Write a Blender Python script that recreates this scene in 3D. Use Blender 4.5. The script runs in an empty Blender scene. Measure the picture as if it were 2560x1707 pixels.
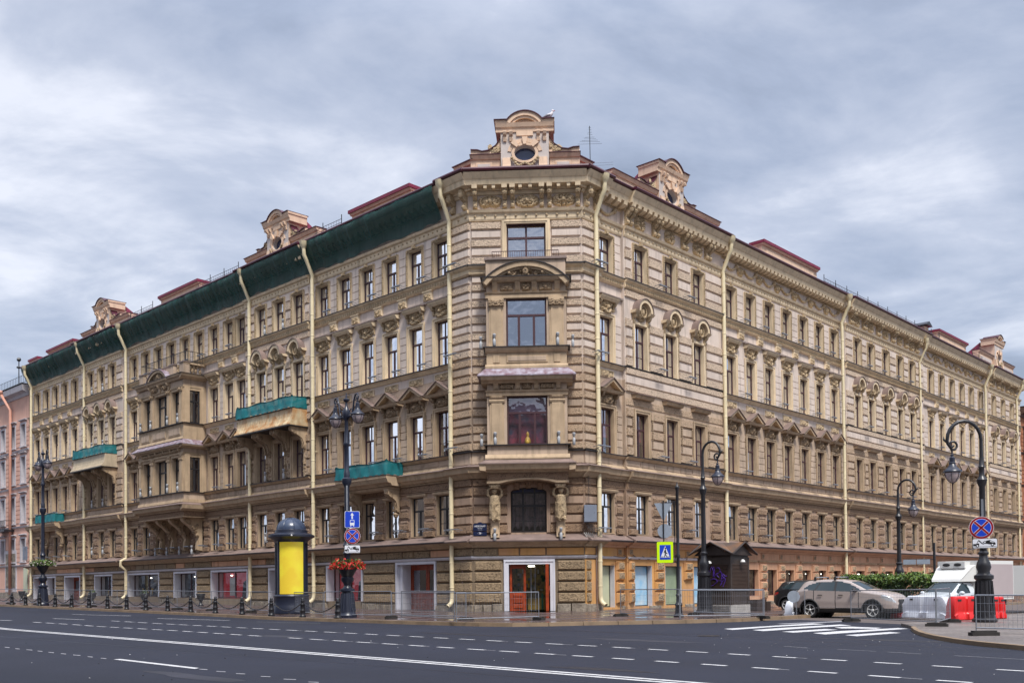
import bpy, bmesh, math, random
import numpy as np
from mathutils import Matrix, Vector
random.seed(7); RNG = np.random.RandomState(5)
SC = bpy.context.scene
COL = SC.collection

# ------------------------------------------------------------------ camera, world, sun, exposure
CAM_Z = 1.6
YAW, PIT, ROL, FPX, CYP = 0.024415943594756722, 0.023434047056733735, -0.009992442040041119, 2391.442891662883, 1410.3767630593895
f0 = np.array([math.sin(YAW), math.cos(YAW), 0.]); r0 = np.array([math.cos(YAW), -math.sin(YAW), 0.]); up = np.array([0, 0, 1.])
FW = f0*math.cos(PIT)+up*math.sin(PIT); U0 = -f0*math.sin(PIT)+up*math.cos(PIT)
RT = r0*math.cos(ROL)+U0*math.sin(ROL); UP = -r0*math.sin(ROL)+U0*math.cos(ROL)
cd = bpy.data.cameras.new('camera'); cam = bpy.data.objects.new('camera', cd); COL.objects.link(cam)
cam.matrix_world = Matrix(((RT[0], UP[0], -FW[0], 0), (RT[1], UP[1], -FW[1], 0), (RT[2], UP[2], -FW[2], CAM_Z), (0, 0, 0, 1)))
cd.sensor_fit = 'HORIZONTAL'; cd.sensor_width = 36; cd.lens = FPX/2560*36
cd.shift_y = (CYP-853.5)/2560; cd.clip_start = .1; cd.clip_end = 3000
SC.camera = cam

SUN_EL, SUN_AZ = math.radians(58), math.radians(163)   # azimuth measured from +Y clockwise: behind the camera, a little right
W = bpy.data.worlds.new('World'); SC.world = W; W.use_nodes = True
nt = W.node_tree; nt.nodes.clear()
def N(t, **k):
    n = nt.nodes.new(t)
    for a, b in k.items(): setattr(n, a, b)
    return n
def LK(a, b): nt.links.new(a, b)
def MATH(op, a, b=None, c=None):
    n = N('ShaderNodeMath', operation=op)
    for i, x in enumerate((a, b, c)):
        if x is None: continue
        if isinstance(x, (int, float)): n.inputs[i].default_value = x
        else: LK(x, n.inputs[i])
    return n.outputs[0]
out = N('ShaderNodeOutputWorld'); bg = N('ShaderNodeBackground'); bg.inputs['Strength'].default_value = 0.078
sky = N('ShaderNodeTexSky', sky_type='NISHITA'); sky.sun_disc = False; sky.sun_elevation = SUN_EL; sky.sun_rotation = SUN_AZ
sky.air_density = 1.2; sky.dust_density = 2.0
tc = N('ShaderNodeTexCoord'); sep = N('ShaderNodeSeparateXYZ'); LK(tc.outputs['Generated'], sep.inputs[0])
zz = MATH('ADD', MATH('MAXIMUM', sep.outputs[2], 0.0), 0.16)
comb = N('ShaderNodeCombineXYZ'); LK(MATH('DIVIDE', sep.outputs[0], zz), comb.inputs[0]); LK(MATH('DIVIDE', sep.outputs[1], zz), comb.inputs[1])
mp = N('ShaderNodeMapping'); mp.inputs['Rotation'].default_value = (0, 0, math.radians(-20)); mp.inputs['Scale'].default_value = (-0.75, 1.0, 1); mp.inputs['Location'].default_value = (7.3, 2.2, 0)
LK(comb.outputs[0], mp.inputs[0])
n1 = N('ShaderNodeTexNoise'); n1.inputs['Scale'].default_value = 1.0; n1.inputs['Detail'].default_value = 9; n1.inputs['Roughness'].default_value = .5; n1.inputs['Distortion'].default_value = .7
n2 = N('ShaderNodeTexNoise'); n2.inputs['Scale'].default_value = 2.7; n2.inputs['Detail'].default_value = 10; n2.inputs['Roughness'].default_value = .58; n2.inputs['Distortion'].default_value = .3
LK(mp.outputs[0], n1.inputs[0]); LK(mp.outputs[0], n2.inputs[0])
mixn = MATH('ADD', MATH('MULTIPLY', n1.outputs[0], .66), MATH('MULTIPLY', n2.outputs[0], .34))
ramp = N('ShaderNodeValToRGB'); LK(mixn, ramp.inputs[0]); cr = ramp.color_ramp
cr.elements[0].position = .41; cr.elements[0].color = (1.35, 1.58, 2.1, 1)
cr.elements[1].position = .58; cr.elements[1].color = (3.8, 3.92, 4.35, 1)
e = cr.elements.new(.465); e.color = (1.85, 2.12, 2.75, 1)
e = cr.elements.new(.52); e.color = (2.5, 2.72, 3.3, 1)
mx = N('ShaderNodeMixRGB'); mx.inputs[0].default_value = .9; LK(sky.outputs[0], mx.inputs[1]); LK(ramp.outputs[0], mx.inputs[2])
zen = N('ShaderNodeMapRange'); zen.inputs['From Min'].default_value = .5; zen.inputs['From Max'].default_value = 1; zen.inputs['To Min'].default_value = 1; zen.inputs['To Max'].default_value = 2.4; LK(sep.outputs[2], zen.inputs[0])
vm = N('ShaderNodeVectorMath', operation='SCALE'); LK(mx.outputs[0], vm.inputs[0]); LK(zen.outputs[0], vm.inputs['Scale'])   # overcast skies are brightest overhead
LK(vm.outputs[0], bg.inputs['Color']); LK(bg.outputs[0], out.inputs[0])
sl = bpy.data.lights.new('sun', 'SUN'); sl.energy = 1.5; sl.angle = math.radians(14); sl.color = (1, .965, .9)
so = bpy.data.objects.new('sun', sl); COL.objects.link(so)
sd = Vector((math.sin(SUN_AZ)*math.cos(SUN_EL), math.cos(SUN_AZ)*math.cos(SUN_EL), math.sin(SUN_EL)))
so.rotation_euler = sd.to_track_quat('Z', 'Y').to_euler()
SC.view_settings.view_transform = 'Standard'; SC.view_settings.look = 'None'; SC.view_settings.exposure = 1.6; SC.view_settings.gamma = 1
SC.render.engine = 'CYCLES'

# ------------------------------------------------------------------ geometry of the place
S2 = 2**-.5
dR = np.array([S2, S2, 0]); dL = np.array([-S2, S2, 0]); nL = dR; nR = dL
DLW, DRW = 40.23, 36.41
def ray(px, py): return FW*FPX+RT*(px-1280)-UP*(py-CYP)
def gz(x, y): return .01*max(0., (-x+y)*S2-44)
def G(px, py, zo=0.0):
    """point of the ground (plus zo) seen at pixel px,py of the 2560x1707 photograph"""
    r = ray(px, py); z = zo
    for _ in range(60):
        t = (z-CAM_Z)/r[2]; X = r*t; z = .5*z+.5*(zo+gz(X[0], X[1]))
    return Vector((X[0], X[1], z))
def AT(px, dist):
    r = ray(px, 1450); h = math.hypot(r[0], r[1]); return Vector((r[0]/h*dist, r[1]/h*dist, 0))
def Z_AT(p, py):
    """height seen at photo row py above the ground point p"""
    # pixel column that looks at p
    lo = 1280+FPX*((p[0]*RT[0]+p[1]*RT[1])/(p[0]*FW[0]+p[1]*FW[1]))
    r = ray(lo, py); return CAM_Z+r[2]*math.hypot(p[0], p[1])/math.hypot(r[0], r[1])

# ------------------------------------------------------------------ mesh builder
class MB:
    def __init__(s): s.v = []; s.f = []; s.m = []
    def add(s, vs, fs, mi=0):
        o = len(s.v); s.v.extend(vs)
        s.f.extend([tuple(i+o for i in f) for f in fs]); s.m.extend([mi]*len(fs)); return s
    def box(s, x0, x1, y0, y1, z0, z1, mi=0):
        if x0 > x1: x0, x1 = x1, x0
        if y0 > y1: y0, y1 = y1, y0
        if z0 > z1: z0, z1 = z1, z0
        return s.add([(x0,y0,z0),(x1,y0,z0),(x1,y1,z0),(x0,y1,z0),(x0,y0,z1),(x1,y0,z1),(x1,y1,z1),(x0,y1,z1)],
              [(0,3,2,1),(4,5,6,7),(0,1,5,4),(1,2,6,5),(2,3,7,6),(3,0,4,7)], mi)
    def bev(s, x0, x1, y0, y1, z0, z1, b=.04, mi=0):
        """block on a wall: front face (y1) drawn in by b"""
        if x0 > x1: x0, x1 = x1, x0
        return s.add([(x0,y0,z0),(x1,y0,z0),(x1,y0,z1),(x0,y0,z1),(x0+b,y1,z0+b),(x1-b,y1,z0+b),(x1-b,y1,z1-b),(x0+b,y1,z1-b)],
              [(5,4,7,6),(0,4,5,1),(1,5,6,2),(2,6,7,3),(3,7,4,0)], mi)
    def prof(s, x0, x1, yz, mi=0, e0=0., e1=0., cap=True):
        """profile (y,z) points pushed along x; e0,e1: mitre, x end shifts by e*y"""
        n = len(yz)
        a = [(x0-e0*y, y, z) for y, z in yz]; b = [(x1+e1*y, y, z) for y, z in yz]
        s.add(a+b, [(i, (i+1) % n, n+(i+1) % n, n+i) for i in range(n)], mi)
        if cap:
            s.add(a, [tuple(range(n))], mi); s.add(b, [tuple(range(n))[::-1]], mi)
        return s
    def quad(s, a, b, c, d, mi=0): return s.add([a, b, c, d], [(0, 1, 2, 3)], mi)
    def poly(s, pts, y0, y1, mi=0):
        """polygon (x,z) pushed from y0 to y1"""
        n = len(pts); a = [(x, y0, z) for x, z in pts]; b = [(x, y1, z) for x, z in pts]
        return s.add(a+b, [tuple(range(n)), tuple(range(2*n-1, n-1, -1))]+[(i, n+i, n+(i+1) % n, (i+1) % n) for i in range(n)], mi)
    def polyz(s, pts, z0, z1, mi=0):
        n = len(pts); a = [(x, y, z0) for x, y in pts]; b = [(x, y, z1) for x, y in pts]
        return s.add(a+b, [tuple(range(n-1, -1, -1)), tuple(range(n, 2*n))]+[(i, (i+1) % n, n+(i+1) % n, n+i) for i in range(n)], mi)
    def tube(s, pts, r, n=6, mi=0, cap=True):
        pts = [Vector(p) for p in pts]; k = len(pts); rs = r if isinstance(r, (list, tuple)) else [r]*k
        o = []; prev = None
        for i, p in enumerate(pts):
            d = (pts[min(i+1, k-1)]-pts[max(i-1, 0)])
            d = d.normalized() if d.length > 1e-9 else Vector((0, 0, 1))
            if prev is None: a = d.orthogonal().normalized()
            else:
                a = prev-d*prev.dot(d); a = a.normalized() if a.length > 1e-6 else d.orthogonal().normalized()
            prev = a; b = d.cross(a)
            for j in range(n):
                t = 2*math.pi*j/n; q = p+(a*math.cos(t)+b*math.sin(t))*rs[i]; o.append(tuple(q))
        fs = [(i*n+j, i*n+(j+1) % n, (i+1)*n+(j+1) % n, (i+1)*n+j) for i in range(k-1) for j in range(n)]
        if cap: fs += [tuple(range(n-1, -1, -1)), tuple(range((k-1)*n, k*n))]
        return s.add(o, fs, mi)
    def lathe(s, prof, c=(0, 0), n=16, mi=0, sq=None):
        """prof: (radius, z) list"""
        o = []
        for r, z in prof:
            for j in range(n):
                t = 2*math.pi*(j+.5)/n; rr = r
                if sq: rr = r*(1+sq*math.cos(8*t*1.0))
                o.append((c[0]+rr*math.cos(t), c[1]+rr*math.sin(t), z))
        k = len(prof)
        fs = [(i*n+j, i*n+(j+1) % n, (i+1)*n+(j+1) % n, (i+1)*n+j) for i in range(k-1) for j in range(n)]
        fs += [tuple(range(n-1, -1, -1)), tuple(range((k-1)*n, k*n))]
        return s.add(o, fs, mi)
    def ball(s, c, r, n=8, mi=0, sz=(1, 1, 1)):
        o = []; k = max(4, n//2+1)
        for i in range(k+1):
            a = math.pi*i/k
            for j in range(n):
                t = 2*math.pi*j/n
                o.append((c[0]+sz[0]*r*math.sin(a)*math.cos(t), c[1]+sz[1]*r*math.sin(a)*math.sin(t), c[2]-sz[2]*r*math.cos(a)))
        return s.add(o, [(i*n+j, i*n+(j+1) % n, (i+1)*n+(j+1) % n, (i+1)*n+j) for i in range(k) for j in range(n)], mi)
    def relief(s, xc, w, z0, z1, y, d, seed=0, mi=0, nx=16, nz=14, shape='free', sym=True):
        """carved plaster ornament: symmetric field of scrolls, shells and beads"""
        rs = np.random.RandomState(seed); h = z1-z0
        X, Z = np.meshgrid(np.linspace(-1, 1, nx+1), np.linspace(-1, 1, nz+1))
        XX = np.abs(X) if sym else X; asp = h/w; H = np.zeros_like(X)
        for _ in range(9):
            cx, cz = rs.uniform(0 if sym else -1, .95), rs.uniform(-.85, .85); r = rs.uniform(.12, .34); t = rs.uniform(.06, .12)
            q = np.hypot(XX-cx, (Z-cz)*asp)
            H = np.maximum(H, np.exp(-((q-r)/t)**2)*rs.uniform(.5, 1)); H = np.maximum(H, np.exp(-(q/(t*1.3))**2))
        q = np.hypot(XX*1.0, Z*asp*.8); H = np.maximum(H, 1.25*np.exp(-(q/.22)**4))
        if shape == 'free': M = 1-(np.abs(X)**2.2+np.abs(Z)**2.6); H = np.where(M > 0, H*np.minimum(1, M*4), -1)
        elif shape == 'drop': M = 1-np.abs(X)*1.0-(1-Z)*.48+.15; H = np.where(M > 0, H*np.minimum(1, M*4), -1)
        edge = np.ones_like(H); edge[0] = edge[-1] = 0; edge[:, 0] = edge[:, -1] = 0; H = np.where(H < 0, H, H*edge)
        vs = [(xc+X[i, j]*w/2, y+max(0, H[i, j])*d, (z0+z1)/2+Z[i, j]*h/2) for i in range(nz+1) for j in range(nx+1)]
        fs = []
        for i in range(nz):
            for j in range(nx):
                if shape != 'rect' and (H[i, j] < .04 and H[i+1, j] < .04 and H[i, j+1] < .04 and H[i+1, j+1] < .04): continue
                a = i*(nx+1)+j; fs.append((a+1, a, a+nx+1, a+nx+2))
        return s.add(vs, fs, mi)
    def mesh(s, name, mats, smooth=False):
        me = bpy.data.meshes.new(name); me.from_pydata(s.v, [], s.f)
        for m in mats: me.materials.append(m)
        if len(mats) > 1: me.polygons.foreach_set('material_index', s.m)
        if smooth: me.polygons.foreach_set('use_smooth', [True]*len(me.polygons))
        me.update(); return me
    def build(s, name, mats, parent=None, smooth=False, mw=None, **k):
        return put(s.mesh(name, mats if isinstance(mats, (list, tuple)) else [mats], smooth), name, parent, mw, **k)

def put(me, name, parent=None, mw=None, **k):
    o = bpy.data.objects.new(name, me); COL.objects.link(o)
    if parent is not None: o.parent = parent
    if mw is not None:
        o.matrix_local = (WORLD[parent.name].inverted() @ mw) if parent is not None and parent.name in WORLD else mw
    tag(o, **k); return o
WORLD = {}
def tag(o, label=None, cat=None, group=None, kind=None):
    for a, b in (('label', label), ('category', cat), ('group', group), ('kind', kind)):
        if b: o[a] = b
    return o
def thing(name, loc, rz=0, **k):
    o = bpy.data.objects.new(name, None); COL.objects.link(o); o.location = loc; o.rotation_euler = (0, 0, rz)
    o.empty_display_size = .3; tag(o, **k)
    WORLD[o.name] = Matrix.Translation(Vector(loc)) @ Matrix.Rotation(rz, 4, 'Z'); return o
def copy_tree(o, parent=None, loc=None, rz=None):
    c = o.copy(); COL.objects.link(c)
    if parent is not None: c.parent = parent
    if loc is not None: c.location = loc
    if rz is not None: c.rotation_euler = (0, 0, rz)
    for ch in list(o.children): copy_tree(ch, c)
    return c
def smooth_by_angle(o, a=40):
    me = o.data; me.polygons.foreach_set('use_smooth', [True]*len(me.polygons))
    bm = bmesh.new(); bm.from_mesh(me)
    for e in bm.edges:
        if len(e.link_faces) != 2 or e.calc_face_angle(0) > math.radians(a): e.smooth = False
    bm.to_mesh(me); bm.free(); return o

# ------------------------------------------------------------------ materials
def mat(name, col, rough=.7, metal=0., var=.0, vscale=1.5, bump=0., bscale=20., bdist=.02, spec=.5, col2=None, streak=0., coat=0., alpha=None, bdetail=4, fine=0.):
    m = bpy.data.materials.new(name); m.use_nodes = True; t = m.node_tree; ns = t.nodes; b = ns['Principled BSDF']
    b.inputs['Roughness'].default_value = rough; b.inputs['Metallic'].default_value = metal; b.inputs['Specular IOR Level'].default_value = spec
    if coat: b.inputs['Coat Weight'].default_value = coat; b.inputs['Coat Roughness'].default_value = .06
    b.inputs['Base Color'].default_value = (*col, 1)
    geo = ns.new('ShaderNodeNewGeometry')
    cur = None
    def noise(sc, det, vec=None, rgh=.6):
        n = ns.new('ShaderNodeTexNoise'); n.inputs['Scale'].default_value = sc; n.inputs['Detail'].default_value = det; n.inputs['Roughness'].default_value = rgh
        t.links.new(vec or geo.outputs['Position'], n.inputs[0]); return n.outputs[0]
    def mixc(fac, a, bb, lo=.35, hi=.65, ty='MIX'):
        r = ns.new('ShaderNodeMapRange'); r.inputs['From Min'].default_value = lo; r.inputs['From Max'].default_value = hi; t.links.new(fac, r.inputs[0])
        x = ns.new('ShaderNodeMixRGB'); x.blend_type = ty; t.links.new(r.outputs[0], x.inputs[0])
        for i, c in ((1, a), (2, bb)):
            if isinstance(c, tuple): x.inputs[i].default_value = (*c, 1)
            else: t.links.new(c, x.inputs[i])
        return x.outputs[0]
    if var or col2:
        c2 = col2 or tuple(c*(1-var) for c in col)
        cur = mixc(noise(vscale, 6), tuple(col), tuple(c2))
    if fine:
        cur = mixc(noise(bscale*.8, 3, rgh=.7), cur if cur is not None else tuple(col), tuple(c*(1-fine) for c in (col2 and [(p+q)/2 for p, q in zip(col, col2)] or col)), .5, .68)
    if streak:
        mpn = ns.new('ShaderNodeMapping'); mpn.inputs['Scale'].default_value = (3.2, 3.2, .35); t.links.new(geo.outputs['Position'], mpn.inputs[0])
        cur = mixc(noise(1.0, 5, mpn.outputs[0]), cur if cur is not None else tuple(col), tuple(c*(1-streak) for c in col), .5, .75)
    if cur is not None: t.links.new(cur, b.inputs['Base Color'])
    if bump:
        bn = ns.new('ShaderNodeBump'); bn.inputs['Strength'].default_value = bump; bn.inputs['Distance'].default_value = bdist
        t.links.new(noise(bscale, bdetail, rgh=.65), bn.inputs['Height']); t.links.new(bn.outputs[0], b.inputs['Normal'])
    if alpha is not None: b.inputs['Alpha'].default_value = alpha
    return m
M = {}
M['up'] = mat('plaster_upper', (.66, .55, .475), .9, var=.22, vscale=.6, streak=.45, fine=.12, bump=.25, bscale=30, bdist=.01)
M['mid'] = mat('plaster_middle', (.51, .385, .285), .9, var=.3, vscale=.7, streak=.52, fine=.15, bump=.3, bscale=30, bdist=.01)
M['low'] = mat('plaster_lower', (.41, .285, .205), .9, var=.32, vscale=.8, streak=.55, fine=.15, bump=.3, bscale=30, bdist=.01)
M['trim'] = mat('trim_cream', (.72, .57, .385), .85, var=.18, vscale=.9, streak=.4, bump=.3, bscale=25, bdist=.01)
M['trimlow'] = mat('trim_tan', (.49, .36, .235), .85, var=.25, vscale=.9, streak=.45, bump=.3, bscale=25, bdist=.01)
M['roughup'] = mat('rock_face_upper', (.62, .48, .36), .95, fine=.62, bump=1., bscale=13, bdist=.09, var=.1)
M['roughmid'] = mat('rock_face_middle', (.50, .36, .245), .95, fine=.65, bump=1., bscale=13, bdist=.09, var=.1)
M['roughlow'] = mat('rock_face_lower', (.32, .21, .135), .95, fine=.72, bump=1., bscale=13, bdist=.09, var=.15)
M['stone'] = mat('rock_face_ground', (.38, .275, .17), .95, fine=.75, bump=1., bscale=11, bdist=.12, var=.25, vscale=.8)
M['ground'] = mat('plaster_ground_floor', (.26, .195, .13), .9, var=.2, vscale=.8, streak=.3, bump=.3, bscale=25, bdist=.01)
M['orange'] = mat('ochre_orange_paint', (.60, .32, .10), .85, col2=(.52, .28, .14), vscale=.45, streak=.3, bump=.3, bscale=20, bdist=.012)
M['salmon'] = mat('salmon_paint', (.60, .345, .215), .85, col2=(.50, .28, .17), vscale=.5, streak=.3, bump=.3, bscale=20, bdist=.012)
M['plinth'] = mat('plinth_stone', (.33, .28, .22), .9, col2=(.14, .11, .085), vscale=2.2, bump=.8, bscale=7, bdist=.05, fine=.4)
M['white'] = mat('white_frame_paint', (.62, .62, .68), .6, var=.12, streak=.2)
M['blackm'] = mat('black_metal_and_room_core', (.025, .022, .024), .45, spec=.5)
M['ledge'] = mat('painted_metal_flashing', (.235, .17, .15), .5, var=.3, vscale=1.2, streak=.2)
M['lilac'] = mat('weathered_red_metal', (.17, .095, .115), .45, col2=(.36, .34, .40), vscale=2.4, streak=.2)
M['red'] = mat('red_roof_paint', (.20, .012, .045), .5, var=.3, vscale=1.5)
M['darkred'] = mat('dark_red_gutter_paint', (.07, .008, .022), .4, var=.35, vscale=1.5)
M['pipe'] = mat('cream_pipe_paint', (.74, .63, .41), .5, var=.12, vscale=2, streak=.35)
M['frame'] = mat('maroon_window_frame', (.055, .02, .026), .45)
M['frameb'] = mat('black_window_frame', (.018, .016, .018), .45)
M['room'] = mat('dark_room', (.02, .019, .019), .9)
M['curtain'] = mat('net_curtain', (.17, .18, .20), .9, var=.35, vscale=6)
M['orn'] = mat('ornament_plaster', (.56, .42, .26), .85, var=.25, vscale=3, bump=1., bscale=14, bdist=.07, fine=.7)  # dark speckle in the colour stands in for shaded carving pits
M['ornlow'] = mat('ornament_plaster_dusty', (.40, .285, .18), .85, var=.3, vscale=3, bump=1., bscale=14, bdist=.07, fine=.72)  # pit shade put into the colour as dark speckle here too
M['attic'] = mat('attic_plaster', (.70, .50, .36), .85, var=.15, vscale=1.2, streak=.35, bump=.3, bscale=25, bdist=.01)
M['atticw'] = mat('attic_pale_plaster', (.52, .46, .43), .85, var=.12, vscale=1.2)
M['iron'] = mat('black_iron', (.013, .013, .017), .38, spec=.6, bump=.2, bscale=40, bdist=.005)
M['galv'] = mat('galvanised_steel', (.30, .32, .36), .45, metal=.6, var=.2, vscale=4)
M['rubber'] = mat('black_rubber_foot', (.03, .027, .026), .9, var=.4, vscale=5, bump=.4, bscale=20)
M['lampgrey'] = mat('floodlight_housing', (.33, .34, .36), .5)

def glass(name, tint=(.55, .62, .68), refl=.42, dark=.75, mxr=.95):
    m = bpy.data.materials.new(name); m.use_nodes = True; t = m.node_tree; t.nodes.clear(); ns = t.nodes
    o = ns.new('ShaderNodeOutputMaterial'); tr = ns.new('ShaderNodeBsdfTransparent'); tr.inputs[0].default_value = (*[dark*c for c in tint], 1)
    gl = ns.new('ShaderNodeBsdfGlossy'); gl.inputs['Roughness'].default_value = .03; gl.inputs[0].default_value = (.9, .93, 1, 1)
    lw = ns.new('ShaderNodeLayerWeight'); lw.inputs[0].default_value = .35
    mr = ns.new('ShaderNodeMapRange'); mr.inputs['To Min'].default_value = refl; mr.inputs['To Max'].default_value = mxr; t.links.new(lw.outputs['Fresnel'], mr.inputs[0])
    geo = ns.new('ShaderNodeNewGeometry'); nz = ns.new('ShaderNodeTexNoise'); nz.inputs['Scale'].default_value = 1.3; t.links.new(geo.outputs['Position'], nz.inputs[0])
    bp = ns.new('ShaderNodeBump'); bp.inputs['Strength'].default_value = .12; bp.inputs['Distance'].default_value = .1; t.links.new(nz.outputs[0], bp.inputs['Height']); t.links.new(bp.outputs[0], gl.inputs['Normal'])
    mxs = ns.new('ShaderNodeMixShader'); t.links.new(mr.outputs[0], mxs.inputs[0]); t.links.new(tr.outputs[0], mxs.inputs[1]); t.links.new(gl.outputs[0], mxs.inputs[2]); t.links.new(mxs.outputs[0], o.inputs[0])
    return m
M['glass'] = glass('window_glass', (.6, .66, .7), .46); M['shopglass'] = glass('shop_glass', (.98, .98, .98), .03, .98, .12); M['clearglass'] = glass('clear_window_glass', (.9, .9, .92), .15, .95, .4); M['carglass'] = mat('car_glass', (.012, .026, .032), .06, spec=.6)
def emis(name, col, st):
    m = mat(name, col, .4); b = m.node_tree.nodes['Principled BSDF']; b.inputs['Emission Color'].default_value = (*col, 1); b.inputs['Emission Strength'].default_value = st; return m

# ------------------------------------------------------------------ the corner building
ML = Matrix.Translation((nL[0]*DLW, nL[1]*DLW, 0)) @ Matrix.Rotation(math.radians(135), 4, 'Z')
MR = Matrix.Translation((nR[0]*DRW, nR[1]*DRW, 0)) @ Matrix.Rotation(math.radians(225), 4, 'Z')
MC = Matrix.Translation((2.44, 57.35, 0)) @ Matrix.Rotation(math.radians(175.78), 4, 'Z')
WING = {'L': (ML, 1), 'R': (MR, -1), 'C': (MC, 1)}
BLD = thing('corner_building', (2.44, 57.35, .15), 0, label='long ornate tan corner building with rows of windows over shops and a cut corner', cat='building')
QUEUE = {}
def queue(name, me, wing, s, y=0., z=0., subs=(), rz=0., sx=1.):
    mw, sg = WING[wing]
    m = mw @ Matrix.Translation((s*sg, y, z)) @ Matrix.Rotation(rz, 4, 'Z')
    if sx != 1.: m = m @ Matrix.Diagonal((sx, 1, 1, 1))
    QUEUE.setdefault(name, []).append((me, m, subs))
def flush():
    cv = Vector((0, 0, CAM_Z))
    for name, items in QUEUE.items():
        items.sort(key=lambda it: (it[1].translation-cv).length)
        for me, m, subs in items[:100]:
            o = put(me, name, BLD, m)
            for sn, sm in subs: put(sm, sn, o)
        rest = items[100:]
        if rest:
            def merge(lst, nm, kind):
                mb = MB(); mats = []
                for me, m in lst:
                    idx = []
                    for q in me.materials:
                        if q not in mats: mats.append(q)
                        idx.append(mats.index(q))
                    vs = [tuple(m @ v.co) for v in me.vertices]; o = len(mb.v); mb.v.extend(vs)
                    for p in me.polygons: mb.f.append(tuple(i+o for i in p.vertices)); mb.m.append(idx[p.material_index])
                me2 = mb.mesh(nm, mats); ob = bpy.data.objects.new(nm, me2); COL.objects.link(ob); ob.parent = BLD
                ob.matrix_local = WORLD[BLD.name].inverted(); ob['kind'] = 'stuff'
            lst = [(me, m) for me, m, subs in rest]+[(sm, m) for me, m, subs in rest for sn, sm in subs]
            merge(lst, name, 'stuff')

# sections: (s0, s1, kind, window centres)
SL = [(43.0, 58.1, 'P', [44.15, 46.65, 49.15, 51.65, 54.2, 56.75]), (58.1, 66.9, 'Q', [59.6, 62.1, 64.6]),
      (66.9, 88.7, 'P', [67.9, 69.75, 72.15, 74.6, 77.05, 79.5, 81.95, 84.4, 86.8]), (88.7, 98.2, 'Q', [90.95, 93.45, 95.95]),
      (98.2, 112.6, 'P', [100.35, 102.85, 105.35, 107.85, 110.4])]
SR = [(45.9, 48.5, 'P', [46.9]), (48.5, 60.2, 'Q', [50.2, 53.6, 57.0]), (60.2, 80.5, 'P', [61.7, 64.5, 67.35, 70.2, 73.05, 75.9, 78.7]),
      (80.5, 98.5, 'Q', [82.9, 85.8, 89.15, 92.5, 95.5]), (98.5, 118.5, 'P', [101.1, 104.15, 107.2, 110.25, 113.3, 116.4]),
      (118.5, 130.6, 'Q', [120.3, 123.7, 127.1])]
QY = .22; AW = 1.3; DEP = .46
# storey: number: (aperture bottom, top, wall bottom, wall top)
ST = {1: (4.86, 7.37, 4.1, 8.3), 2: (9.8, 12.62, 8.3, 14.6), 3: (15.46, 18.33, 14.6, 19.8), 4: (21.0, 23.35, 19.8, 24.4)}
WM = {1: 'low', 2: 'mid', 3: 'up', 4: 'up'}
wm_names = ['up', 'mid', 'low', 'trim', 'roughup', 'roughmid', 'roughlow', 'trimlow', 'ground', 'stone', 'white', 'orange', 'salmon', 'plinth', 'blackm', 'ledge', 'orn', 'ornlow', 'lilac', 'darkred']
WI = {n: i for i, n in enumerate(wm_names)}; WMATS = [M[n] for n in wm_names]

def hole_row(mb, xa, xb, z0, z1, holes, y, mi, dep=DEP):
    """wall strip with openings [(x0,x1,zb,zt)]"""
    if xa > xb: xa, xb = xb, xa
    hs = sorted([(min(a, b), max(a, b), c, d) for a, b, c, d in holes]); x = xa
    for a, b, c, d in hs:
        if a > x: mb.box(x, a, y-dep, y, z0, z1, mi)
        if c > z0: mb.box(a, b, y-dep, y, z0, c, mi)
        if d < z1: mb.box(a, b, y-dep, y, d, z1, mi)
        x = b
    if xb > x: mb.box(x, xb, y-dep, y, z0, z1, mi)

def pier(mb, xa, xb, k, kind, y, sgm):
    """grooved or banded blocks on a pier between two windows"""
    if xa > xb: xa, xb = xb, xa
    zb, zt, _, _ = ST[k]; base = 'up' if k > 2 else 'mid'
    if xb-xa < .25: return
    if k == 1:
        c, w = (xa+xb)/2, min((xb-xa)/2-.12, .62)
        for i in range(4):
            zc = 7.07-.77*i
            if i == 3: zc = 4.98
            if i < 3: mb.box(c-w-.06, c+w+.06, y, y+.06, zc-.25, zc+.25, WI['low'])
            mb.bev(c-w, c+w, y+.05, y+.13+(.1 if i == 3 else 0), zc-.19, zc+.19, .04, WI['roughlow'])
            if i < 3: mb.bev(c-w*.72, c+w*.72, y, y+.09, zc-.5, zc-.34, .02, WI['low']); mb.box(c-w-.03, c+w+.03, y, y+.07, zc-.56, zc-.53, WI['low'])
    elif kind == 'P':
        z = zb; n = 6 if k != 4 else 5; top = (zt+.05) if k != 4 else 23.6; h = (top-z)/n
        for i in range(n): mb.box(xa+.04, xb-.04, y, y+.045, z+h*i+.025, z+h*(i+1)-.025, WI[base])
    else:
        z = zb; top = zt+.25 if k != 4 else 23.65; i = 0; per = .535; nn = int((top-z)/per)
        per = (top-z)/nn
        for i in range(nn):
            a, b = z+per*i, z+per*(i+1)
            if i % 2 == 0: mb.bev(xa+.03, xb-.03, y, y+.13, a+.04, b-.03, .045, WI['rough'+base])
            else: mb.bev(xa+.07, xb-.07, y, y+.1, a+.05, b-.05, .035, WI[base])

def ledge(mb, xa, xb, y, z, out_, h, mi, e0=0, e1=0):
    mb.prof(xa, xb, [(y-.05, z), (y+out_, z), (y+out_, z+h), (y-.05, z+h+.04)], mi, e0, e1)

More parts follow.
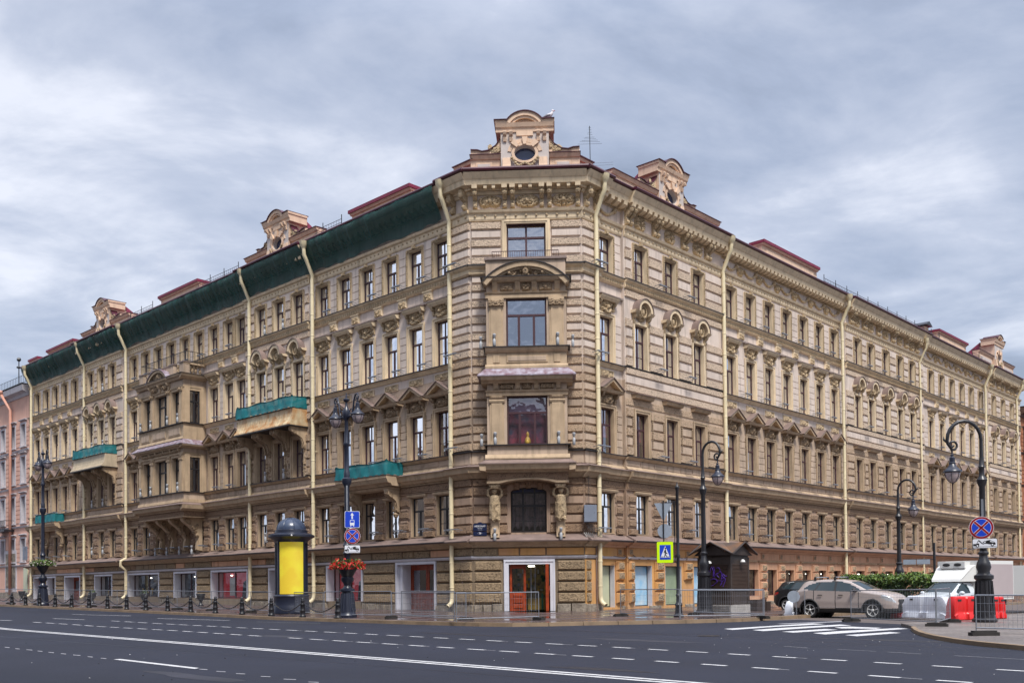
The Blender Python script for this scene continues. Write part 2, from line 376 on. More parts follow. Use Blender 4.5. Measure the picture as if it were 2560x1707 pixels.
# ---- repeated pieces, local coordinates: x along the wall, y outward, heights absolute
def t_window(k, w=AW, dark=False, seed=0, three=False):
    zb, zt, _, _ = ST[k]; h = zt-zb; f = MB(); y = -.27; fr = .07; rs = random.Random(seed)
    w2 = w/2-.005; tz = zb+h*(.64 if k > 1 else .66)
    f.box(-w2, -w2+fr, y-.05, y+.04, zb, zt); f.box(w2-fr, w2, y-.05, y+.04, zb, zt)
    f.box(-w2+fr, w2-fr, y-.05, y+.04, zb, zb+fr); f.box(-w2+fr, w2-fr, y-.05, y+.04, zt-fr, zt)
    f.box(-w2+fr, w2-fr, y-.05, y+.055, tz-.055, tz+.055)
    st = seed % 3
    if three:
        for x in (-w/6, w/6): f.box(x-.04, x+.04, y-.045, y+.045, zb+fr, tz-.055)
    elif st != 1: f.box(-.045, .045, y-.045, y+.045, zb+fr, tz-.055)
    else: f.box(w*.12-.04, w*.12+.04, y-.045, y+.045, zb+fr, tz-.055)
    if st != 2 and not three: f.box(-.02, .02, y-.04, y+.035, tz+.055, zt-fr)
    if st == 0: f.box(-w2+fr, w2-fr, y-.035, y+.03, zb+h*.3-.015, zb+h*.3+.015)
    fm = f.mesh('window', [M['frameb' if dark else 'frame']])
    p = MB(); p.quad((-w2+.02, y-.01, zb+.02), (w2-.02, y-.01, zb+.02), (w2-.02, y-.01, zt-.02), (-w2+.02, y-.01, zt-.02)); pm = p.mesh('pane', [M['glass']])
    subs = [('pane', pm)]
    if rs.random() < .85:
        c = MB(); full = rs.random() < .3; yy = y-.22
        def cur(x0, x1, z0):
            n = max(4, int((x1-x0)/.05)); pts = [(x0+(x1-x0)*i/n, yy+.03*math.sin(i*2.1+seed)) for i in range(n+1)]
            for (a, ya), (b, yb) in zip(pts, pts[1:]): c.quad((a, ya, z0), (b, yb, z0), (b, yb, zt), (a, ya, zt))
        if full: cur(-w2, w2, zb)
        else:
            t = rs.uniform(.15, .3); cur(-w2, -w2+w*t, zb); cur(w2-w*t, w2, zb)
            if rs.random() < .5: cur(-w2+w*t, w2-w*t, zt-h*rs.uniform(.2, .4))
        subs.append(('curtain', c.mesh('curtain', [M['curtain']])))
    return fm, subs

def ring(mb, w2, zb, zt, t, y0, y1, mi):
    mb.box(-w2-t, -w2, y0, y1, zb, zt+t, mi); mb.box(w2, w2+t, y0, y1, zb, zt+t, mi); mb.box(-w2, w2, y0, y1, zt, zt+t, mi)
def liner(mb, w2, zb, zt, mi, d=.015):
    mb.box(-w2, -w2+d, -.25, .0, zb, zt, mi); mb.box(w2-d, w2, -.25, .0, zb, zt, mi); mb.box(-w2+d, w2-d, -.25, .0, zt-d, zt, mi)
    mb.box(-w2+d, w2-d, -.25, .02, zb-.02, zb+.02, mi)
def console(mb, x, z0, z1, y, d, w=.14, mi=0):
    h = z1-z0
    mb.prof(x-w/2, x+w/2, [(y, z0), (y+d*.3, z0+.02*h), (y+d*.45, z0+.3*h), (y+d*.35, z0+.5*h), (y+d*.8, z0+.62*h), (y+d, z0+.85*h), (y+d, z1), (y, z1)], mi)
def chain(mb, x, z0, z1, y, mi, seed=0):
    rs = random.Random(seed); z = z1; r = .075
    while z > z0:
        mb.ball((x+rs.uniform(-.02, .02), y, z), r*(1 if z > (z0+z1)/2 else .75), 6, mi, (1, .7, .9)); z -= r*1.7

w2 = AW/2
def t_sur(k, kind, wing):
    zb, zt, _, _ = ST[k]; m = MB(); T = 0; O = 1; Lg = 2; B = 3
    low = k <= 2; liner(m, w2, zb, zt, T)
    if k == 4:
        ring(m, w2, zb, zt, .16, 0, .07, T); ring(m, w2+.05, zb, zt+.05, .11, .085, .13, O)
        z = zb+.08
        while z < zt: m.bev(-w2-.15, -w2-.06, .12, .17, z, z+.1, .02, O); m.bev(w2+.06, w2+.15, .12, .17, z, z+.1, .02, O); z += .15
        x = -w2
        while x < w2: m.bev(x, x+.1, .12, .17, zt+.06, zt+.15, .02, O); x += .15
        m.bev(-.14, .14, .1, .26, zt+.04, zt+.3, .04, O)
    elif k == 3 and kind == 'P':
        ring(m, w2, zb, zt, .2, 0, .06, T); ring(m, w2+.13, zb, zt+.13, .08, .0, .1, T)
        m.relief(0, 1.12, 18.5, 19.28, .05, .24, 11, O)
        for x in (-.72, .72): console(m, x, 18.72, 19.27, .0, .3, .17, O)
        m.prof(-.92, .92, [(0, 19.22), (.3, 19.25), (.42, 19.4), (.45, 19.5), (0, 19.56)], T, 0, 0)
        m.prof(-.96, .96, [(0, 19.565), (.48, 19.505), (.48, 19.54), (0, 19.6)], Lg)
    elif k == 3:
        ring(m, w2, zb, zt, .16, 0, .08, T)
        for x in (-w2-.22, w2+.22): chain(m, x, zb+.6, zt-.1, .06, O, 3)
        # arched hood over a medallion
        n = 14; R0, R1, zc = .56, .78, 19.12
        arc = lambda R: [(R*math.cos(math.pi*i/n), zc+R*1.05*math.sin(math.pi*i/n)) for i in range(n+1)]
        a, b = arc(R1), arc(R0)
        for i in range(n): m.poly([a[i], a[i+1], b[i+1], b[i]], 0, .5, T)
        a2, b2 = arc(R1+.05), arc(R1+.002)
        for i in range(n): m.poly([a2[i], a2[i+1], b2[i+1], b2[i]], 0, .56, Lg)
        for sg in (-1, 1):
            m.prof(min(sg*.56, sg*1.02), max(sg*.56, sg*1.02), [(0, 18.95), (.35, 18.98), (.5, 19.12), (0, 19.16)], T)
            console(m, sg*.76, 18.35, 18.96, 0, .34, .2, O)
        m.relief(0, 1.1, 18.34, 19.75, .04, .26, 21, O, shape='free')
        m.tube([(.3*math.cos(t*.5236), .3, 19.15+.36*math.sin(t*.5236)) for t in range(13)], .045, 6, O); m.ball((0, .24, 19.15), .19, 8, O, (.8, .6, 1.2))
    elif k == 2 and kind == 'P':
        ring(m, w2, zb, zt, .2, 0, .07, T); ring(m, w2+.13, zb, zt+.13, .09, 0, .11, T)
        for x in (-w2-.3, w2+.3): chain(m, x, 11.3, 12.5, .08, O, 5)
        m.relief(0, 1.1, 12.84, 13.47, .05, .24, 31, O)
        for x in (-.72, .72): console(m, x, 12.9, 13.5, 0, .4, .16, O)
        m.prof(-1.12, 1.12, [(0, 13.47), (.45, 13.5), (.56, 13.66), (0, 13.68)], T)
        m.poly([(-.95, 13.69), (.95, 13.69), (0, 14.27)], 0, .14, B)
        for sg in (-1, 1):
            m.poly([(sg*1.14, 13.69), (sg*.8, 13.69), (0, 14.2), (0, 14.4)], 0, .54, T)
            m.poly([(sg*1.2, 13.7), (sg*1.14, 13.692), (0, 14.403), (0, 14.45)], -.02, .62, Lg)
    elif k == 2 and wing == 'R':
        ring(m, w2, zb, zt, .2, 0, .1, T); ring(m, w2+.13, zb, zt+.13, .09, 0, .14, T)
        for x in (-w2-.4, w2+.4): chain(m, x, 10.6, 12.3, .15, O, 5)
        m.prof(-1.0, 1.0, [(0, 13.5), (.3, 13.52), (.42, 13.72), (0, 13.76)], T); m.prof(-1.06, 1.06, [(0, 13.765), (.5, 13.725), (.5, 13.76), (0, 13.82)], Lg)
    elif k == 2:
        ring(m, w2, zb, zt, .2, 0, .1, T); ring(m, w2+.16, zb, zt+.16, .12, 0, .16, T)
    else:
        m.prof(-.9, .9, [(0, 7.4), (.1, 7.4), (.14, 7.5), (.14, 7.56), (0, 7.6)], T)
        m.box(-.9, -w2-.0, 0, .05, 7.1, 7.39, T); m.box(w2, .9, 0, .05, 7.1, 7.39, T)
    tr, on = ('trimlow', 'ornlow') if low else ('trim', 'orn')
    return m.mesh('window_surround', [M[tr], M[on], M['ledge'], M['mid' if low else 'up']])
TSUR = {}
TWIN = {k: [t_window(k, seed=i, dark=(k == 1)) for i in range(12)] for k in (1, 2, 3, 4)}
M['redrefl'] = mat('red_reflection_cloth', (.34, .012, .03), .8, col2=(.22, .10, .14), vscale=2.5)  # red cloth colour stands in for a red reflection in the panes
_p = MB(); _y = -.28; _p.quad((-w2+.02, _y, 9.82), (w2-.02, _y, 9.82), (w2-.02, _y, 12.6), (-w2+.02, _y, 12.6)); _c = MB()
for _i in range(12): _c.quad((-w2+_i*.1, -.5+.03*(_i % 2), 10.9), (-w2+_i*.1+.1, -.5+.03*((_i+1) % 2), 10.9), (-w2+_i*.1+.1, -.5+.03*((_i+1) % 2), 12.62), (-w2+_i*.1, -.5+.03*(_i % 2), 12.62))
REDSUB = [('pane', _p.mesh('pane', [M['clearglass']])), ('curtain', _c.mesh('curtain', [M['redrefl']]))]
# small pieces
_m = MB()   # floodlight rack on the ledges
_m.tube([(-.45, .12, .1), (-.45, .5, .14), (.45, .5, .14), (.45, .12, .1)], .02, 5); _m.box(-.42, .42, .42, .56, .13, .19); _m.tube([(-.2, 0, .02), (-.2, .48, .12)], .018, 5); _m.tube([(.2, 0, .02), (.2, .48, .12)], .018, 5)
T_RACK = _m.mesh('light_rack', [M['galv']])
_m = MB(); _m.lathe([(.07, 0), (.09, .02), (.09, .38), (.05, .42), (.04, .5), (.09, .54), (.09, .64), (.1, .66), (.1, .72), (0.05, .74)], (0, .22), 10); _m.tube([(0, 0, .1), (0, .2, .12)], .03, 5)
T_FLOOD = _m.mesh('floodlight', [M['lampgrey']], True)
_m = MB(); _m.bev(-.42, .42, 0, .14, 19.78, 20.42, .05, 0); _m.relief(0, .72, 19.72, 20.3, .12, .16, 41, 1); _m.box(-.46, .46, 0, .18, 20.36, 20.44, 0)
T_BRK = _m.mesh('frieze_bracket', [M['trim'], M['orn']])
_m = MB(); _m.box(-.68, .68, 0, .03, 14.55, 14.98, 0); _m.relief(0, 1.24, 14.58, 14.95, .03, .1, 44, 1, 20, 8, 'rect', False)
for a in (-.68, .62): _m.box(a, a+.06, .03, .07, 14.55, 14.98, 0)
_m.box(-.62, .62, .03, .07, 14.55, 14.59, 0); _m.box(-.62, .62, .03, .07, 14.94, 14.98, 0)
T_PLQ = _m.mesh('relief_panel', [M['trim'], M['orn']])
_m = MB()
for sg in (-1, 1):
    x = sg*.2; _m.prof(x-.13, x+.13, [(0, 24.45), (.2, 24.5), (.24, 24.75), (.16, 24.95), (.42, 25.1), (.55, 25.4), (.55, 25.62), (0, 25.62)], 1); _m.ball((x, .22, 24.6), .14, 7, 1); _m.ball((x, .5, 25.35), .17, 7, 1)
T_DCONS = _m.mesh('cornice_console', [M['trim'], M['orn']])
_m = MB(); _m.relief(0, 1.15, 24.45, 25.35, .03, .24, 52, 0, 22, 16); T_FRZ = _m.mesh('frieze_relief', [M['orn']])
_m = MB(); _m.relief(0, 1.5, 24.5, 25.2, .03, .22, 57, 0, 24, 14, 'free'); T_FRZ2 = _m.mesh('frieze_relief', [M['orn']])
_m = MB()
_m.tube([((i-6)/6*.85, .1, 24.72+.38*((i-6)/6)**2) for i in range(13)], [.1 if i % 2 else .075 for i in range(13)], 7)
_m.ball((-.85, .13, 25.1), .17, 7)
T_GARL = _m.mesh('garland', [M['orn']])

def build_wing(wg, secs, smax):
    sg = WING[wg][1]; mw = WING[wg][0]
    X = lambda s: s*sg
    walls = MB(); corn = MB(); led = MB()
    S0, S1 = secs[0][0], secs[-1][1]
    for (a, b, kind, wins) in secs:
        y = QY if kind == 'Q' else 0.
        oriel = wg == 'L' and a < 70 < b
        for k, (zb, zt, z0, z1) in ST.items():
            ws = [c for c in wins]
            if oriel and k in (2, 3): ws = [c for c in wins if not 73.2 < c < 81.9]
            holes = [(X(c-w2), X(c+w2), zb, zt) for c in ws]
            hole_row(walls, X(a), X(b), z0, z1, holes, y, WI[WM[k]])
            ed = [a+.05]+[e for c in ws for e in (c-w2-.24, c+w2+.24)]+[b-.05]
            if k == 1: ed = [a+.02]+[e for c in ws for e in (c-w2, c+w2)]+[b-.02]
            for i in range(0, len(ed), 2):
                p, q = ed[i], ed[i+1]
                if oriel and k in (2, 3) and p < 77 < q:
                    pier(walls, X(p), X(73.1), k, kind, y, sg) if 73.1-p > .3 else None; p = 81.6
                if q-p > 3.2 and kind == 'P': pass
                pier(walls, X(p), X(q), k, kind, y, sg)
            for j, c in enumerate(ws):
                key = (k, kind, wg if k == 2 else '')
                if key not in TSUR: TSUR[key] = t_sur(k, kind, wg)
                queue('window_surround', TSUR[key], wg, c, y)
                wm, subs = TWIN[k][int(c*7+k*3) % 12]
                if k == 2 and c < 51 and not (wg == 'L' and c > 45): subs = REDSUB
                queue('window', wm, wg, c, y, 0, subs)
            if k in (2, 3, 4) or k == 1:
                for c, d in zip(wins[:-1], wins[1:]):
                    if (oriel and k in (2, 3) and 71 < (c+d)/2 < 83): continue
                    zz_ = {1: 5.15, 2: 9.8, 3: 15.5, 4: 21.0}[k]
                    if kind == 'P' or wg == 'R': queue('light_rack', T_RACK, wg, (c+d)/2, y+(.15 if k > 1 else .1), zz_)
                    else: queue('floodlight', T_FLOOD, wg, (c+d)/2+.3, y+.1, zz_)
        # horizontal members
        xa, xb = X(a), X(b)
        if xa > xb: xa, xb = xb, xa
        # storey 4 sill and key band
        ledge(led, xa, xb, y, 20.94, .34, .05, 0)
        walls.prof(xa, xb, [(y, 20.42), (y+.1, 20.42), (y+.2, 20.5), (y+.12, 20.52), (y+.12, 20.76), (y+.26, 20.85), (y+.3, 20.938), (y, 20.938)], WI['trim'])
        x = a+.1
        while x < b-.1:
            walls.box(X(x), X(x+.14), y+.1, y+.15, 20.56, 20.72, WI['orn']); x += .24
        if kind == 'P':
            for c, d in zip(wins[:-1], wins[1:]):
                if not (oriel and 73 < (c+d)/2 < 82): queue('frieze_bracket', T_BRK, wg, (c+d)/2, y)
            walls.prof(xa, xb, [(y, 19.6), (y+.16, 19.62), (y+.2, 19.72), (y, 19.8)], WI['up'])
            for c in wins:
                if oriel and 73.2 < c < 81.9: continue
                queue('relief_panel', T_PLQ, wg, c, y)
            walls.prof(xa, xb, [(y, 15.12), (y+.08, 15.14), (y+.2, 15.3), (y+.26, 15.36), (y, 15.36)], WI['trim']); ledge(led, xa, xb, y, 15.362, .34, .05, 0)
            walls.prof(xa, xb, [(y, 13.9), (y+.05, 13.9), (y+.05, 14.02), (y, 14.02)], WI['mid'])
        else:
            walls.bev(xa+.05, xb-.05, y, y+.1, 19.9, 20.36, .04, WI['roughup'])
            walls.bev(xa+.05, xb-.05, y, y+.12, 14.98, 15.42, .04, WI['roughup']); walls.bev(xa+.05, xb-.05, y, y+.08, 14.42, 14.92, .03, WI['up'])
            walls.bev(xa+.05, xb-.05, y, y+.11, 13.9, 14.36, .04, WI['roughup']); ledge(led, xa, xb, y, 15.43, .16, .03, 0)
            if wg == 'R': walls.bev(xa+.05, xb-.05, y, y+.05, 13.0, 13.46, .03, WI['roughmid'])
        # storey 2 sill
        ledge(led, xa, xb, y, 9.72, .3, .05, 0)
        walls.prof(xa, xb, [(y, 9.55), (y+.1, 9.56), (y+.22, 9.68), (y+.24, 9.718), (y, 9.718)], WI['trimlow'])
        x = a
        while x+1.5 < b: walls.box(X(x+.06), X(x+1.44), y, y+.03, 9.2, 9.5, WI['mid']); x += 1.5
        walls.prof(xa, xb, [(y, 8.86), (y+.16, 8.9), (y+.1, 9.05), (y, 9.12)], WI['trimlow'])
        # great string cornice
        walls.prof(xa, xb, [(y, 8.12), (y+.12, 8.12), (y+.12, 8.2), (y+.3, 8.26), (y+.36, 8.38), (y+.5, 8.44), (y+.56, 8.66), (y+.62, 8.76), (y, 8.78)], WI['trimlow'])
        x = a
        while x < b-.1: walls.box(X(x+.02), X(x+.1), y+.1, y+.2, 8.125, 8.2, WI['trimlow']); x += .16
        led.prof(xa, xb, [(y, 8.785), (y+.66, 8.765), (y+.66, 8.79), (y+.0, 8.98)], 1)
        walls.bev(xa+.02, xb-.02, y, y+.09, 7.7, 8.1, .02, WI['roughlow']); walls.prof(xa, xb, [(y, 7.6), (y+.1, 7.62), (y+.12, 7.68), (y, 7.69)], WI['low'])
        # apron roof above the shops
        led.prof(xa, xb, [(y, 4.3), (y+.72, 4.3), (y+.74, 4.37), (y+.72, 4.42), (y+.1, 4.74), (y, 4.76)], 1); led.tube([(xa, y+.78, 4.38), (xb, y+.78, 4.38)], .035, 6, 0)
        walls.prof(xa, xb, [(y, 3.98), (y+.14, 4.0), (y+.2, 4.1), (y+.46, 4.18), (y+.6, 4.297), (y, 4.297)], WI['trimlow' if wg == 'L' else 'salmon'])
        # top: dotted band, frieze, cornice
        walls.prof(xa, xb, [(y, 23.72), (y+.06, 23.74), (y+.1, 23.84), (y+.12, 24.14), (y+.24, 24.2), (y+.3, 24.34), (y+.06, 24.4), (y, 24.4)], WI['trim'])
        x = a+.15
        while x < b-.1: walls.ball((X(x), y+.13, 24.0), .065, 6, WI['orn'], (1, .8, 1)); x += .42
        corn.box(xa, xb, y-.3, y+.02, 24.402, 25.5, 0)
        corn.prof(xa, xb, [(y, 25.3), (y+.1, 25.32), (y+.16, 25.42), (y+.2, 25.5), (y, 25.5)], 1)
        x = a+.1
        while x < b-.1: corn.box(X(x), X(x+.09), y+.1, y+.2, 25.33, 25.41, 2); x += .17
    # unbroken upper cornice, stepping forward at the projecting sections
    for (a, b, kind, wins) in secs:
        y = QY if kind == 'Q' else 0.; xa, xb = sorted((X(a), X(b)))
        corn.prof(xa, xb, [(y, 25.5), (y+.3, 25.52), (y+.3, 25.66), (y+.72, 25.7), (y+.78, 25.98), (y+.84, 26.04), (y+1.0, 26.3), (y+1.02, 26.36), (y-.3, 26.36)], 1)
        x = a+.2; n = max(1, round((b-a)/.58)); st = (b-a)/n
        for i in range(n):
            c = a+st*(i+.5); corn.prof(min(X(c-.17), X(c+.17)), max(X(c-.17), X(c+.17)), [(y, 25.4), (y+.4, 25.38), (y+.7, 25.5), (y+.74, 25.698), (y, 25.698)], 1)
        if wg == 'L': continue       # wrapped in netting there
        for i, c in enumerate(wins):
            if kind == 'Q':
                queue('frieze_relief', T_FRZ, wg, c, y); 
            else: queue('garland', T_GARL, wg, c, y)
        if kind == 'Q':
            for p in [wins[0]-1.25]+[(c+d)/2 for c, d in zip(wins[:-1], wins[1:])]+[wins[-1]+1.25]: queue('cornice_console', T_DCONS, wg, p, y)
        else:
            for c, d in zip(wins[:-1], wins[1:]): queue('frieze_relief', T_FRZ2, wg, (c+d)/2, y, 0, (), 0, .55)
    gut = MB(); xa, xb = sorted((X(S0), X(S1)))
    for (a, b, kind, wins) in secs:
        y = QY if kind == 'Q' else 0.; p, q = sorted((X(a), X(b)))
        gut.prof(p, q, [(y+.95, 26.365), (y+1.12, 26.42), (y+1.15, 26.5), (y+1.1, 26.58), (y+.9, 26.6), (y+.4, 26.62), (y+.4, 26.365)], 1)
    gut.add([(xa, .4, 26.6), (xb, .4, 26.6), (xb, -11, 28.1), (xa, -11, 28.1), (xa, -11, 24), (xb, -11, 24)], [(0, 1, 2, 3), (3, 2, 5, 4)], 0)
    walls.box(xa, xb, -2.4, -2.2, -.5, 26.3, WI['blackm'])  # unseen black core and floors added to keep the rooms dark
    for z in (4.1, 8.9, 14.7, 20.2): walls.box(xa, xb, -2.2, -.5, z, z+.3, WI['blackm'])
    for e in (S0+.1, S1-.1): walls.box(X(e)-.05, X(e)+.05, -2.2, -.4, 0, 26.3, WI['blackm'])
    walls.build('facade_wall', WMATS, BLD, mw=mw, label='left wing wall along the avenue' if wg == 'L' else 'right wing wall along the side street')
    corn.build('cornice', [M['up'], M['trim'], M['orn']], BLD, mw=mw); led.build('ledge_flashing', [M['blackm'], M['ledge']], BLD, mw=mw)
    gut.build('roof', [M['red'], M['darkred']], BLD, mw=mw)
build_wing('L', SL, 112.6); build_wing('R', SR, 130.6)

# ---- ground floor
def rock_courses(mb, x0, x1, z0, z1, y=0., n=4, mi='stone', step=.09):
    h = (z1-z0)/n
    for i in range(n):
        a, b = z0+h*i+step/2, z0+h*(i+1)-step/2
        mb.box(x0+.02, x1-.02, y, y+.06, a-.02, b+.02, WI['ground']); mb.bev(x0+.07, x1-.07, y+.05, y+.18, a, b, .06, WI[mi])
def gb(s): return .15+.01*max(0, s-44)
gl = MB(); shop_parts = []
OPL = [(44.5, 48.9, 'door', 3.15), (52.3, 56.5, 'redshop', 3.1), (59.7, 64.0, 'door2', 3.1), (66.95, 72.7, 'redshop2', 3.1), (75.1, 79.1, 'shop', 3.1), (81.8, 88.1, 'shop2', 3.1), (91.4, 95.5, 'shop', 3.1), (98.9, 102.9, 'white', 3.1), (105.2, 107.7, 'shop', 3.1), (109.0, 111.4, 'doorred', 3.1)]
OPL[0] = (44.85, 48.8, 'door', 3.15)
holes = []
for a, b, t, zt in OPL:
    t0 = .36; bot = gb(b) if 'door' in t or t == 'white' else gb(b)+.45
    holes.append((a+.0, b-.0, bot-.3 if 'door' in t or t == 'white' else bot, zt+.12))
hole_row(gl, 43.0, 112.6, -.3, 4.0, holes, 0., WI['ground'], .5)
x = 43.05; ends = [(a, b) for a, b, _, _ in OPL]+[(112.6, 112.6)]
for a, b in ends:
    if a-x > .3:
        g0 = gb(x); rock_courses(gl, x+.05, a-.08, g0+.42, 3.2)
        xx = x
        while xx < a-.1:
            w = min(random.uniform(.7, 1.4), a-xx); gl.bev(xx+.01, xx+w-.02, 0, .2+random.uniform(-.03, .03), g0-.3, g0+.36+random.uniform(-.03, .04), .04, WI['plinth']); xx += w
    x = b
x = 43.1
while x < 112:
    w = min(random.choice([1.1, 1.6, 2.3, 3.0]), 112.5-x)
    gl.bev(x+.03, x+w-.05, 0, .08, 3.5, 3.93, .03, WI[random.choice(['stone', 'stone', 'roughlow', 'salmon', 'ground'])]); x += w
gl.prof(43, 112.6, [(0, 3.28), (.1, 3.29), (.16, 3.36), (.2, 3.44), (0, 3.47)], WI['white'])
for a, b, t, zt in OPL:       # white frames
    bot = gb(b) if 'door' in t or t == 'white' else gb(b)+.45
    gl.box(a, a+.16, -.02, .1, bot, zt+.12, WI['white']); gl.box(b-.16, b, -.02, .1, bot, zt+.12, WI['white']); gl.box(a+.16, b-.16, -.02, .1, zt-.04, zt+.12, WI['white'])
    gl.box(a+.005, a+.16, -.9, -.02, bot, zt-.04, WI['white']); gl.box(b-.16, b-.005, -.9, -.02, bot, zt-.04, WI['white']); gl.box(a+.16, b-.16, -.9, -.02, zt-.045, zt-.005, WI['white'])
gl.build('ground_floor_wall', WMATS, BLD, mw=ML)

M['shopred'] = emis('glowing_red_shop_panel', (.40, .003, .008), .07)  # faint emission added so the panel reads bright in the unlit shop
M['shopin'] = mat('shop_interior', (.30, .25, .20), .8, col2=(.05, .055, .05), vscale=1.8, fine=.4, bscale=5)
M['shopfill'] = emis('added_shop_lamp', (1, .93, .8), 3.0)  # glowing boxes added to light the dark shop interiors
M['doorwood'] = mat('varnished_red_wood', (.36, .055, .015), .32, var=.45, vscale=3, coat=.3)
M['poster'] = mat('poster_paper', (.55, .56, .52), .6, var=.2, vscale=4)
M['gold'] = mat('gold_paint', (.55, .35, .06), .4)
def shop_window(wg, a, b, bot, top, kind, y=-.55):
    sgn = WING[wg][1]; xa, xb = sorted((a*sgn, b*sgn)); f = MB(); p = MB(); d = MB(); mw = WING[wg][0]
    bars = [xa, (xa+xb)/2, xb] if xb-xa > 3.4 else [xa, xb]
    for x in bars: f.box(max(xa, x-.06), min(xb, x+.06), y-.04, y+.05, bot, top, 0)
    f.box(xa+.06, xb-.06, y-.04, y+.04, bot, bot+.07, 0); f.box(xa+.06, xb-.06, y-.04, y+.04, top-.07, top, 0)
    p.quad((xa, y, bot), (xb, y, bot), (xb, y, top), (xa, y, top))
    rs = random.Random(int(a*10)); W_ = xb-xa
    d.box(xa, xb, y-(.5 if 'red' in kind else 1.5), y-(.45 if 'red' in kind else 1.4), bot-.3, top, 0 if 'red' in kind else 1)
    if 'red' in kind:
        d.box(xa+W_*.08, xa+W_*.30, y-.4, y-.35, bot, bot+(top-bot)*.8, 0)
        d.add([(xa+W_*.1, y-.3, bot), (xa+W_*.42, y-.3, bot), (xa+W_*.38, y-.3, bot+1.3), (xa+W_*.28, y-.3, bot+1.5), (xa+W_*.14, y-.3, bot+.6)], [(0, 1, 2, 3, 4)], 4)
        d.box(xa+W_*.62, xa+W_*.8, y-.45, y-.4, bot+.2, bot+1.7, 3)
    else:
        d.box(xa, xb, y-1.4, y-.15, bot-.3, bot-.2, 4)
        for i in range(int(W_*7)):
            x = rs.uniform(xa+.1, xb-.1); h = rs.uniform(.2, 1.0); yy = y-rs.uniform(.3, 1.2)
            d.box(x-.06, x+rs.uniform(.05, .2), yy-.05, yy+.05, bot-.2, bot-.2+h, rs.choice([3, 4, 2, 5, 3, 4]))
        for i in range(3): d.tube([(xa+W_*.3, y-.5, top-.3-i*.1), (xb-.2, y-.6-i*.1, bot+.4+.1*i)], .012, 4, 3)
    for i in range(2):
        x = xa+W_*(.25+.5*i); d.box(x-.12, x+.12, y-.44 if 'red' in kind else y-.9, y-.4 if 'red' in kind else y-.8, top-.3, top-.24, 6)
    o = f.build('shop_window', [M['frame']], BLD, mw=mw); p.build('pane', [M['shopglass']], o)
    d.build('window_display', [M['shopred'], M['shopin'], M['red'], M['poster'], M['room'], M['gold'], M['shopfill']], o)
def wood_door(wg, a, b, bot, top, y=-.8, leaves=2, mat_='doorwood'):
    sgn = WING[wg][1]; xa, xb = sorted((a*sgn, b*sgn)); W_ = xb-xa; mw = WING[wg][0]
    o = MB().box(xa, xa+.08, y-.06, y+.04, bot, top).box(xb-.08, xb, y-.06, y+.04, bot, top).box(xa+.08, xb-.08, y-.06, y+.04, top-.1, top).build('door', [M[mat_]], BLD, mw=mw)
    lw = (W_-.16)/leaves
    for i in range(leaves):
        l = MB(); g = MB(); x0 = xa+.08+lw*i; x1 = x0+lw; h = top-.1-bot
        l.box(x0+.01, x0+.16, y-.04, y+.02, bot, top-.1); l.box(x1-.16, x1-.01, y-.04, y+.02, bot, top-.1)
        l.box(x0+.16, x1-.16, y-.04, y+.02, bot, bot+h*.42); l.box(x0+.16, x1-.16, y-.04, y+.02, top-.35, top-.1)
        l.bev(x0+.22, x1-.22, y+.02, y+.05, bot+.15, bot+h*.2, .03); l.bev(x0+.22, x1-.22, y+.02, y+.05, bot+h*.23, bot+h*.4, .03)
        l.box(x0+.16, x1-.16, y+.02, y+.045, bot+h*.42-.03, bot+h*.42)
        g.quad((x0+.16, y-.01, bot+h*.42), (x1-.16, y-.01, bot+h*.42), (x1-.16, y-.01, top-.35), (x0+.16, y-.01, top-.35))
        q = l.build('door_leaf', [M[mat_]], o); g.build('pane', [M['glass']], q) if False else g.build('door_pane', [M['clearglass']], o)
for a, b, t, zt in OPL:
    bot = gb(b)
    if t == 'door': wood_door('L', a+.16, a+3.45, bot, zt-.05, y=-.85); 
    elif t == 'door2': wood_door('L', a+.16, b-.16, bot, zt-.05, y=-.85)
    elif t == 'doorred': wood_door('L', a+.16, b-.16, bot, zt-.05, y=-.5)
    elif t == 'white':
        wood_door('L', a+.16, b-.16, bot, zt-.05, y=-.88)
    else: shop_window('L', a+.16, b-.16, bot+.48, zt-.05, t)
# step stones and reveal wall inside the deep doorway
MB().box(48.31, 48.64, -.85, -.1, .1, 3.1, 0).build('doorway_reveal', [M['white']], BLD, mw=ML)

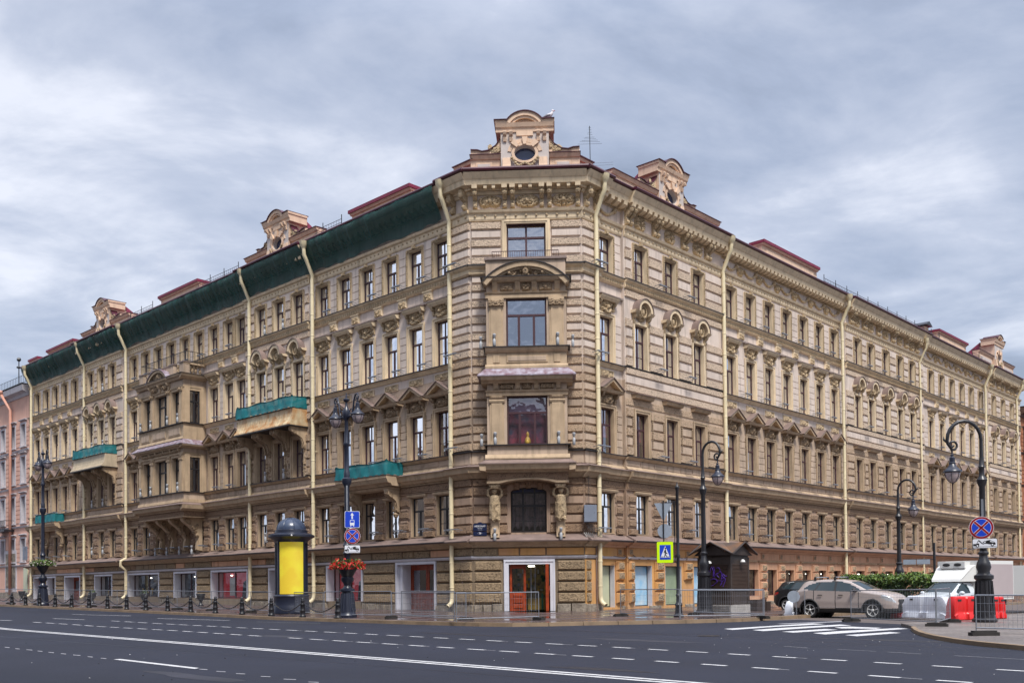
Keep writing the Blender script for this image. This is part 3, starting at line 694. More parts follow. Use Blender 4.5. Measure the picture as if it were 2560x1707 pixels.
gr = MB(); holes = []
RO = []
for (a, b, kind, wins) in SR:
    for c in wins:
        w = .95 if kind == 'Q' else .78
        top = 2.88 if c < 62 else 2.72; bot = .28 if c < 60 or int(c*3) % 3 == 0 else .75
        if c < 48: w = .72; c = 46.75
        RO.append((c-w, c+w, bot, top, c))
for (a, b, kind, wins) in SR:
    y = QY if kind == 'Q' else 0; ro = [r for r in RO if a <= r[4] < b]
    mi = WI['orange'] if b < 61 else WI['salmon']
    hole_row(gr, -a, -b, -.3, 3.98, [(-p, -q, c, d) for p, q, c, d, _ in ro], y, mi, .45)
    ed = [a+.1]+[e for p, q, _, _, _ in ro for e in (p-.1, q+.1)]+[b-.1]
    for i in range(0, len(ed), 2):
        p, q = ed[i], ed[i+1]
        if q-p < .5: continue
        c = (p+q)/2; w = min(.45, (q-p)/2-.04)
        for (z0, z1) in ((2.58, 3.12), (1.98, 2.5), (1.28, 1.8), (.55, 1.15)):
            if z1 < 2 and int(c*5) % 3 == 0: continue
            gr.box(-c-w-.05, -c+w+.05, y, y+.08, z0-.03, z1+.03, mi); gr.bev(-c-w, -c+w, y+.07, y+.2, z0, z1, .05, mi); gr.relief(-c, w*1.5, z0+.06, z1-.06, y+.2, .05, int(c*10) % 97, WI['ornlow'], 8, 8, 'rect', False)
        gr.bev(-c-.24, -c+.24, y, y+.06, 3.52, 3.94, .02, mi); gr.relief(-c, .36, 3.57, 3.89, y+.06, .05, int(c*7) % 91, WI['ornlow'], 8, 8, 'rect', False)
    for i in range(0, len(ed)-1):
        pass
    lx = a+.1
    while lx < b-.3:
        l2 = min(lx+random.uniform(4, 7), b-.1)
        gr.prof(-l2, -lx, [(y, 3.26), (y+.12, 3.28), (y+.2, 3.4), (y, 3.43)], WI['white'] if b < 61 else WI['trimlow']); lx = l2+random.uniform(.1, .5)
    xx = a
    while xx < b-.05:
        w = min(random.uniform(.6, 1.4), b-xx)
        if not any(p-.3 < xx+w/2 < q+.3 and c0 < .4 for p, q, c0, _, _ in ro): gr.bev(-xx-w+.01, -xx-.01, y, y+.07, -.3, .32+random.uniform(-.05, .05), .03, WI['plinth'])
        xx += w
    for p, q, c0, d, _ in ro:
        li = WI['white'] if b < 61 else mi
        gr.box(-q, -q+.02, y-.4, y, c0, d, li); gr.box(-p-.02, -p, y-.4, y, c0, d, li)
gr.build('ground_floor_wall', WMATS, BLD, mw=MR)
M['filmgreen'] = mat('pale_green_window_film', (.50, .52, .36), .25, var=.1, vscale=1); M['filmblue'] = mat('pale_blue_window_film', (.25, .50, .72), .25, col2=(.5, .62, .7), vscale=1.2)
M['filmgreen2'] = mat('grey_green_window_film', (.30, .38, .25), .25, var=.25, vscale=1.2)
for i, (p, q, c0, d, c) in enumerate(RO):
    y = (QY if any(a <= c < b and k == 'Q' for a, b, k, _ in SR) else 0)-.38
    if i < 4:
        f = MB(); xa, xb = -q, -p
        f.box(xa, xa+.05, y-.03, y+.03, c0, d); f.box(xb-.05, xb, y-.03, y+.03, c0, d); f.box(xa+.05, xb-.05, y-.03, y+.03, c0, c0+.07); f.box(xa+.05, xb-.05, y-.03, y+.03, d-.05, d)
        o = f.build('shop_window', [M['frameb']], BLD, mw=MR)
        MB().quad((xa+.05, y-.01, c0+.07), (xb-.05, y-.01, c0+.07), (xb-.05, y-.01, d-.05), (xa+.05, y-.01, d-.05)).build('pane', [M[['filmgreen', 'filmblue', 'filmgreen2', 'filmblue'][i]]], o)
    else: shop_window('R', p, q, c0, d, 'shop', y)

M['glassdark'] = mat('dark_gable_glass', (.03, .04, .09), .08, spec=.8)

# ------------------------------------------------------------------ the cut corner
def banded(mb, xa, xb, z0, z1, y, base='up', per=.515, out_=.12, skip=()):
    n = max(1, round((z1-z0)/per)); per = (z1-z0)/n
    for i in range(n):
        a, b = z0+per*i, z0+per*(i+1)
        if i % 2 == 0: mb.bev(xa, xb, y, y+out_+.03, a+.03, b-.03, .05, WI['rough'+base])
        else: mb.bev(xa+.02, xb-.02, y, y+out_, a+.04, b-.04, .05, WI[base])
def corner_face(mb, led, corn, gut, xa, xb, y, main=False, base_mi='ground'):
    for k, (z0, z1) in {4: (21.05, 23.72), 3: (15.45, 20.42), 2: (9.8, 15.4), 1: (4.8, 7.62)}.items():
        m = 'up' if k > 2 else 'mid'
        if k == 1: m = 'low'
        if not main: banded(mb, xa+.03, xb-.03, z0, z1, y, m)
        else:
            hx = {4: 1.5, 3: 2.35, 2: 2.35, 1: 1.25}[k]
            banded(mb, hx, xb-.03, z0, z1, y, m); banded(mb, xa+.03, -hx, z0, z1, y, m)
    e = .18
    led.prof(xa-e, xb+e, [(y, 20.95), (y+.46, 20.93), (y+.46, 21.0), (y, 21.06)], 0)
    mb.prof(xa-.1, xb+.1, [(y, 20.42), (y+.14, 20.42), (y+.26, 20.5), (y+.2, 20.55), (y+.2, 20.76), (y+.36, 20.85), (y+.42, 20.928), (y, 20.928)], WI['trim'])
    led.prof(xa-.1, xb+.1, [(y, 9.72), (y+.3, 9.72), (y+.3, 9.77), (y, 9.8)], 0)
    mb.box(xa, xb, y, y+.14, 9.0, 9.7, WI['mid'])
    mb.prof(xa-.2, xb+.2, [(y, 8.12), (y+.14, 8.12), (y+.3, 8.26), (y+.4, 8.38), (y+.55, 8.44), (y+.6, 8.66), (y+.66, 8.76), (y, 8.78)], WI['trimlow'])
    led.prof(xa-.22, xb+.22, [(y, 8.785), (y+.72, 8.765), (y+.72, 8.79), (y, 9.0)], 1)
    mb.bev(xa+.02, xb-.02, y, y+.13, 7.7, 8.1, .02, WI['roughlow'])
    led.prof(xa-.15, xb+.15, [(y, 4.3), (y+.66, 4.3), (y+.68, 4.37), (y+.62, 4.42), (y, 4.76)], 1)
    mb.prof(xa-.1, xb+.1, [(y, 3.98), (y+.14, 4.0), (y+.2, 4.1), (y+.4, 4.18), (y+.55, 4.297), (y, 4.297)], WI['trimlow'])
    mb.prof(xa-.05, xb+.05, [(y, 23.72), (y+.1, 23.74), (y+.14, 23.84), (y+.16, 24.14), (y+.28, 24.2), (y+.34, 24.34), (y+.06, 24.4), (y, 24.4)], WI['trim'])
    x = xa+.25
    while x < xb-.1: mb.ball((x, y+.18, 24.0), .075, 6, WI['orn'], (1, .8, 1)); x += .62
    corn.box(xa, xb, y-.3, y+.04, 24.402, 25.5, 0)
    corn.prof(xa-.05, xb+.05, [(y, 25.3), (y+.12, 25.32), (y+.2, 25.5), (y, 25.5)], 1)
    corn.prof(xa-.3, xb+.3, [(y, 25.5), (y+.3, 25.52), (y+.3, 25.66), (y+.74, 25.7), (y+.8, 25.98), (y+.86, 26.04), (y+1.02, 26.3), (y+1.04, 26.36), (y-.3, 26.36)], 1)
    gut.prof(xa-.42, xb+.42, [(y+.97, 26.365), (y+1.14, 26.42), (y+1.17, 26.5), (y+1.12, 26.6), (y+.4, 26.63), (y+.4, 26.365)], 1)
cw = MB(); cl = MB(); cc = MB(); cg = MB()
hx = 3.38
hole_row(cw, -hx, hx, 19.8, 24.4, [(-1.2, 1.2, 21.1, 23.62)], 0, WI['up']); hole_row(cw, -hx, hx, 14.6, 19.8, [(-1.2, 1.2, 15.9, 18.7)], 0, WI['up'])
hole_row(cw, -hx, hx, 8.3, 14.6, [(-1.2, 1.2, 10.0, 12.9)], 0, WI['mid'])
hole_row(cw, -hx, hx, 4.0, 8.3, [(-1.08, 1.08, 4.86, 7.62)], 0, WI['low'])
hole_row(cw, -hx-.1, hx, -.3, 4.0, [(-1.42, 1.42, -.3, 3.06)], 0, WI['ground'], .5)
corner_face(cw, cl, cc, cg, -hx, hx, 0, True)
cg.add([(-hx-.5, .5, 26.62), (hx+.5, .5, 26.62), (hx+4, -8, 27.6), (-hx-4, -8, 27.6)], [(0, 1, 2, 3)], 0)
cw.box(-hx, hx, -2.6, -2.4, -.5, 26.3, WI['blackm'])  # same added black core, darkening the rooms behind the corner windows
for z in (4.1, 8.9, 14.7, 20.2): cw.box(-hx, hx, -2.4, -.5, z, z+.3, WI['blackm'])
# storey 4 window frame moulding
ring(cw, 1.2, 21.1, 23.55, .26, 0, .1, WI['trim']); ring(cw, 1.3, 21.1, 23.65, .1, .1, .14, WI['trim'])
for sg in (-1, 1): cw.box(sg*1.2-.01*sg, sg*1.17, -.4, 0, 21.1, 23.62, WI['trim'])
# frieze with bracket pairs, urn reliefs
for x in (3.05, 1.25, .78, -.98, -1.45, -3.15):
    cc.prof(x-.13, x+.13, [(0, 24.45), (.2, 24.5), (.24, 24.75), (.16, 24.95), (.42, 25.1), (.55, 25.4), (.55, 25.66), (0, 25.66)], 2); cc.ball((x, .22, 24.6), .14, 7, 2); cc.ball((x, .5, 25.3), .18, 7, 2)
    cc.prof(x-.16, x+.16, [(.3, 25.45), (.74, 25.5), (.76, 25.72), (.3, 25.72)], 1)
for x in (2.15, -.1, -2.3): cc.relief(x, 1.45, 24.48, 25.28, .05, .26, int(30+x*4), 2, 22, 14); cc.bev(x-.78, x+.78, .04, .07, 24.46, 25.28, .02, 0)
for x in (2.4, 1.9, .3, -.3, -2.0, -2.6): cc.box(x-.1, x+.1, .3, .7, 25.5, 25.72, 1)
# ground storey: four rock-faced courses each side, ochre frieze, white band
for xa, xb in ((1.62, hx-.02), (-hx-.06, -1.62)):
    rock_courses(cw, xa, xb, .62, 3.2, 0)
    xx = xa
    while xx < xb-.05:
        w = min(random.uniform(.5, 1.1), xb-xx); cw.bev(xx+.01, xx+w-.01, 0, .22, -.2, .56+random.uniform(-.03, .05), .04, WI['plinth']); xx += w
for xa, xb, mi in ((1.9, hx, 'stone'), (.6, 1.88, 'orange'), (-1.0, .58, 'orange'), (-hx, -1.02, 'orange')): cw.bev(xa+.03, xb-.03, 0, .09, 3.5, 3.93, .03, WI[mi])
cw.prof(-hx-.1, hx+.1, [(0, 3.26), (.1, 3.27), (.16, 3.34), (.2, 3.42), (0, 3.45)], WI['white'])
ring(cw, 1.24, .15, 2.95, .3, -.3, .1, WI['white']); ring(cw, 1.44, .15, 3.1, .08, .1, .14, WI['white'])
cw.build('facade_wall', WMATS, BLD, mw=MC, label='narrow wall of the cut corner'); cc.build('cornice', [M['up'], M['trim'], M['orn']], BLD, mw=MC)
cl.build('ledge_flashing', [M['blackm'], M['ledge']], BLD, mw=MC); cg.build('roof', [M['red'], M['darkred']], BLD, mw=MC)
# corner piers on both wings
for wg, a, b in (('L', 41.35, 43.05), ('R', 44.35, 45.95)):
    mw, sg = WING[wg]; xa, xb = sorted((a*sg, b*sg)); q = [MB() for _ in range(4)]
    q[0].box(xa, xb, -1, .18, -.3, 24.4, WI['up']) if False else None
    for z0, z1, mi in ((-.3, 4.0, 'ground'), (4.0, 8.3, 'low'), (8.3, 14.6, 'mid'), (14.6, 24.4, 'up')): q[0].box(xa, xb, -1, .18, z0, z1, WI[mi])
    corner_face(q[0], q[1], q[2], q[3], xa, xb, .18)
    for x in (xa+.3, xb-.35):
        q[2].prof(x-.14, x+.14, [(.18, 24.45), (.4, 24.5), (.44, 24.8), (.36, 24.95), (.62, 25.1), (.75, 25.4), (.75, 25.66), (.18, 25.66)], 2); q[2].ball((x, .45, 24.62), .16, 7, 2); q[2].ball((x, .68, 25.3), .2, 7, 2)
    if wg == 'L': rock_courses(q[0], xa, xb, .62, 3.2, .18)
    else:
        q[0].box(xa+.1, xb, .18, .24, .2, 3.2, WI['orange']); rock_courses(q[0], xa+1.05, xb, .62, 3.2, .18)
    q[0].bev(xa, xb, .18, .32, -.2, .56, .04, WI['plinth'])
    q[0].bev(xa+.03, xb-.03, .18, .27, 3.5, 3.93, .03, WI['stone' if wg == 'L' else 'orange']); q[0].prof(xa, xb, [(.18, 3.28), (.28, 3.29), (.38, 3.44), (.18, 3.47)], WI['white'])
    q[0].build('corner_pier', WMATS, BLD, mw=mw); q[2].build('cornice', [M['up'], M['trim'], M['orn']], BLD, mw=mw); q[1].build('ledge_flashing', [M['blackm'], M['ledge']], BLD, mw=mw); q[3].build('roof', [M['red'], M['darkred']], BLD, mw=mw)

def big_window(wg, xa, xb, z0, z1, y, style, mats_, extra=None, mw=None, gl_='glass'):
    """wide window with transom and mullions, in a wing's own x"""
    mw = mw if mw is not None else WING[wg][0]; f = MB(); W_ = xb-xa; h = z1-z0; fr = .08; tz = z0+h*.66
    f.box(xa, xa+fr, y-.05, y+.05, z0, z1); f.box(xb-fr, xb, y-.05, y+.05, z0, z1); f.box(xa+fr, xb-fr, y-.05, y+.05, z0, z0+fr); f.box(xa+fr, xb-fr, y-.05, y+.05, z1-fr, z1)
    f.box(xa+fr, xb-fr, y-.05, y+.07, tz-.06, tz+.06)
    if style == 'three':
        for x in (xa+W_*.31, xb-W_*.31): f.box(x-.07, x+.07, y-.05, y+.06, z0+fr, tz-.06)
    elif style == 'six':
        for x in (xa+W_/3, xb-W_/3): f.box(x-.06, x+.06, y-.05, y+.06, z0+fr, z1-fr)
        f.box(xa+fr, xb-fr, y-.04, y+.03, z0+h*.27, z0+h*.27+.03)
    else:
        f.box((xa+xb)/2-.06, (xa+xb)/2+.06, y-.05, y+.06, z0+fr, z1-fr)
    o = f.build('window', [mats_], BLD, mw=mw)
    MB().quad((xa, y-.01, z0), (xb, y-.01, z0), (xb, y-.01, z1), (xa, y-.01, z1)).build('pane', [M[gl_]], o)
    return o
o = big_window('C', -1.17, 1.17, 21.12, 23.6, -.3, 'two', M['frame'])
cu = MB()
for a, b in ((-1.1, -.5), (.35, 1.1), (-.1, .1)):
    n = 10
    for i in range(n): cu.quad((a+(b-a)*i/n, -.5+.03*(i % 2), 21.15), (a+(b-a)*(i+1)/n, -.5+.03*((i+1) % 2), 21.15), (a+(b-a)*(i+1)/n, -.5+.03*((i+1) % 2), 23.6), (a+(b-a)*i/n, -.5+.03*(i % 2), 23.6))
cu.build('curtain', [M['curtain']], o)
o = big_window('C', -1.05, 1.05, 4.88, 7.3, -.3, 'six', M['frameb'], gl_='clearglass')
cu = MB()
for i in range(24): a, b = -1.05+.0875*i, -1.05+.0875*(i+1); cu.quad((a, -.55+.04*math.sin(i*1.9), 5.0+.3*abs(math.sin(i*.8))), (b, -.55+.04*math.sin(i*1.9+1.9), 5.0+.3*abs(math.sin(i*.8+.8))), (b, -.55+.04*math.sin(i*1.9+1.9), 7.3), (a, -.55+.04*math.sin(i*1.9), 7.3))
cu.build('curtain', [mat('plum_grey_curtain', (.16, .12, .13), .9, col2=(.05, .05, .06), vscale=4)], o)
am = MB(); n = 12; A = [(1.08*math.cos(math.pi*i/n), 7.28+.3*math.sin(math.pi*i/n)) for i in range(n+1)]
am.poly(A, -.36, -.31, 4)
for q in (-1, 1): am.poly([(q*1.08, 7.28)]+[(q*abs(x), z) for x, z in A if x > .01 and x < 1.07][::1]+[(0, 7.58), (0, 7.63), (q*1.08, 7.63)], -.4, -.002, 1)
for i in range(n): am.poly([A[i], A[i+1], (A[i+1][0]*.93, 7.28+(A[i+1][1]-7.28)*.75), (A[i][0]*.93, 7.28+(A[i][1]-7.28)*.75)], -.32, -.24, 0)
for x in (-.35, .35): am.box(x-.05, x+.05, -.31, -.25, 7.28, 7.54, 0)
for i in range(n):
    (x0, z0), (x1, z1) = A[i], A[i+1]; k = 1.28
    am.poly([(x0, z0), (x1, z1), (x1*k, 7.28+(z1-7.28)*2.3+.1), (x0*k, 7.28+(z0-7.28)*2.3+.1)], -.28, .1, 1)
for x in (0, .7, -.7): am.bev(x-.16, x+.16, .1, .26, 7.5-abs(x)*.12, 7.95-abs(x)*.1, .04, 2)
am.box(-1.3, -1.08, -.4, .08, 4.86, 7.3, 1); am.box(1.08, 1.3, -.4, .08, 4.86, 7.3, 1)
am.prof(-1.2, 1.2, [(0, 4.5), (.55, 4.45), (-.3, 4.86), (-.3, 4.7)], 3)
am.build('arched_window_head', [M['frameb'], M['low'], M['roughlow'], M['ledge'], M['glassdark']], BLD, mw=MC)

# ---- oriel on the corner
o1 = MB(); T, Wm, Or, Lg, Bk, RL, Li = range(7); OM = [M['trimlow'], M['mid'], M['ornlow'], M['ledge'], M['blackm'], M['roughlow'], M['lilac']]
def oriel_box(mb, xa, xb, y, z0, z1, mi): mb.box(xa, xb, 0, y, z0, z1, mi)
def oriel_win(mb, xa, xb, y, z0, z1, xo, mi_w, mi_t, capz=None):
    """front wall with wide opening between pilasters, plus side walls"""
    mb.box(xa, -xo, y-.3, y, z0, z1, mi_w); mb.box(xo, xb, y-.3, y, z0, z1, mi_w)
    mb.box(xa, xa+.25, 0, y-.3, z0, z1, mi_w); mb.box(xb-.25, xb, 0, y-.3, z0, z1, mi_w)
    for c in ((xa-xo)/2, (xb+xo)/2):
        for a, o_ in ((.42, .05), (.32, .1)): mb.box(c-a, c+a, y, y+o_, z0, z1, mi_t)
        if capz:
            mb.box(c-.46, c+.46, y, y+.16, capz+.3, z1, mi_t); mb.relief(c, .95, capz, capz+.42, y+.1, .16, 71, Or, 14, 8, 'rect')
            for s_ in (-.36, 0, .36): mb.ball((c+s_, y+.16, capz+.22), .12, 7, Or)
        else: mb.prof(c-.46, c+.46, [(y, z1-.42), (y+.12, z1-.4), (y+.16, z1-.3), (y+.12, z1-.22), (y+.2, z1-.1), (y, z1-.1)], mi_t)
        mb.box(c-.45, c+.45, y, y+.15, z0, z0+.2, mi_t)
o1.poly([(-2.4, 7.85), (-1.75, 7.85), (-1.2, 7.97), (-.6, 8.03), (.1, 8.04), (.7, 8.0), (1.3, 7.93), (1.75, 7.85), (2.4, 7.85), (2.4, 8.33), (-2.4, 8.33)], 0, 1.05, RL)
o1.poly([(-2.43, 7.72), (-1.7, 7.72), (-1.2, 7.84), (-.6, 7.92), (.1, 7.94), (.7, 7.9), (1.25, 7.82), (1.7, 7.72), (2.43, 7.72), (2.43, 7.846), (1.75, 7.846), (1.3, 7.926), (.7, 7.996), (.1, 8.036), (-.6, 8.026), (-1.2, 7.966), (-1.75, 7.846), (-2.43, 7.846)], 0, 1.1, T)
for x in np.arange(-2.3, 2.35, .16): o1.box(x, x+.08, 1.05, 1.15, 8.34, 8.42, T)
for e in (0,): o1.prof(-2.45, 2.45, [(0, 8.33), (1.1, 8.34), (1.2, 8.44), (1.5, 8.5), (1.6, 8.72), (1.66, 8.8), (0, 8.8)], T)
o1.poly([(-2.8, 8.45), (-2.45, 8.4), (-2.45, 8.8), (-2.86, 8.8)], 0, 1.6, T); o1.poly([(2.8, 8.45), (2.45, 8.4), (2.45, 8.8), (2.86, 8.8)], 0, 1.6, T)
def skirt(mb, xa, xb, y, z0, z1, ex, ey, mi, inset=.0):
    mb.add([(xa-ex, 0, z0), (xa-ex, y+ey, z0), (xb+ex, y+ey, z0), (xb+ex, 0, z0), (xa, 0, z1), (xa, y, z1), (xb, y, z1), (xb, 0, z1),
            (xa-ex, 0, z0-.06), (xa-ex, y+ey, z0-.06), (xb+ex, y+ey, z0-.06), (xb+ex, 0, z0-.06)], [(0, 1, 5, 4), (1, 2, 6, 5), (2, 3, 7, 6), (8, 9, 1, 0), (9, 10, 2, 1), (10, 11, 3, 2), (11, 10, 9, 8)], mi)
skirt(o1, -2.42, 2.42, 1.12, 8.86, 9.14, .45, .56, Lg)
oriel_box(o1, -2.38, 2.38, 1.08, 9.14, 9.95, Wm); o1.prof(-2.5, 2.5, [(0, 9.14), (1.22, 9.14), (1.22, 9.22), (1.1, 9.42), (0, 9.42)], T)
o1.box(-2.56, 2.56, 0, 1.26, 9.952, 10.0, Bk)
oriel_win(o1, -2.38, 2.38, 1.0, 10.0, 12.9, 1.2, Wm, T)
o1.box(-2.42, 2.42, 0, 1.1, 12.9, 13.2, T); o1.prof(-2.46, 2.46, [(0, 13.12), (1.16, 13.13), (1.2, 13.22), (0, 13.24)], T)
o1.box(-2.36, 2.36, 0, 1.05, 13.24, 13.62, Wm)
for x in (1.85, -1.85, .55, -.55): o1.prof(x-.13, x+.13, [(1.05, 13.26), (1.12, 13.3), (1.2, 13.5), (1.35, 13.62), (1.05, 13.62)], T)
for x in (-1.2, 1.2): o1.relief(x, .85, 13.28, 13.6, 1.06, .14, 61, Or, 14, 7, 'rect')
o1.relief(0, .6, 13.26, 13.66, 1.06, .2, 62, Or, 12, 10); o1.ball((0, 1.15, 13.46), .14, 8, Or, (.8, .7, 1.2))
o1.prof(-2.7, 2.7, [(0, 13.6), (1.3, 13.62), (1.35, 13.7), (1.6, 13.76), (1.7, 13.96), (0, 13.96)], T)
skirt(o1, -2.4, 2.4, 1.06, 14.02, 14.58, .5, .7, Li)
oriel_box(o1, -2.38, 2.38, 1.05, 14.5, 15.74, T); o1.prof(-2.45, 2.45, [(0, 14.5), (1.16, 14.52), (1.16, 14.66), (1.06, 14.76), (0, 14.76)], T)
o1.bev(-1.25, 1.2, 1.05, 1.09, 14.86, 15.32, .02, T); o1.bev(-1.15, 1.1, 1.09, 1.12, 14.96, 15.24, .02, Wm)
for x in (-1.8, 1.8): o1.bev(x-.2, x+.2, 1.05, 1.09, 14.86, 15.36, .02, T)
o1.prof(-2.45, 2.45, [(0, 15.45), (1.12, 15.47), (1.24, 15.6), (1.28, 15.74), (0, 15.74)], T); o1.box(-2.58, 2.58, 0, 1.34, 15.742, 15.8, Bk)
oriel_win(o1, -2.38, 2.38, 1.0, 15.8, 18.72, 1.2, Wm, T, 18.2)
o1.box(-2.42, 2.42, 0, 1.1, 18.72, 19.02, T); o1.prof(-2.46, 2.46, [(0, 18.96), (1.16, 18.98), (1.2, 19.06), (0, 19.08)], T); o1.box(-2.36, 2.36, 0, 1.05, 19.08, 19.62, Wm)
for x in (1.85, -1.85, .5, -.5): o1.prof(x-.15, x+.15, [(1.05, 19.1), (1.12, 19.2), (1.22, 19.42), (1.36, 19.6), (1.05, 19.6)], T)
for x in (-1.15, 1.15): o1.relief(x, .8, 19.14, 19.52, 1.06, .16, 63, Or, 14, 8, 'rect')
o1.relief(0, .62, 19.12, 19.6, 1.06, .22, 64, Or, 12, 10)
o1.prof(-2.55, 2.55, [(0, 19.6), (1.3, 19.62), (1.4, 19.7), (1.5, 19.86), (0, 19.86)], T); o1.box(-2.7, 2.7, 0, 1.56, 19.862, 19.9, Bk)
oriel_box(o1, -2.35, 2.38, 1.1, 19.9, 21.05, Wm); o1.box(-2.42, 2.45, 0, 1.2, 21.052, 21.12, Lg); o1.box(-2.44, 2.47, 1.16, 1.22, 20.98, 21.1, Lg)
# segmental pediment
n = 20; R = 3.3; zc = 20.78-R; th = math.asin(2.55/R)
arc = lambda R_: [(R_*math.sin(-th+2*th*i/n), zc+R_*math.cos(-th+2*th*i/n)) for i in range(n+1)]
a, b, c = arc(R), arc(R-.3), arc(R+.05)
for i in range(n):
    o1.poly([a[i], a[i+1], b[i+1], b[i]], 1.05, 1.5, T); o1.poly([c[i], c[i+1], a[i+1], a[i]], 1.05, 1.58, Bk); 
b2 = arc(R-.42)
for i in range(2, n-2): o1.poly([b[i], b[i+1], b2[i+1], b2[i]], 1.05, 1.36, T)
o1.poly([(x, max(19.9, z)) for x, z in b][::-1]+[(2.2, 19.9), (-2.2, 19.9)], 1.0, 1.15, Wm)
o1.relief(0, .8, 19.92, 20.62, 1.16, .32, 66, Or, 14, 16); o1.ball((0, 1.36, 20.22), .22, 10, Or, (.8, .6, 1.15))
for sg in (-1, 1): o1.relief(sg*.98, 1.1, 19.92, 20.32, 1.16, .24, 67, Or, 20, 10, 'free', False)
o1.build('oriel', OM, BLD, mw=MC, label='two-storey oriel on the cut corner')
for (z0, z1) in ((10.02, 12.88), (15.82, 18.7)):
    o = big_window('C', -1.18, 1.18, z0, z1, .8, 'three', M['frame'], gl_='glass' if z0 > 15 else 'clearglass')
    if z0 > 15:
        cu = MB()
        for sx in (-1, 1):
            for i in range(8):
                t0, t1 = i/8, (i+1)/8; f_ = lambda t, z: sx*(1.12-t*(.75 if z > 17.5 else .38))
                cu.quad((f_(t0, 18), .62+.03*(i % 2), z1), (f_(t1, 18), .62+.03*((i+1) % 2), z1), (f_(t1, 16), .62+.03*((i+1) % 2), z0+.9), (f_(t0, 16), .62+.03*(i % 2), z0+.9))
        for i in range(5): 
            x = -.95+.47*i; cu.lathe([(.1, z0), (.13, z0+.22)], (x, .6), 8)
        cu.build('curtain', [M['curtain']], o)
    else:
        M['printA'] = mat('pink_mountain_print', (.34, .06, .09), .4, col2=(.04, .06, .11), vscale=1.1, fine=.35, bscale=4)
        pr = MB().box(-1.1, 1.1, .35, .38, z0, z0+1.9, 0).box(-1.1, 1.1, .35, .38, z0+1.92, z1, 1)
        pr.build('window_display', [M['printA'], mat('lilac_sky_print', (.36, .25, .38), .5)], o)
        st_ = MB().lathe([(.2, z0+.02), (.19, z0+.25), (.13, z0+.42), (.06, z0+.52), (.1, z0+.6), (.08, z0+.72), (.01, z0+.82)], (-.0, .62), 10); st_.build('seated_statuette', [M['gold']], o, True)
ra = MB()
for x in np.linspace(-1.95, 2.0, 30): ra.tube([(x, 1.1, 21.12), (x, 1.1, 21.5)], .014, 4)
ra.tube([(-1.95, 0.1, 21.5), (-1.95, 1.1, 21.5), (2.0, 1.1, 21.5), (2.0, .1, 21.5)], .025, 5); ra.build('balcony_railing', [M['frame']], BLD, mw=MC)

# draped bearing figures under the oriel (plaster)
def bearer(x, mirror):
    m = MB(); mi = -1 if mirror else 1
    m.prof(x-.26, x+.26, [(.1, 4.5), (.62, 4.55), (.5, 5.1), (.56, 5.7), (.1, 5.72)], 0)
    m.prof(x-.17, x+.17, [(.5, 4.75), (.66, 4.75), (.58, 5.2), (.6, 5.6), (.5, 5.6)], 0)
    sk = [(x, .42, 5.55, .2), (x, .45, 5.85, .33), (x+.02*mi, .48, 6.2, .34), (x+.03*mi, .48, 6.5, .27), (x+.01*mi, .5, 6.8, .31), (x, .5, 7.0, .3), (x, .52, 7.12, .13)]
    m.tube([p[:3] for p in sk], [p[3] for p in sk], 14, 1)
    m.ball((x+.02*mi, .62, 7.3), .165, 12, 1, (.85, 1, 1.15)); m.ball((x+.02*mi, .53, 7.36), .18, 10, 1); m.ball((x+.02*mi, .78, 7.27), .03, 5, 1)
    for sg in (-1, 1): m.tube([(x+sg*.27, .5, 6.95), (x+sg*.42, .58, 7.1), (x+sg*.40, .6, 7.36), (x+sg*.2, .62, 7.55)], [.1, .085, .07, .05], 8, 1)
    rs = random.Random(3)
    for i in range(16):    # folds of the drape
        z = 6.55-.06*i; t = i*.5; m.tube([(x-.3, .5, z+.12), (x-.1+.1*math.sin(t), .80, z-.04), (x+.12, .80, z-.08+.05*math.cos(t)), (x+.31, .5, z+.08)], .035, 5, 1)
    for i in range(12): m.ball((x+rs.uniform(-.26, .26), .6+rs.uniform(0, .16), 5.6+rs.uniform(-.1, .25)), .09, 6, 1)
    m.box(x-.32, x+.32, .1, .95, 7.56, 7.72, 0); m.prof(x-.26, x+.26, [(.1, 7.42), (.8, 7.44), (.88, 7.559), (.1, 7.559)], 0); m.relief(x, .45, 7.46, 7.7, .95, .06, 9, 1, 10, 6, 'rect')
    o = m.build('bearing_figure', [M['trimlow'], M['orn']], BLD, True, mw=MC); smooth_by_angle(o, 45)
bearer(2.0, False); bearer(-1.92, True)
for x in (1.9, -1.85, 2.75, -2.75):
    for z in (10.0, 15.85): queue('floodlight', T_FLOOD, 'C', x, .95 if abs(x) < 2 else .35, z)
for x in (2.0, -1.92): queue('floodlight', T_FLOOD, 'C', x, .6, 4.35)
# racks that carry lamps at the corner piers
for z in (4.95, 9.9, 15.6, 21.1):
    for wg, s in (('L', 42.6), ('R', 45.6)): queue('light_rack', T_RACK, wg, s, .3, z, (), 0, 1.3)

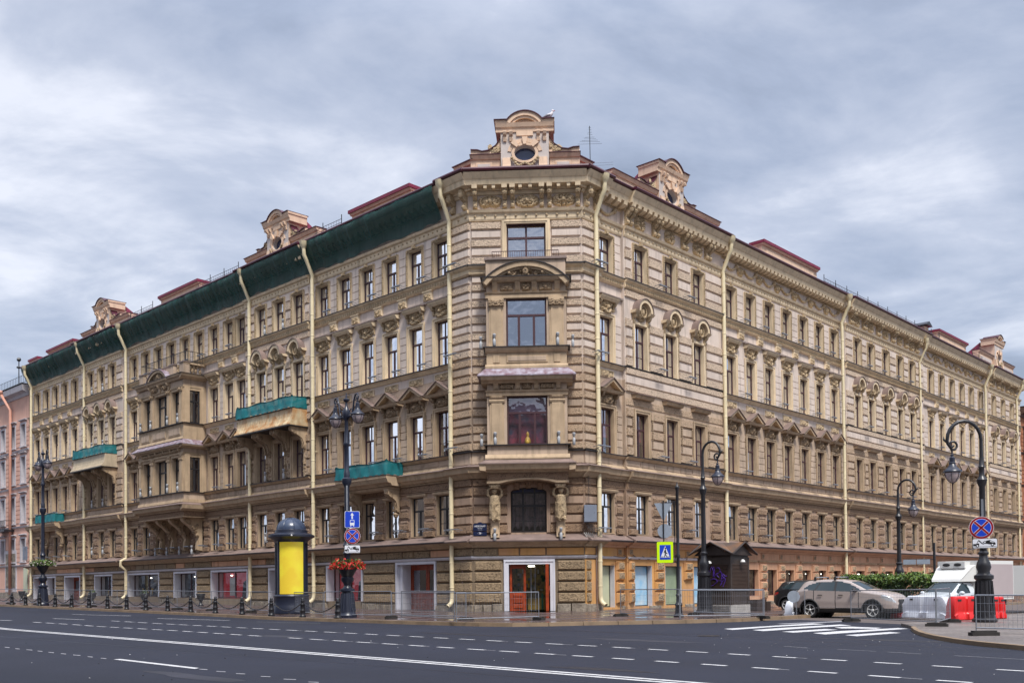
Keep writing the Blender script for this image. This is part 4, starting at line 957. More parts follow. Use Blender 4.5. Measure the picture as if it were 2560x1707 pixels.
# corner door: one leaf shut, one swung open
dm = MB(); dg = MB(); y = -.3
for x0, x1, yy in ((.22, 1.2, y),):
    dm.box(x0, x0+.14, yy-.04, yy+.03, .15, 2.95); dm.box(x1-.14, x1, yy-.04, yy+.03, .15, 2.95); dm.box(x0+.14, x1-.14, yy-.04, yy+.03, 2.7, 2.95); dm.box(x0+.14, x1-.14, yy-.04, yy+.03, .15, 1.25)
    for z0, z1 in ((.3, .55), (.62, .95), (1.0, 1.2)): dm.bev(x0+.2, x1-.2, yy+.03, yy+.07, z0, z1, .03)
    dg.quad((x0+.14, yy, 1.25), (x1-.14, yy, 1.25), (x1-.14, yy, 2.7), (x0+.14, yy, 2.7))
dm.box(-1.16, -.98, -.3, .5, .15, 2.95); dm.box(-1.0, -.96, -.2, .4, .3, 2.8); dm.tube([(-1.2, .45, 1.2), (-1.2, .52, 1.4), (-1.2, .45, 1.65)], .02, 5)
o = dm.build('door', [M['doorwood']], BLD, mw=MC); dg.build('door_pane', [M['clearglass']], o)
sm = MB(); sm.box(-.34, -.3, -1.0, -.9, .15, 2.8, 0); sm.box(-.1, -.04, -.9, -.84, .15, 2.9, 1); sm.box(-1.1, 1.1, -2.3, -2.2, .1, 3.1, 2); sm.box(-.9, .15, -1.6, -1.5, .2, .9, 3); sm.box(-.8, -.68, -1.2, -1.1, .2, 1.2, 4); sm.box(-.3, .1, -.9, -.8, 2.82, 2.88, 5)
rs = random.Random(4)
for i in range(40): sm.box(*(lambda x: (x, x+rs.uniform(.05, .2)))(rs.uniform(-1, .9)), -2.1, -2.0, *(lambda z: (z, z+rs.uniform(.08, .3)))(rs.uniform(.9, 2.5)), rs.choice([3, 4, 6, 1]))
M['yellowshop'] = mat('shop_shelves', (.5, .40, .16), .6, col2=(.12, .10, .08), vscale=3.5); M['green'] = mat('green_panel', (.03, .12, .06), .5)
sm.build('shop_interior', [M['galv'], M['galv'], M['yellowshop'], M['gold'], M['green'], M['shopfill'], M['poster']], BLD, mw=MC)

# ---- attic gables, parapets
def dormer(wg, s, wide=4.85, base0=26.5, angled=False, simple=False, sc=1.):
    mw, sg = WING[wg]; m = MB(); A_, Lr, Or_, G_, P_ = 0, 1, 2, 3, 4; y = .1
    sc *= .95; R_ = lambda z: base0+(z-26.5)*sc
    # low parapet
    m.box(-wide, -1.5, y-.6, y, R_(26.45), R_(27.55), A_); m.box(1.5, wide, y-.6, y, R_(26.45), R_(27.55), A_)
    for a, b in ((-wide, -1.5), (1.5, wide)):
        m.prof(a-.02, b+.02, [(y-.65, R_(27.5)), (y+.08, R_(27.52)), (y+.16, R_(27.66)), (y+.2, R_(27.76)), (y-.65, R_(27.76))], A_)
        m.prof(a-.06, b+.06, [(y-.75, R_(27.762)), (y+.26, R_(27.762)), (y+.26, R_(27.8)), (y-.75, R_(27.86))], Lr)
        m.bev(a+.5, b-.3, y, y+.05, R_(26.75), R_(27.35), .03, A_); m.bev(a+.62, b-.42, y+.05, y+.08, R_(26.87), R_(27.23), .02, P_)
    # volutes
    if not simple:
        for q in (-1, 1):
            pts = [(q*1.46, 27.8), (q*3.3, 27.8), (q*3.3, 28.14), (q*2.9, 28.12), (q*2.6, 28.02), (q*2.2, 28.08), (q*1.8, 28.36), (q*1.46, 28.85)]
            pts = [(x, R_(z)) for x, z in pts]; m.poly(pts if q > 0 else pts[::-1], y-.4, y+.02, A_)
            for (a, b) in zip(pts[2:], pts[3:]): m.poly([a, b, (b[0], b[1]+.05), (a[0], a[1]+.05)], y-.5, y+.12, Lr)
            m.relief(q*1.85, .8, R_(27.84), R_(28.5), y+.02, .1, 81, Or_, 12, 10, 'free', False)
    # body with an oval opening
    n = 28; rx, rz, oz = .62, .46, 27.75
    ell = [(rx*math.cos(2*math.pi*i/n), R_(oz)+rz*sc*math.sin(2*math.pi*i/n)) for i in range(n)]
    X0, X1, Z0, Z1 = -1.46, 1.46, R_(26.45), R_(29.1)
    def sq(i):
        a = 2*math.pi*i/n; c, s_ = math.cos(a), math.sin(a); t = 1e9
        if abs(c) > 1e-9: t = min(t, (X1 if c > 0 else -X0)/abs(c))
        if abs(s_) > 1e-9: t = min(t, ((Z1-R_(oz)) if s_ > 0 else (R_(oz)-Z0))/abs(s_))
        return (c*t, R_(oz)+s_*t)
    sqp = [sq(i) for i in range(n)]
    vs = [(x, y+.25, z) for x, z in ell]+[(x, y+.25, z) for x, z in sqp]+[(x, y-.1, z) for x, z in ell]
    m.add(vs, [(i, (i+1) % n, n+(i+1) % n, n+i) for i in range(n)]+[(2*n+i, 2*n+(i+1) % n, (i+1) % n, i) for i in range(n)], P_)
    for cx, cz in ((X0, Z0), (X1, Z0), (X0, Z1), (X1, Z1)):   # corner triangles
        near = sorted(sqp, key=lambda p: math.hypot(p[0]-cx, p[1]-cz))[:2]; m.add([(cx, y+.25, cz), (near[0][0], y+.25, near[0][1]), (near[1][0], y+.25, near[1][1])], [(0, 1, 2)], P_)
    m.box(X0, X0+.02, y-1.4, y+.25, Z0, Z1, A_); m.box(X1-.02, X1, y-1.4, y+.25, Z0, Z1, A_); m.box(X0, X1, y-1.45, y-1.4, Z0, Z1, A_)
    m.add([(x*.99, y-.06, z) for x, z in ell], [tuple(range(n))], G_)
    arc = lambda r0, r1, a0, a1, y0, y1, mi, k=10: [m.poly([(r0[0]*math.cos(t0), R_(oz)+r0[1]*math.sin(t0)), (r0[0]*math.cos(t1), R_(oz)+r0[1]*math.sin(t1)), (r1[0]*math.cos(t1), R_(oz)+r1[1]*math.sin(t1)), (r1[0]*math.cos(t0), R_(oz)+r1[1]*math.sin(t0))], y0, y1, mi) for t0, t1 in [(a0+(a1-a0)*i/k, a0+(a1-a0)*(i+1)/k) for i in range(k)]]
    arc((.64, .48), (.8, .62), 0, 2*math.pi, y+.2, y+.34, A_, 24); arc((.84, .66), (1.05, .9), .15, math.pi-.15, y+.2, y+.3, A_, 14)
    for a in (math.pi/2, math.pi*.27, math.pi*.73):
        c, s_ = math.cos(a), math.sin(a); m.poly([(c*.64-s_*.09, R_(oz)+s_*.5+c*.09), (c*.64+s_*.09, R_(oz)+s_*.5-c*.09), (c*1.08+s_*.17, R_(oz)+s_*.94-c*.17), (c*1.08-s_*.17, R_(oz)+s_*.94+c*.17)], y+.2, y+.42, A_)
    for i in range(15):
        t = (i-7)/7; m.ball((t*.78, y+.4, R_(26.95)+.3*t*t+.12*math.cos(t*6.3)), .1, 6, Or_)
    for q in (-1, 1): m.prof(q*1.1-.25, q*1.1+.25, [(y+.2, R_(26.5)), (y+.5, R_(26.5)), (y+.4, R_(27.0)), (y+.35, R_(27.45)), (y+.2, R_(27.5))], A_)
    if not simple:
        for q in (-1.2, -.82, .82, 1.2): console(m, q, R_(28.5), R_(29.12), y+.25, .3, .2, A_)
        m.box(-.5, .5, y+.25, y+.34, R_(28.84), R_(29.1), A_)
    # head
    m.prof(-1.75, 1.75, [(y-1.2, R_(29.1)), (y+.32, R_(29.1)), (y+.34, R_(29.3)), (y+.42, R_(29.38)), (y+.5, R_(29.62)), (y-1.2, R_(29.66))], A_)
    n = 12; th = .98 if not simple else .8; Rr = 1.32; zc = R_(30.33)-Rr
    ar = lambda r: [(r*math.sin(-th+2*th*i/n), zc+r*math.cos(-th+2*th*i/n)) for i in range(n+1)]
    a, b, c = ar(Rr), ar(Rr-.24), ar(Rr+.05)
    for i in range(n): m.poly([a[i], a[i+1], b[i+1], b[i]], y-1.2, y+.5, A_); m.poly([c[i], c[i+1], a[i+1], a[i]], y-1.25, y+.58, Lr)
    b2 = ar(Rr-.38)
    for i in range(1, n-1): m.poly([b[i], b[i+1], b2[i+1], b2[i]], y, y+.42, A_)
    m.poly([(x, max(R_(29.6), z)) for x, z in b][::-1]+[(1.0, R_(29.6)), (-1.0, R_(29.6))], y-1.1, y+.3, A_)
    for q in (-1, 1):
        xa, xb = sorted((q*1.06, q*1.8)); m.prof(xa, xb, [(y-1.2, R_(29.66)), (y+.5, R_(29.62)), (y+.52, R_(29.78)), (y-1.2, R_(29.82))], A_); m.prof(xa, xb+.05 if q > 0 else xb, [(y-1.3, R_(29.822)), (y+.6, R_(29.785)), (y+.6, R_(29.83)), (y-1.3, R_(29.87))], Lr)
    m.add([(-1.4, y-1.4, R_(29.6)), (1.4, y-1.4, R_(29.6)), (1.6, y-5, R_(27.2)), (-1.6, y-5, R_(27.2)), (-1.8, y-1.4, R_(27.6)), (1.8, y-1.4, R_(27.6))], [(0, 1, 2, 3), (0, 3, 4), (1, 5, 2)], 5)
    ob = m.build('roof_gable', [M['attic'], M['darkred'], M['orn'], M['glassdark'], M['atticw'], M['red']], BLD, mw=mw @ Matrix.Translation((s*sg, 0, 0)))
    if angled:
        for q, W3, sx in ((1, ML, 1), (-1, MR, -1)):
            pass
dormer('C', 0, 3.3); dormer('L', 62.1); dormer('R', 53.8, 6.3); dormer('L', 92.9, 5.4); dormer('R', 122.4, 6.4, 26.9, simple=True, sc=1.12)
def parapet(wg, s0, s1, z1, y0=.1, dep=.9):
    mw, sg = WING[wg]; xa, xb = sorted((s0*sg, s1*sg)); m = MB()
    m.box(xa, xb, y0-dep, y0, 26.5, z1, 0); m.prof(xa-.05, xb+.05, [(y0-dep-.05, z1), (y0+.1, z1), (y0+.2, z1+.14), (y0-dep-.05, z1+.14)], 0)
    m.box(xa-.12, xb+.12, y0-dep-.15, y0+.28, z1+.142, z1+.36, 1); m.bev(xa+.6, xb-.6, y0, y0+.04, 26.75, z1-.15, .03, 0); m.bev(xa+.7, xb-.7, y0+.04, y0+.06, 26.85, z1-.25, .02, 0)
    m.add([(xa-.12, y0-dep, z1+.3), (xb+.12, y0-dep, z1+.3), (xb+.4, y0-dep-3, 27.2), (xa-.4, y0-dep-3, 27.2), (xa-.4, y0-dep, 26.6), (xb+.4, y0-dep, 26.6)], [(0, 1, 2, 3), (0, 3, 4), (1, 5, 2)], 1)
    m.build('roof_parapet', [M['attic'], M['red']], BLD, mw=mw)
parapet('L', 46.9, 53.2, 27.35); parapet('L', 74.4, 81.3, 27.5); parapet('L', 100.2, 107.1, 27.25); parapet('L', 109.8, 112.3, 27.1, .1, .6); parapet('R', 66.4, 75.6, 27.75); parapet('R', 103.2, 111.8, 27.8)
# angled ends of the corner gable
for wg, s0, s1 in (('L', 41.2, 42.8), ('R', 44.4, 45.6)):
    mw, sg = WING[wg]; xa, xb = sorted((s0*sg, s1*sg)); m = MB(); m.box(xa, xb, -.8, -.05, 26.45, 27.3, 0); m.prof(xa-.05, xb+.05, [(-.8, 27.3), (.1, 27.32), (.16, 27.5), (-.8, 27.5)], 0); m.prof(xa-.1, xb+.1, [(-.9, 27.502), (.24, 27.502), (.24, 27.56), (-.9, 27.62)], 1); m.build('roof_parapet', [M['attic'], M['darkred']], BLD, mw=mw)
def roof_rail(wg, s0, s1, step=2.2):
    mw, sg = WING[wg]; m = MB(); s = s0
    while s <= s1: m.tube([(s*sg, .55, 26.6), (s*sg, .55, 27.55)], .03, 4); s += step
    for z in (27.0, 27.25): m.tube([(s0*sg, .55, z), (s1*sg, .55, z)], .018, 4)
    s = s0
    while s <= s1: m.tube([(s*sg, .55, 26.95), (s*sg, .55, 27.25)], .012, 3); s += .3
    m.build('roof_railing', [M['iron']], BLD, mw=mw)
roof_rail('R', 76, 102.5); roof_rail('R', 112.5, 116); roof_rail('L', 53.8, 57.0); roof_rail('L', 67.4, 73.8); roof_rail('L', 82, 86.8)
m = MB(); m.box(-.5, .5, -.5, .5, 26.5, 28.4); m.build('chimney', [M['trim']], BLD, mw=MR @ Matrix.Translation((-102.4, -1.2, 0)))
m = MB(); m.poly([(-.9, 28.5), (.9, 28.5), (0, 28.95)], -.8, .8); m.build('chimney_cap', [M['iron']], BLD, mw=MR @ Matrix.Translation((-102.4, -1.2, 0)))
# aerial
m = MB(); m.tube([(-4.0, -1.5, 26.5), (-3.97, -1.5, 30.1)], .025, 5)
for i, (z, L_) in enumerate([(28.98, .75), (29.1, .62), (29.2, .5), (29.3, .38), (29.4, .28), (29.55, .16), (29.7, .13), (29.85, .1), (30.0, .08)]): m.tube([(-3.98-L_, -1.5, z), (-3.98+L_, -1.5+(.12 if i % 2 else 0), z)], .008, 3)
for z in (27.75, 27.6): m.tube([(-3.8, -1.5, z), (-5.4, -1.4, z)], .008, 3)
m.build('television_aerial', [M['iron']], BLD, mw=MC)

# ---- downpipes
def pipe(wg, s, y=.3, bot=.5, top=26.45, kick=1, jog=False, wide=.135):
    mw, sg = WING[wg]; m = MB(); X_ = s*sg; r = wide; tx = -sg*.9 if wg == 'L' else 0
    topx = X_-(.55*kick)*sg
    m.lathe([(r*1.0, top-.55), (r*1.25, top-.42), (r*2.1, top-.28), (r*2.2, top-.05), (r*2.35, top), (r*1.9, top+.01)], (X_, 1.15), 14)
    pts = [(X_, 1.15, top-.5), (X_, 1.13, top-.95), (X_, .95, top-1.25), (X_, .42, top-2.3), (X_, y, top-2.65), (X_, y, 4.9 if jog else bot+.35)]
    if jog: pts += [(X_, y, 4.6), (X_, y+.5, 4.35), (X_, y+.5, 3.9), (X_, y, 3.5), (X_, y, bot+.35)]
    m.tube(pts, r, 12)
    m.tube([(X_, y, bot+.4), (X_, y+.03, bot+.18), (X_, y+.16, bot+.02), (X_, y+.4, bot-.12)], r*1.03, 12, 0, False)
    for z in np.arange(bot+1, top-3, 1.5): m.lathe([(r*1.02, z), (r*1.12, z+.02), (r*1.12, z+.07), (r*1.02, z+.09)], (X_, y), 12)
    for z in np.arange(bot+1.4, top-3, 3.1): m.box(X_-.02, X_+.02, 0, y, z, z+.05)
    smooth_by_angle(m.build('downpipe', [M['pipe']], BLD, mw=mw), 40)
for s_, b_, j_ in ((43.45, .55, 0), (58.15, .75, 0), (66.75, .8, 0), (88.65, 1.0, 1), (98.15, 1.05, 0), (112.4, 1.2, 0)): pipe('L', s_*(DLW-.45)/DLW, .45, b_, jog=bool(j_))
for s_, w_ in ((46.05, .135), (60.85, .135), (80.5, .135), (98.4, .1), (118.4, .135), (130.3, .135)): pipe('R', s_*(DRW-.45)/DRW, .45, .55, 26.45 if w_ > .12 else 25.9, wide=w_)

# ------------------------------------------------------------------ netting, balconies and the long oriel of the left wing
def net_mat(name, col, tr, var=.35):
    m = bpy.data.materials.new(name); m.use_nodes = True; t = m.node_tree; b = t.nodes['Principled BSDF']; b.inputs['Roughness'].default_value = .6
    o = t.nodes['Material Output']; geo = t.nodes.new('ShaderNodeNewGeometry'); n = t.nodes.new('ShaderNodeTexNoise'); n.inputs['Scale'].default_value = 1.2; n.inputs['Detail'].default_value = 5
    t.links.new(geo.outputs['Position'], n.inputs[0]); x = t.nodes.new('ShaderNodeMixRGB'); x.inputs[1].default_value = (*col, 1); x.inputs[2].default_value = (*[c*(1-var) for c in col], 1); t.links.new(n.outputs[0], x.inputs[0]); t.links.new(x.outputs[0], b.inputs['Base Color'])
    tp = t.nodes.new('ShaderNodeBsdfTransparent'); mx_ = t.nodes.new('ShaderNodeMixShader'); mx_.inputs[0].default_value = 1-tr; t.links.new(tp.outputs[0], mx_.inputs[1]); t.links.new(b.outputs[0], mx_.inputs[2]); t.links.new(mx_.outputs[0], o.inputs[0])
    return m
M['net'] = net_mat('dark_green_netting', (.003, .078, .066), .2, .75); M['teal'] = net_mat('teal_netting', (.0, .19, .215), .07, .5)
nm = MB(); rs = np.random.RandomState(2)
prof_ = [(1.12, 26.4), (1.15, 26.2), (1.08, 25.95), (.93, 25.68), (.74, 25.36), (.56, 25.02), (.42, 24.72), (.34, 24.42)]
ns = 520; s0, s1 = 43.75, 112.2; row = []
seams = [57.9, 66.6, 73.9, 80.6, 88.4, 93.0, 98.0, 104.8, 50.6]
for i in range(ns+1):
    s = s0+(s1-s0)*i/ns; yq = QY if (58.1 < s < 66.9 or 88.7 < s < 98.2) else 0
    sm = max(math.exp(-((s-q)/.12)**2) for q in seams)
    w = (.05*math.sin(s*1.7+math.sin(s*.6)*2)+.04*math.sin(s*5.1+2*math.sin(s*.9))+.02*math.sin(s*13.3+3*math.sin(s)))*(1+.6*math.sin(s*.37))
    for j, (yy, z) in enumerate(prof_):
        t = j/(len(prof_)-1); am_ = math.sin(math.pi*min(1, t*1.05))
        lift = (.09*math.sin(s*1.9)+.06*math.sin(s*4.3)) if j == 0 else 0
        nm.v.append((s, yy+yq*.6+w*am_*1.6-sm*.12*am_+rs.uniform(-.015, .015), z+w*.7*am_+lift*.35+(.07*math.sin(s*3.1+2*math.sin(s*.7))+.06*math.sin(s*.9) if j == len(prof_)-1 else 0)))
k = len(prof_)
for i in range(ns):
    for j in range(k-1):
        a = i*k+j; nm.f.append((a, a+1, a+k+1, a+k)); nm.m.append(0)
nm.build('protective_netting', [M['net']], BLD, True, mw=ML, label='dark green netting under the eaves of the left wing')

def teal_net(mw, xa, xb, y, z0, z1, wr=.05, seed=0):
    """net wrapped round a balcony railing: left end, front, right end"""
    m = MB(); rs = random.Random(seed); path = []
    def seg(p, q, n):
        for i in range(n): t = i/n; path.append((p[0]+(q[0]-p[0])*t, p[1]+(q[1]-p[1])*t))
    seg((xa, .1), (xa, y), 10); seg((xa, y), (xb, y), int((xb-xa)*6)); seg((xb, y), (xb, .1), 10); path.append((xb, .1)); n = len(path); R_ = 6
    for i, (x, yy) in enumerate(path):
        d = .05*math.sin(i*.9+seed)+.035*math.sin(i*2.3)
        for j in range(R_+1):
            t = j/R_; f = math.sin(math.pi*t); z = z0+(z1-z0)*t
            if j == R_: z += .05*math.sin(i*.35+seed)+(.1 if i in (10, n-12) else 0)
            if j == 0: z += .035*math.sin(i*1.7)
            m.v.append((x+(d*f*.6 if yy < y-.05 else 0)+rs.uniform(-.01, .01), yy+(d*f if yy > y-.05 else 0)+.06*(1-t)+rs.uniform(-.01, .01), z))
    for i in range(n-1):
        for j in range(R_): a = i*(R_+1)+j; m.f.append((a, a+1, a+R_+2, a+R_+1)); m.m.append(0)
    # loose top fold
    o = len(m.v)
    for i, (x, yy) in enumerate(path):
        cx = (xa+xb)/2; m.v.append((x+(cx-x)*.04, yy-.22 if yy > y-.05 else yy, z1-.02+.04*math.sin(i*1.1)))
    for i in range(n-1): m.f.append((i*(R_+1)+R_, (i+1)*(R_+1)+R_, o+i+1, o+i)); m.m.append(0)
    return m
def scroll_bracket(mb, x, z0, z1, y, d, w, mi, mo):
    h = z1-z0
    mb.prof(x-w/2, x+w/2, [(y, z0), (y+d*.16, z0+.03*h), (y+d*.2, z0+.3*h), (y+d*.3, z0+.5*h), (y+d*.62, z0+.66*h), (y+d*.95, z0+.78*h), (y+d, z1), (y, z1)], mi)
    mb.prof(x-w*.3, x+w*.3, [(y+d*.18, z0+.05*h), (y+d*.24, z0+.05*h), (y+d*.28, z0+.3*h), (y+d*.4, z0+.52*h), (y+d*.7, z0+.66*h), (y+d*1.03, z0+.8*h), (y+d*1.03, z0+.95*h), (y+d*.3, z0+.6*h)], mo)
    for t, r in ((.78, .15), (.12, .11)):
        mb.tube([(x-w*.56, y+d*(.72 if t > .5 else .14), z0+t*h), (x+w*.56, y+d*(.72 if t > .5 else .14), z0+t*h)], r*min(1.2, h), 10, mo)
    for i in range(5): mb.ball((x, y+d*(.2+.02*i), z0+h*(.2+.07*i)), .1, 6, mo)
# balconies with skirt: middle projecting section and far projecting section
def skirt_balcony(sa, sb, d, rusty):
    mw = ML; m = MB(); c = MB(); n = MB(); y0 = QY
    flare = [(d, 14.62), (d+.01, 14.3), (d+.05, 13.98), (d+.16, 13.68), (d+.34, 13.48), (d+.36, 13.4), (.2, 13.38), (.2, 14.62)]
    m.prof(sa, sb, flare, 0)
    m.prof(sa-.02, sb+.02, [(0, 14.625), (d+.05, 14.625), (d+.05, 14.68), (0, 14.68)], 1)
    m.box(sa-.05, sb+.05, .1, d+.38, 13.3, 13.376, 1)
    for i in range(int((sb-sa)/.33)):
        s = sa+.2+.33*i; m.prof(s, s+.03, [(d+.015, 14.3), (d+.07, 13.98), (d+.18, 13.7), (d+.36, 13.5), (d+.33, 13.5), (d+.14, 13.7), (d+.04, 13.98), (d-.02, 14.3)], 0)
    o = m.build('balcony', [M['rust'] if rusty else M['skirt'], M['blackm']], BLD, mw=mw)
    for s in [sa+.25]+[sa+(sb-sa)*t+e for t in (1/3, 2/3) for e in (-.22, .22)]+[sb-.25]:
        c = MB(); scroll_bracket(c, s, 11.75, 13.3, y0, d-.1, .26, 0, 1); c.relief(s, .3, 9.9, 11.8, y0+.05, .24, int(s*3), 1, 8, 30, 'rect'); c.bev(s-.16, s+.16, y0, y0+.1, 9.85, 11.8, .02, 0)
        c.build('balcony_bracket', [M['trimlow'], M['ornlow']], o)
    teal_net(mw, sa-.03, sb+.03, d+.1, 14.66, 15.5, seed=int(sa)).build('balcony_netting', [M['teal']], o, True)
M['rust'] = mat('rusty_cream_metal', (.60, .49, .31), .55, col2=(.38, .18, .06), vscale=1.5, streak=.4); M['skirt'] = mat('cream_sheet_metal', (.50, .41, .29), .6, var=.25, vscale=1.2, streak=.35)
skirt_balcony(58.45, 65.95, 1.5, True); skirt_balcony(89.9, 97.1, 1.45, False)
def slab_balcony(sa, sb, d, s1, s2):
    m = MB(); c = MB()
    m.prof(sa, sb, [(0, 8.2), (d-.5, 8.22), (d-.4, 8.36), (d-.15, 8.42), (d-.05, 8.62), (d, 8.68), (d, 8.84), (0, 8.86)], 0); m.box(sa-.04, sb+.04, 0, d+.04, 8.862, 8.9, 1)
    m.prof(sa+.3, sb-.3, [(0, 8.0), (d-.7, 8.02), (d-.6, 8.19), (0, 8.19)], 0)
    o = m.build('balcony', [M['trimlow'], M['ledge']], BLD, mw=ML)
    for s in (s1, s2):
        c = MB(); scroll_bracket(c, s, 6.5, 8.0, .1, d-.5, .42, 0, 1); c.lathe([(.02, 6.1), (.14, 6.25), (.2, 6.4), (.12, 6.52)], (s, .25), 8, 1)
        c.build('balcony_bracket', [M['trimlow'], M['ornlow']], o)
    teal_net(ML, sa-.05, sb+.05, d, 8.9, 9.75, seed=int(sa)+1).build('balcony_netting', [M['teal']], o, True)
slab_balcony(47.95, 53.4, 1.5, 48.5, 52.5); slab_balcony(102.8, 107.75, 1.2, 103.3, 107.2)

# long oriel: three storeys of the left wing between the fourth and fifth downpipe
lo = MB(); sa, sb, D_ = 73.55, 81.55, 2.0
lo.box(sa, sb, 0, D_, 7.7, 8.12, RL); lo.box(sa-.05, sb+.05, 0, D_+.05, 7.62, 7.695, T)
lo.prof(sa-.1, sb+.1, [(0, 8.125), (D_+.1, 8.13), (D_+.2, 8.26), (D_+.4, 8.3), (D_+.5, 8.54), (D_+.58, 8.6), (0, 8.6)], T, .0, .0)
lo.poly([(sa-.1, 8.13), (sa-.48, 8.3), (sa-.55, 8.6), (sa-.1, 8.6)], 0, D_+.4, T); lo.poly([(sb+.1, 8.13), (sb+.1, 8.6), (sb+.55, 8.6), (sb+.48, 8.3)], 0, D_+.4, T)
skirt(lo, sa, sb, D_, 8.66, 8.86, .5, .6, Lg)
lo.box(sa, sb, 0, D_, 8.8, 9.66, Wm); lo.prof(sa-.05, sb+.05, [(0, 8.86), (D_+.14, 8.86), (D_+.08, 9.1), (0, 9.12)], T); lo.box(sa-.12, sb+.12, 0, D_+.16, 9.662, 9.72, Bk)
WX = [(74.25, 75.6), (76.5, 78.6), (79.45, 80.8)]
for z0, z1, cap in ((9.72, 12.82, None), (15.45, 18.36, 18.0)):
    hole_row(lo, sa, sb, z0, z1, [(a, b, z0, z1-.22) for a, b in WX], D_, T, .5)
    lo.box(sa, sa+.3, 0, .55, z0, z1, T); lo.box(sa, sa+.3, 1.45, D_-.5, z0, z1, T); lo.box(sa, sa+.3, .55, 1.45, z1-.22, z1, T); lo.box(sb-.25, sb, 0, D_-.5, z0, z1, T)
    for c in (73.9, 76.05, 79.02, 81.2):
        lo.box(c-.28, c+.28, D_, D_+.08, z0, z1, T); lo.box(c-.2, c+.2, D_+.08, D_+.12, z0, z1, T)
        if cap:
            lo.relief(c, .62, cap, z1, D_+.1, .16, 71, Or, 10, 8, 'rect'); [lo.ball((c+e, D_+.16, cap+.18), .1, 6, Or) for e in (-.22, .22)]
        else: lo.prof(c-.3, c+.3, [(D_, z1-.5), (D_+.16, z1-.48), (D_+.18, z1-.36), (D_+.12, z1-.3), (D_+.2, z1-.16), (D_, z1-.16)], T)
    for yy in (.25, 1.72): lo.box(sa-.08, sa, yy-.22, yy+.22, z0, z1, T)
lo.box(sa-.04, sb+.04, 0, D_+.08, 12.82, 12.98, T); lo.box(sa, sb, 0, D_+.02, 12.98, 13.3, Wm)
for c in (74.9, 77.5, 80.1, 76.2, 78.8): lo.relief(c, 1.15, 12.98, 13.3, D_+.03, .2, int(c*3), Or, 18, 7, 'rect')
for c in (74.2, 75.6, 76.8, 78.2, 79.4, 80.8): lo.prof(c-.1, c+.1, [(D_, 13.0), (D_+.16, 13.1), (D_+.26, 13.32), (D_, 13.32)], T)
lo.prof(sa-.05, sb+.05, [(0, 13.3), (D_+.24, 13.32), (D_+.3, 13.42), (D_+.46, 13.46), (D_+.52, 13.58), (0, 13.58)], T); lo.poly([(sa-.05, 13.3), (sa-.45, 13.46), (sa-.5, 13.58), (sa-.05, 13.58)], 0, D_+.4, T)
skirt(lo, sa, sb, D_+.02, 13.64, 14.08, .5, .54, Li)
lo.box(sa, sb, 0, D_+.02, 14.0, 15.36, T)
for a, b in ((73.9, 76.2), (76.5, 79.1), (79.4, 81.2)): lo.bev(a+.1, b-.1, D_+.02, D_+.06, 14.4, 15.1, .02, T); lo.bev(a+.2, b-.2, D_+.06, D_+.08, 14.5, 15.0, .02, Wm)
lo.prof(sa-.03, sb+.03, [(0, 14.05), (D_+.14, 14.06), (D_+.06, 14.28), (0, 14.3)], T); lo.box(sa-.12, sb+.12, 0, D_+.2, 15.362, 15.42, Bk)
lo.box(sa-.03, sb+.03, 0, D_+.06, 18.36, 18.52, T); lo.box(sa, sb, 0, D_+.02, 18.52, 19.0, Wm)
lo.prof(sa-.05, sb+.05, [(0, 18.98), (D_+.2, 19.0), (D_+.3, 19.18), (D_+.42, 19.24), (D_+.46, 19.4), (0, 19.4)], T); lo.poly([(sa-.05, 18.98), (sa-.4, 19.22), (sa-.46, 19.4), (sa-.05, 19.4)], 0, D_+.4, T); lo.box(sa-.5, sb+.5, 0, D_+.5, 19.402, 19.44, Bk)
for c in (76.6, 78.5): lo.relief(c, .9, 18.46, 18.98, D_+.05, .24, 90, Or, 14, 9)
for c in (75.9, 77.5, 79.1): console(lo, c, 18.4, 18.99, D_+.02, .35, .2, T)
# crowning parapet, balusters, arch
for a, b in ((sa+.02, sa+.7), (sb-.7, sb-.02), (75.3, 76.1), (79.2, 80.0)): lo.box(a, b, D_-.55, D_, 19.44, 20.42, Wm); lo.box(a-.06, b+.06, D_-.6, D_+.06, 20.42, 20.5, Lg)
for c in (74.55, 74.95, 80.2, 80.5): lo.lathe([(.1, 19.44), (.06, 19.55), (.13, 19.8), (.05, 20.1), (.1, 20.2), (.1, 20.4)], (c, D_-.25), 8, Or)
for yy in (.4, .8, 1.1): lo.lathe([(.1, 19.44), (.06, 19.55), (.13, 19.8), (.05, 20.1), (.1, 20.2), (.1, 20.4)], (sa+.25, yy), 8, Or)
lo.box(sa, sa+.5, 0, D_, 20.3, 20.42, T); lo.box(75.9, 79.4, D_-.5, D_-.1, 19.44, 20.44, Wm); lo.box(75.9, 79.4, D_-.55, D_-.05, 20.44, 20.5, Lg)
n = 16; R = 2.3; zc = 20.28-R; th = math.asin(1.9/R); cx = 77.5
arc = lambda R_: [(cx+R_*math.sin(-th+2*th*i/n), zc+R_*math.cos(-th+2*th*i/n)) for i in range(n+1)]
a, b, c = arc(R), arc(R-.24), arc(R+.04)
for i in range(n): lo.poly([a[i], a[i+1], b[i+1], b[i]], D_-.3, D_+.42, T); lo.poly([c[i], c[i+1], a[i+1], a[i]], D_-.3, D_+.5, Li)
lo.poly([(x, max(19.44, z)) for x, z in b][::-1]+[(79.1, 19.44), (75.8, 19.44)], D_-.3, D_+.05, Wm); lo.relief(cx, 2.2, 19.46, 20.05, D_+.06, .26, 66, Or, 26, 12)
lo.box(sa+.1, sb-.1, .1, D_-.1, 7.7, 7.9, Bk)
lo.build('oriel', OM, BLD, mw=ML, label='three-storey oriel standing on carved brackets')
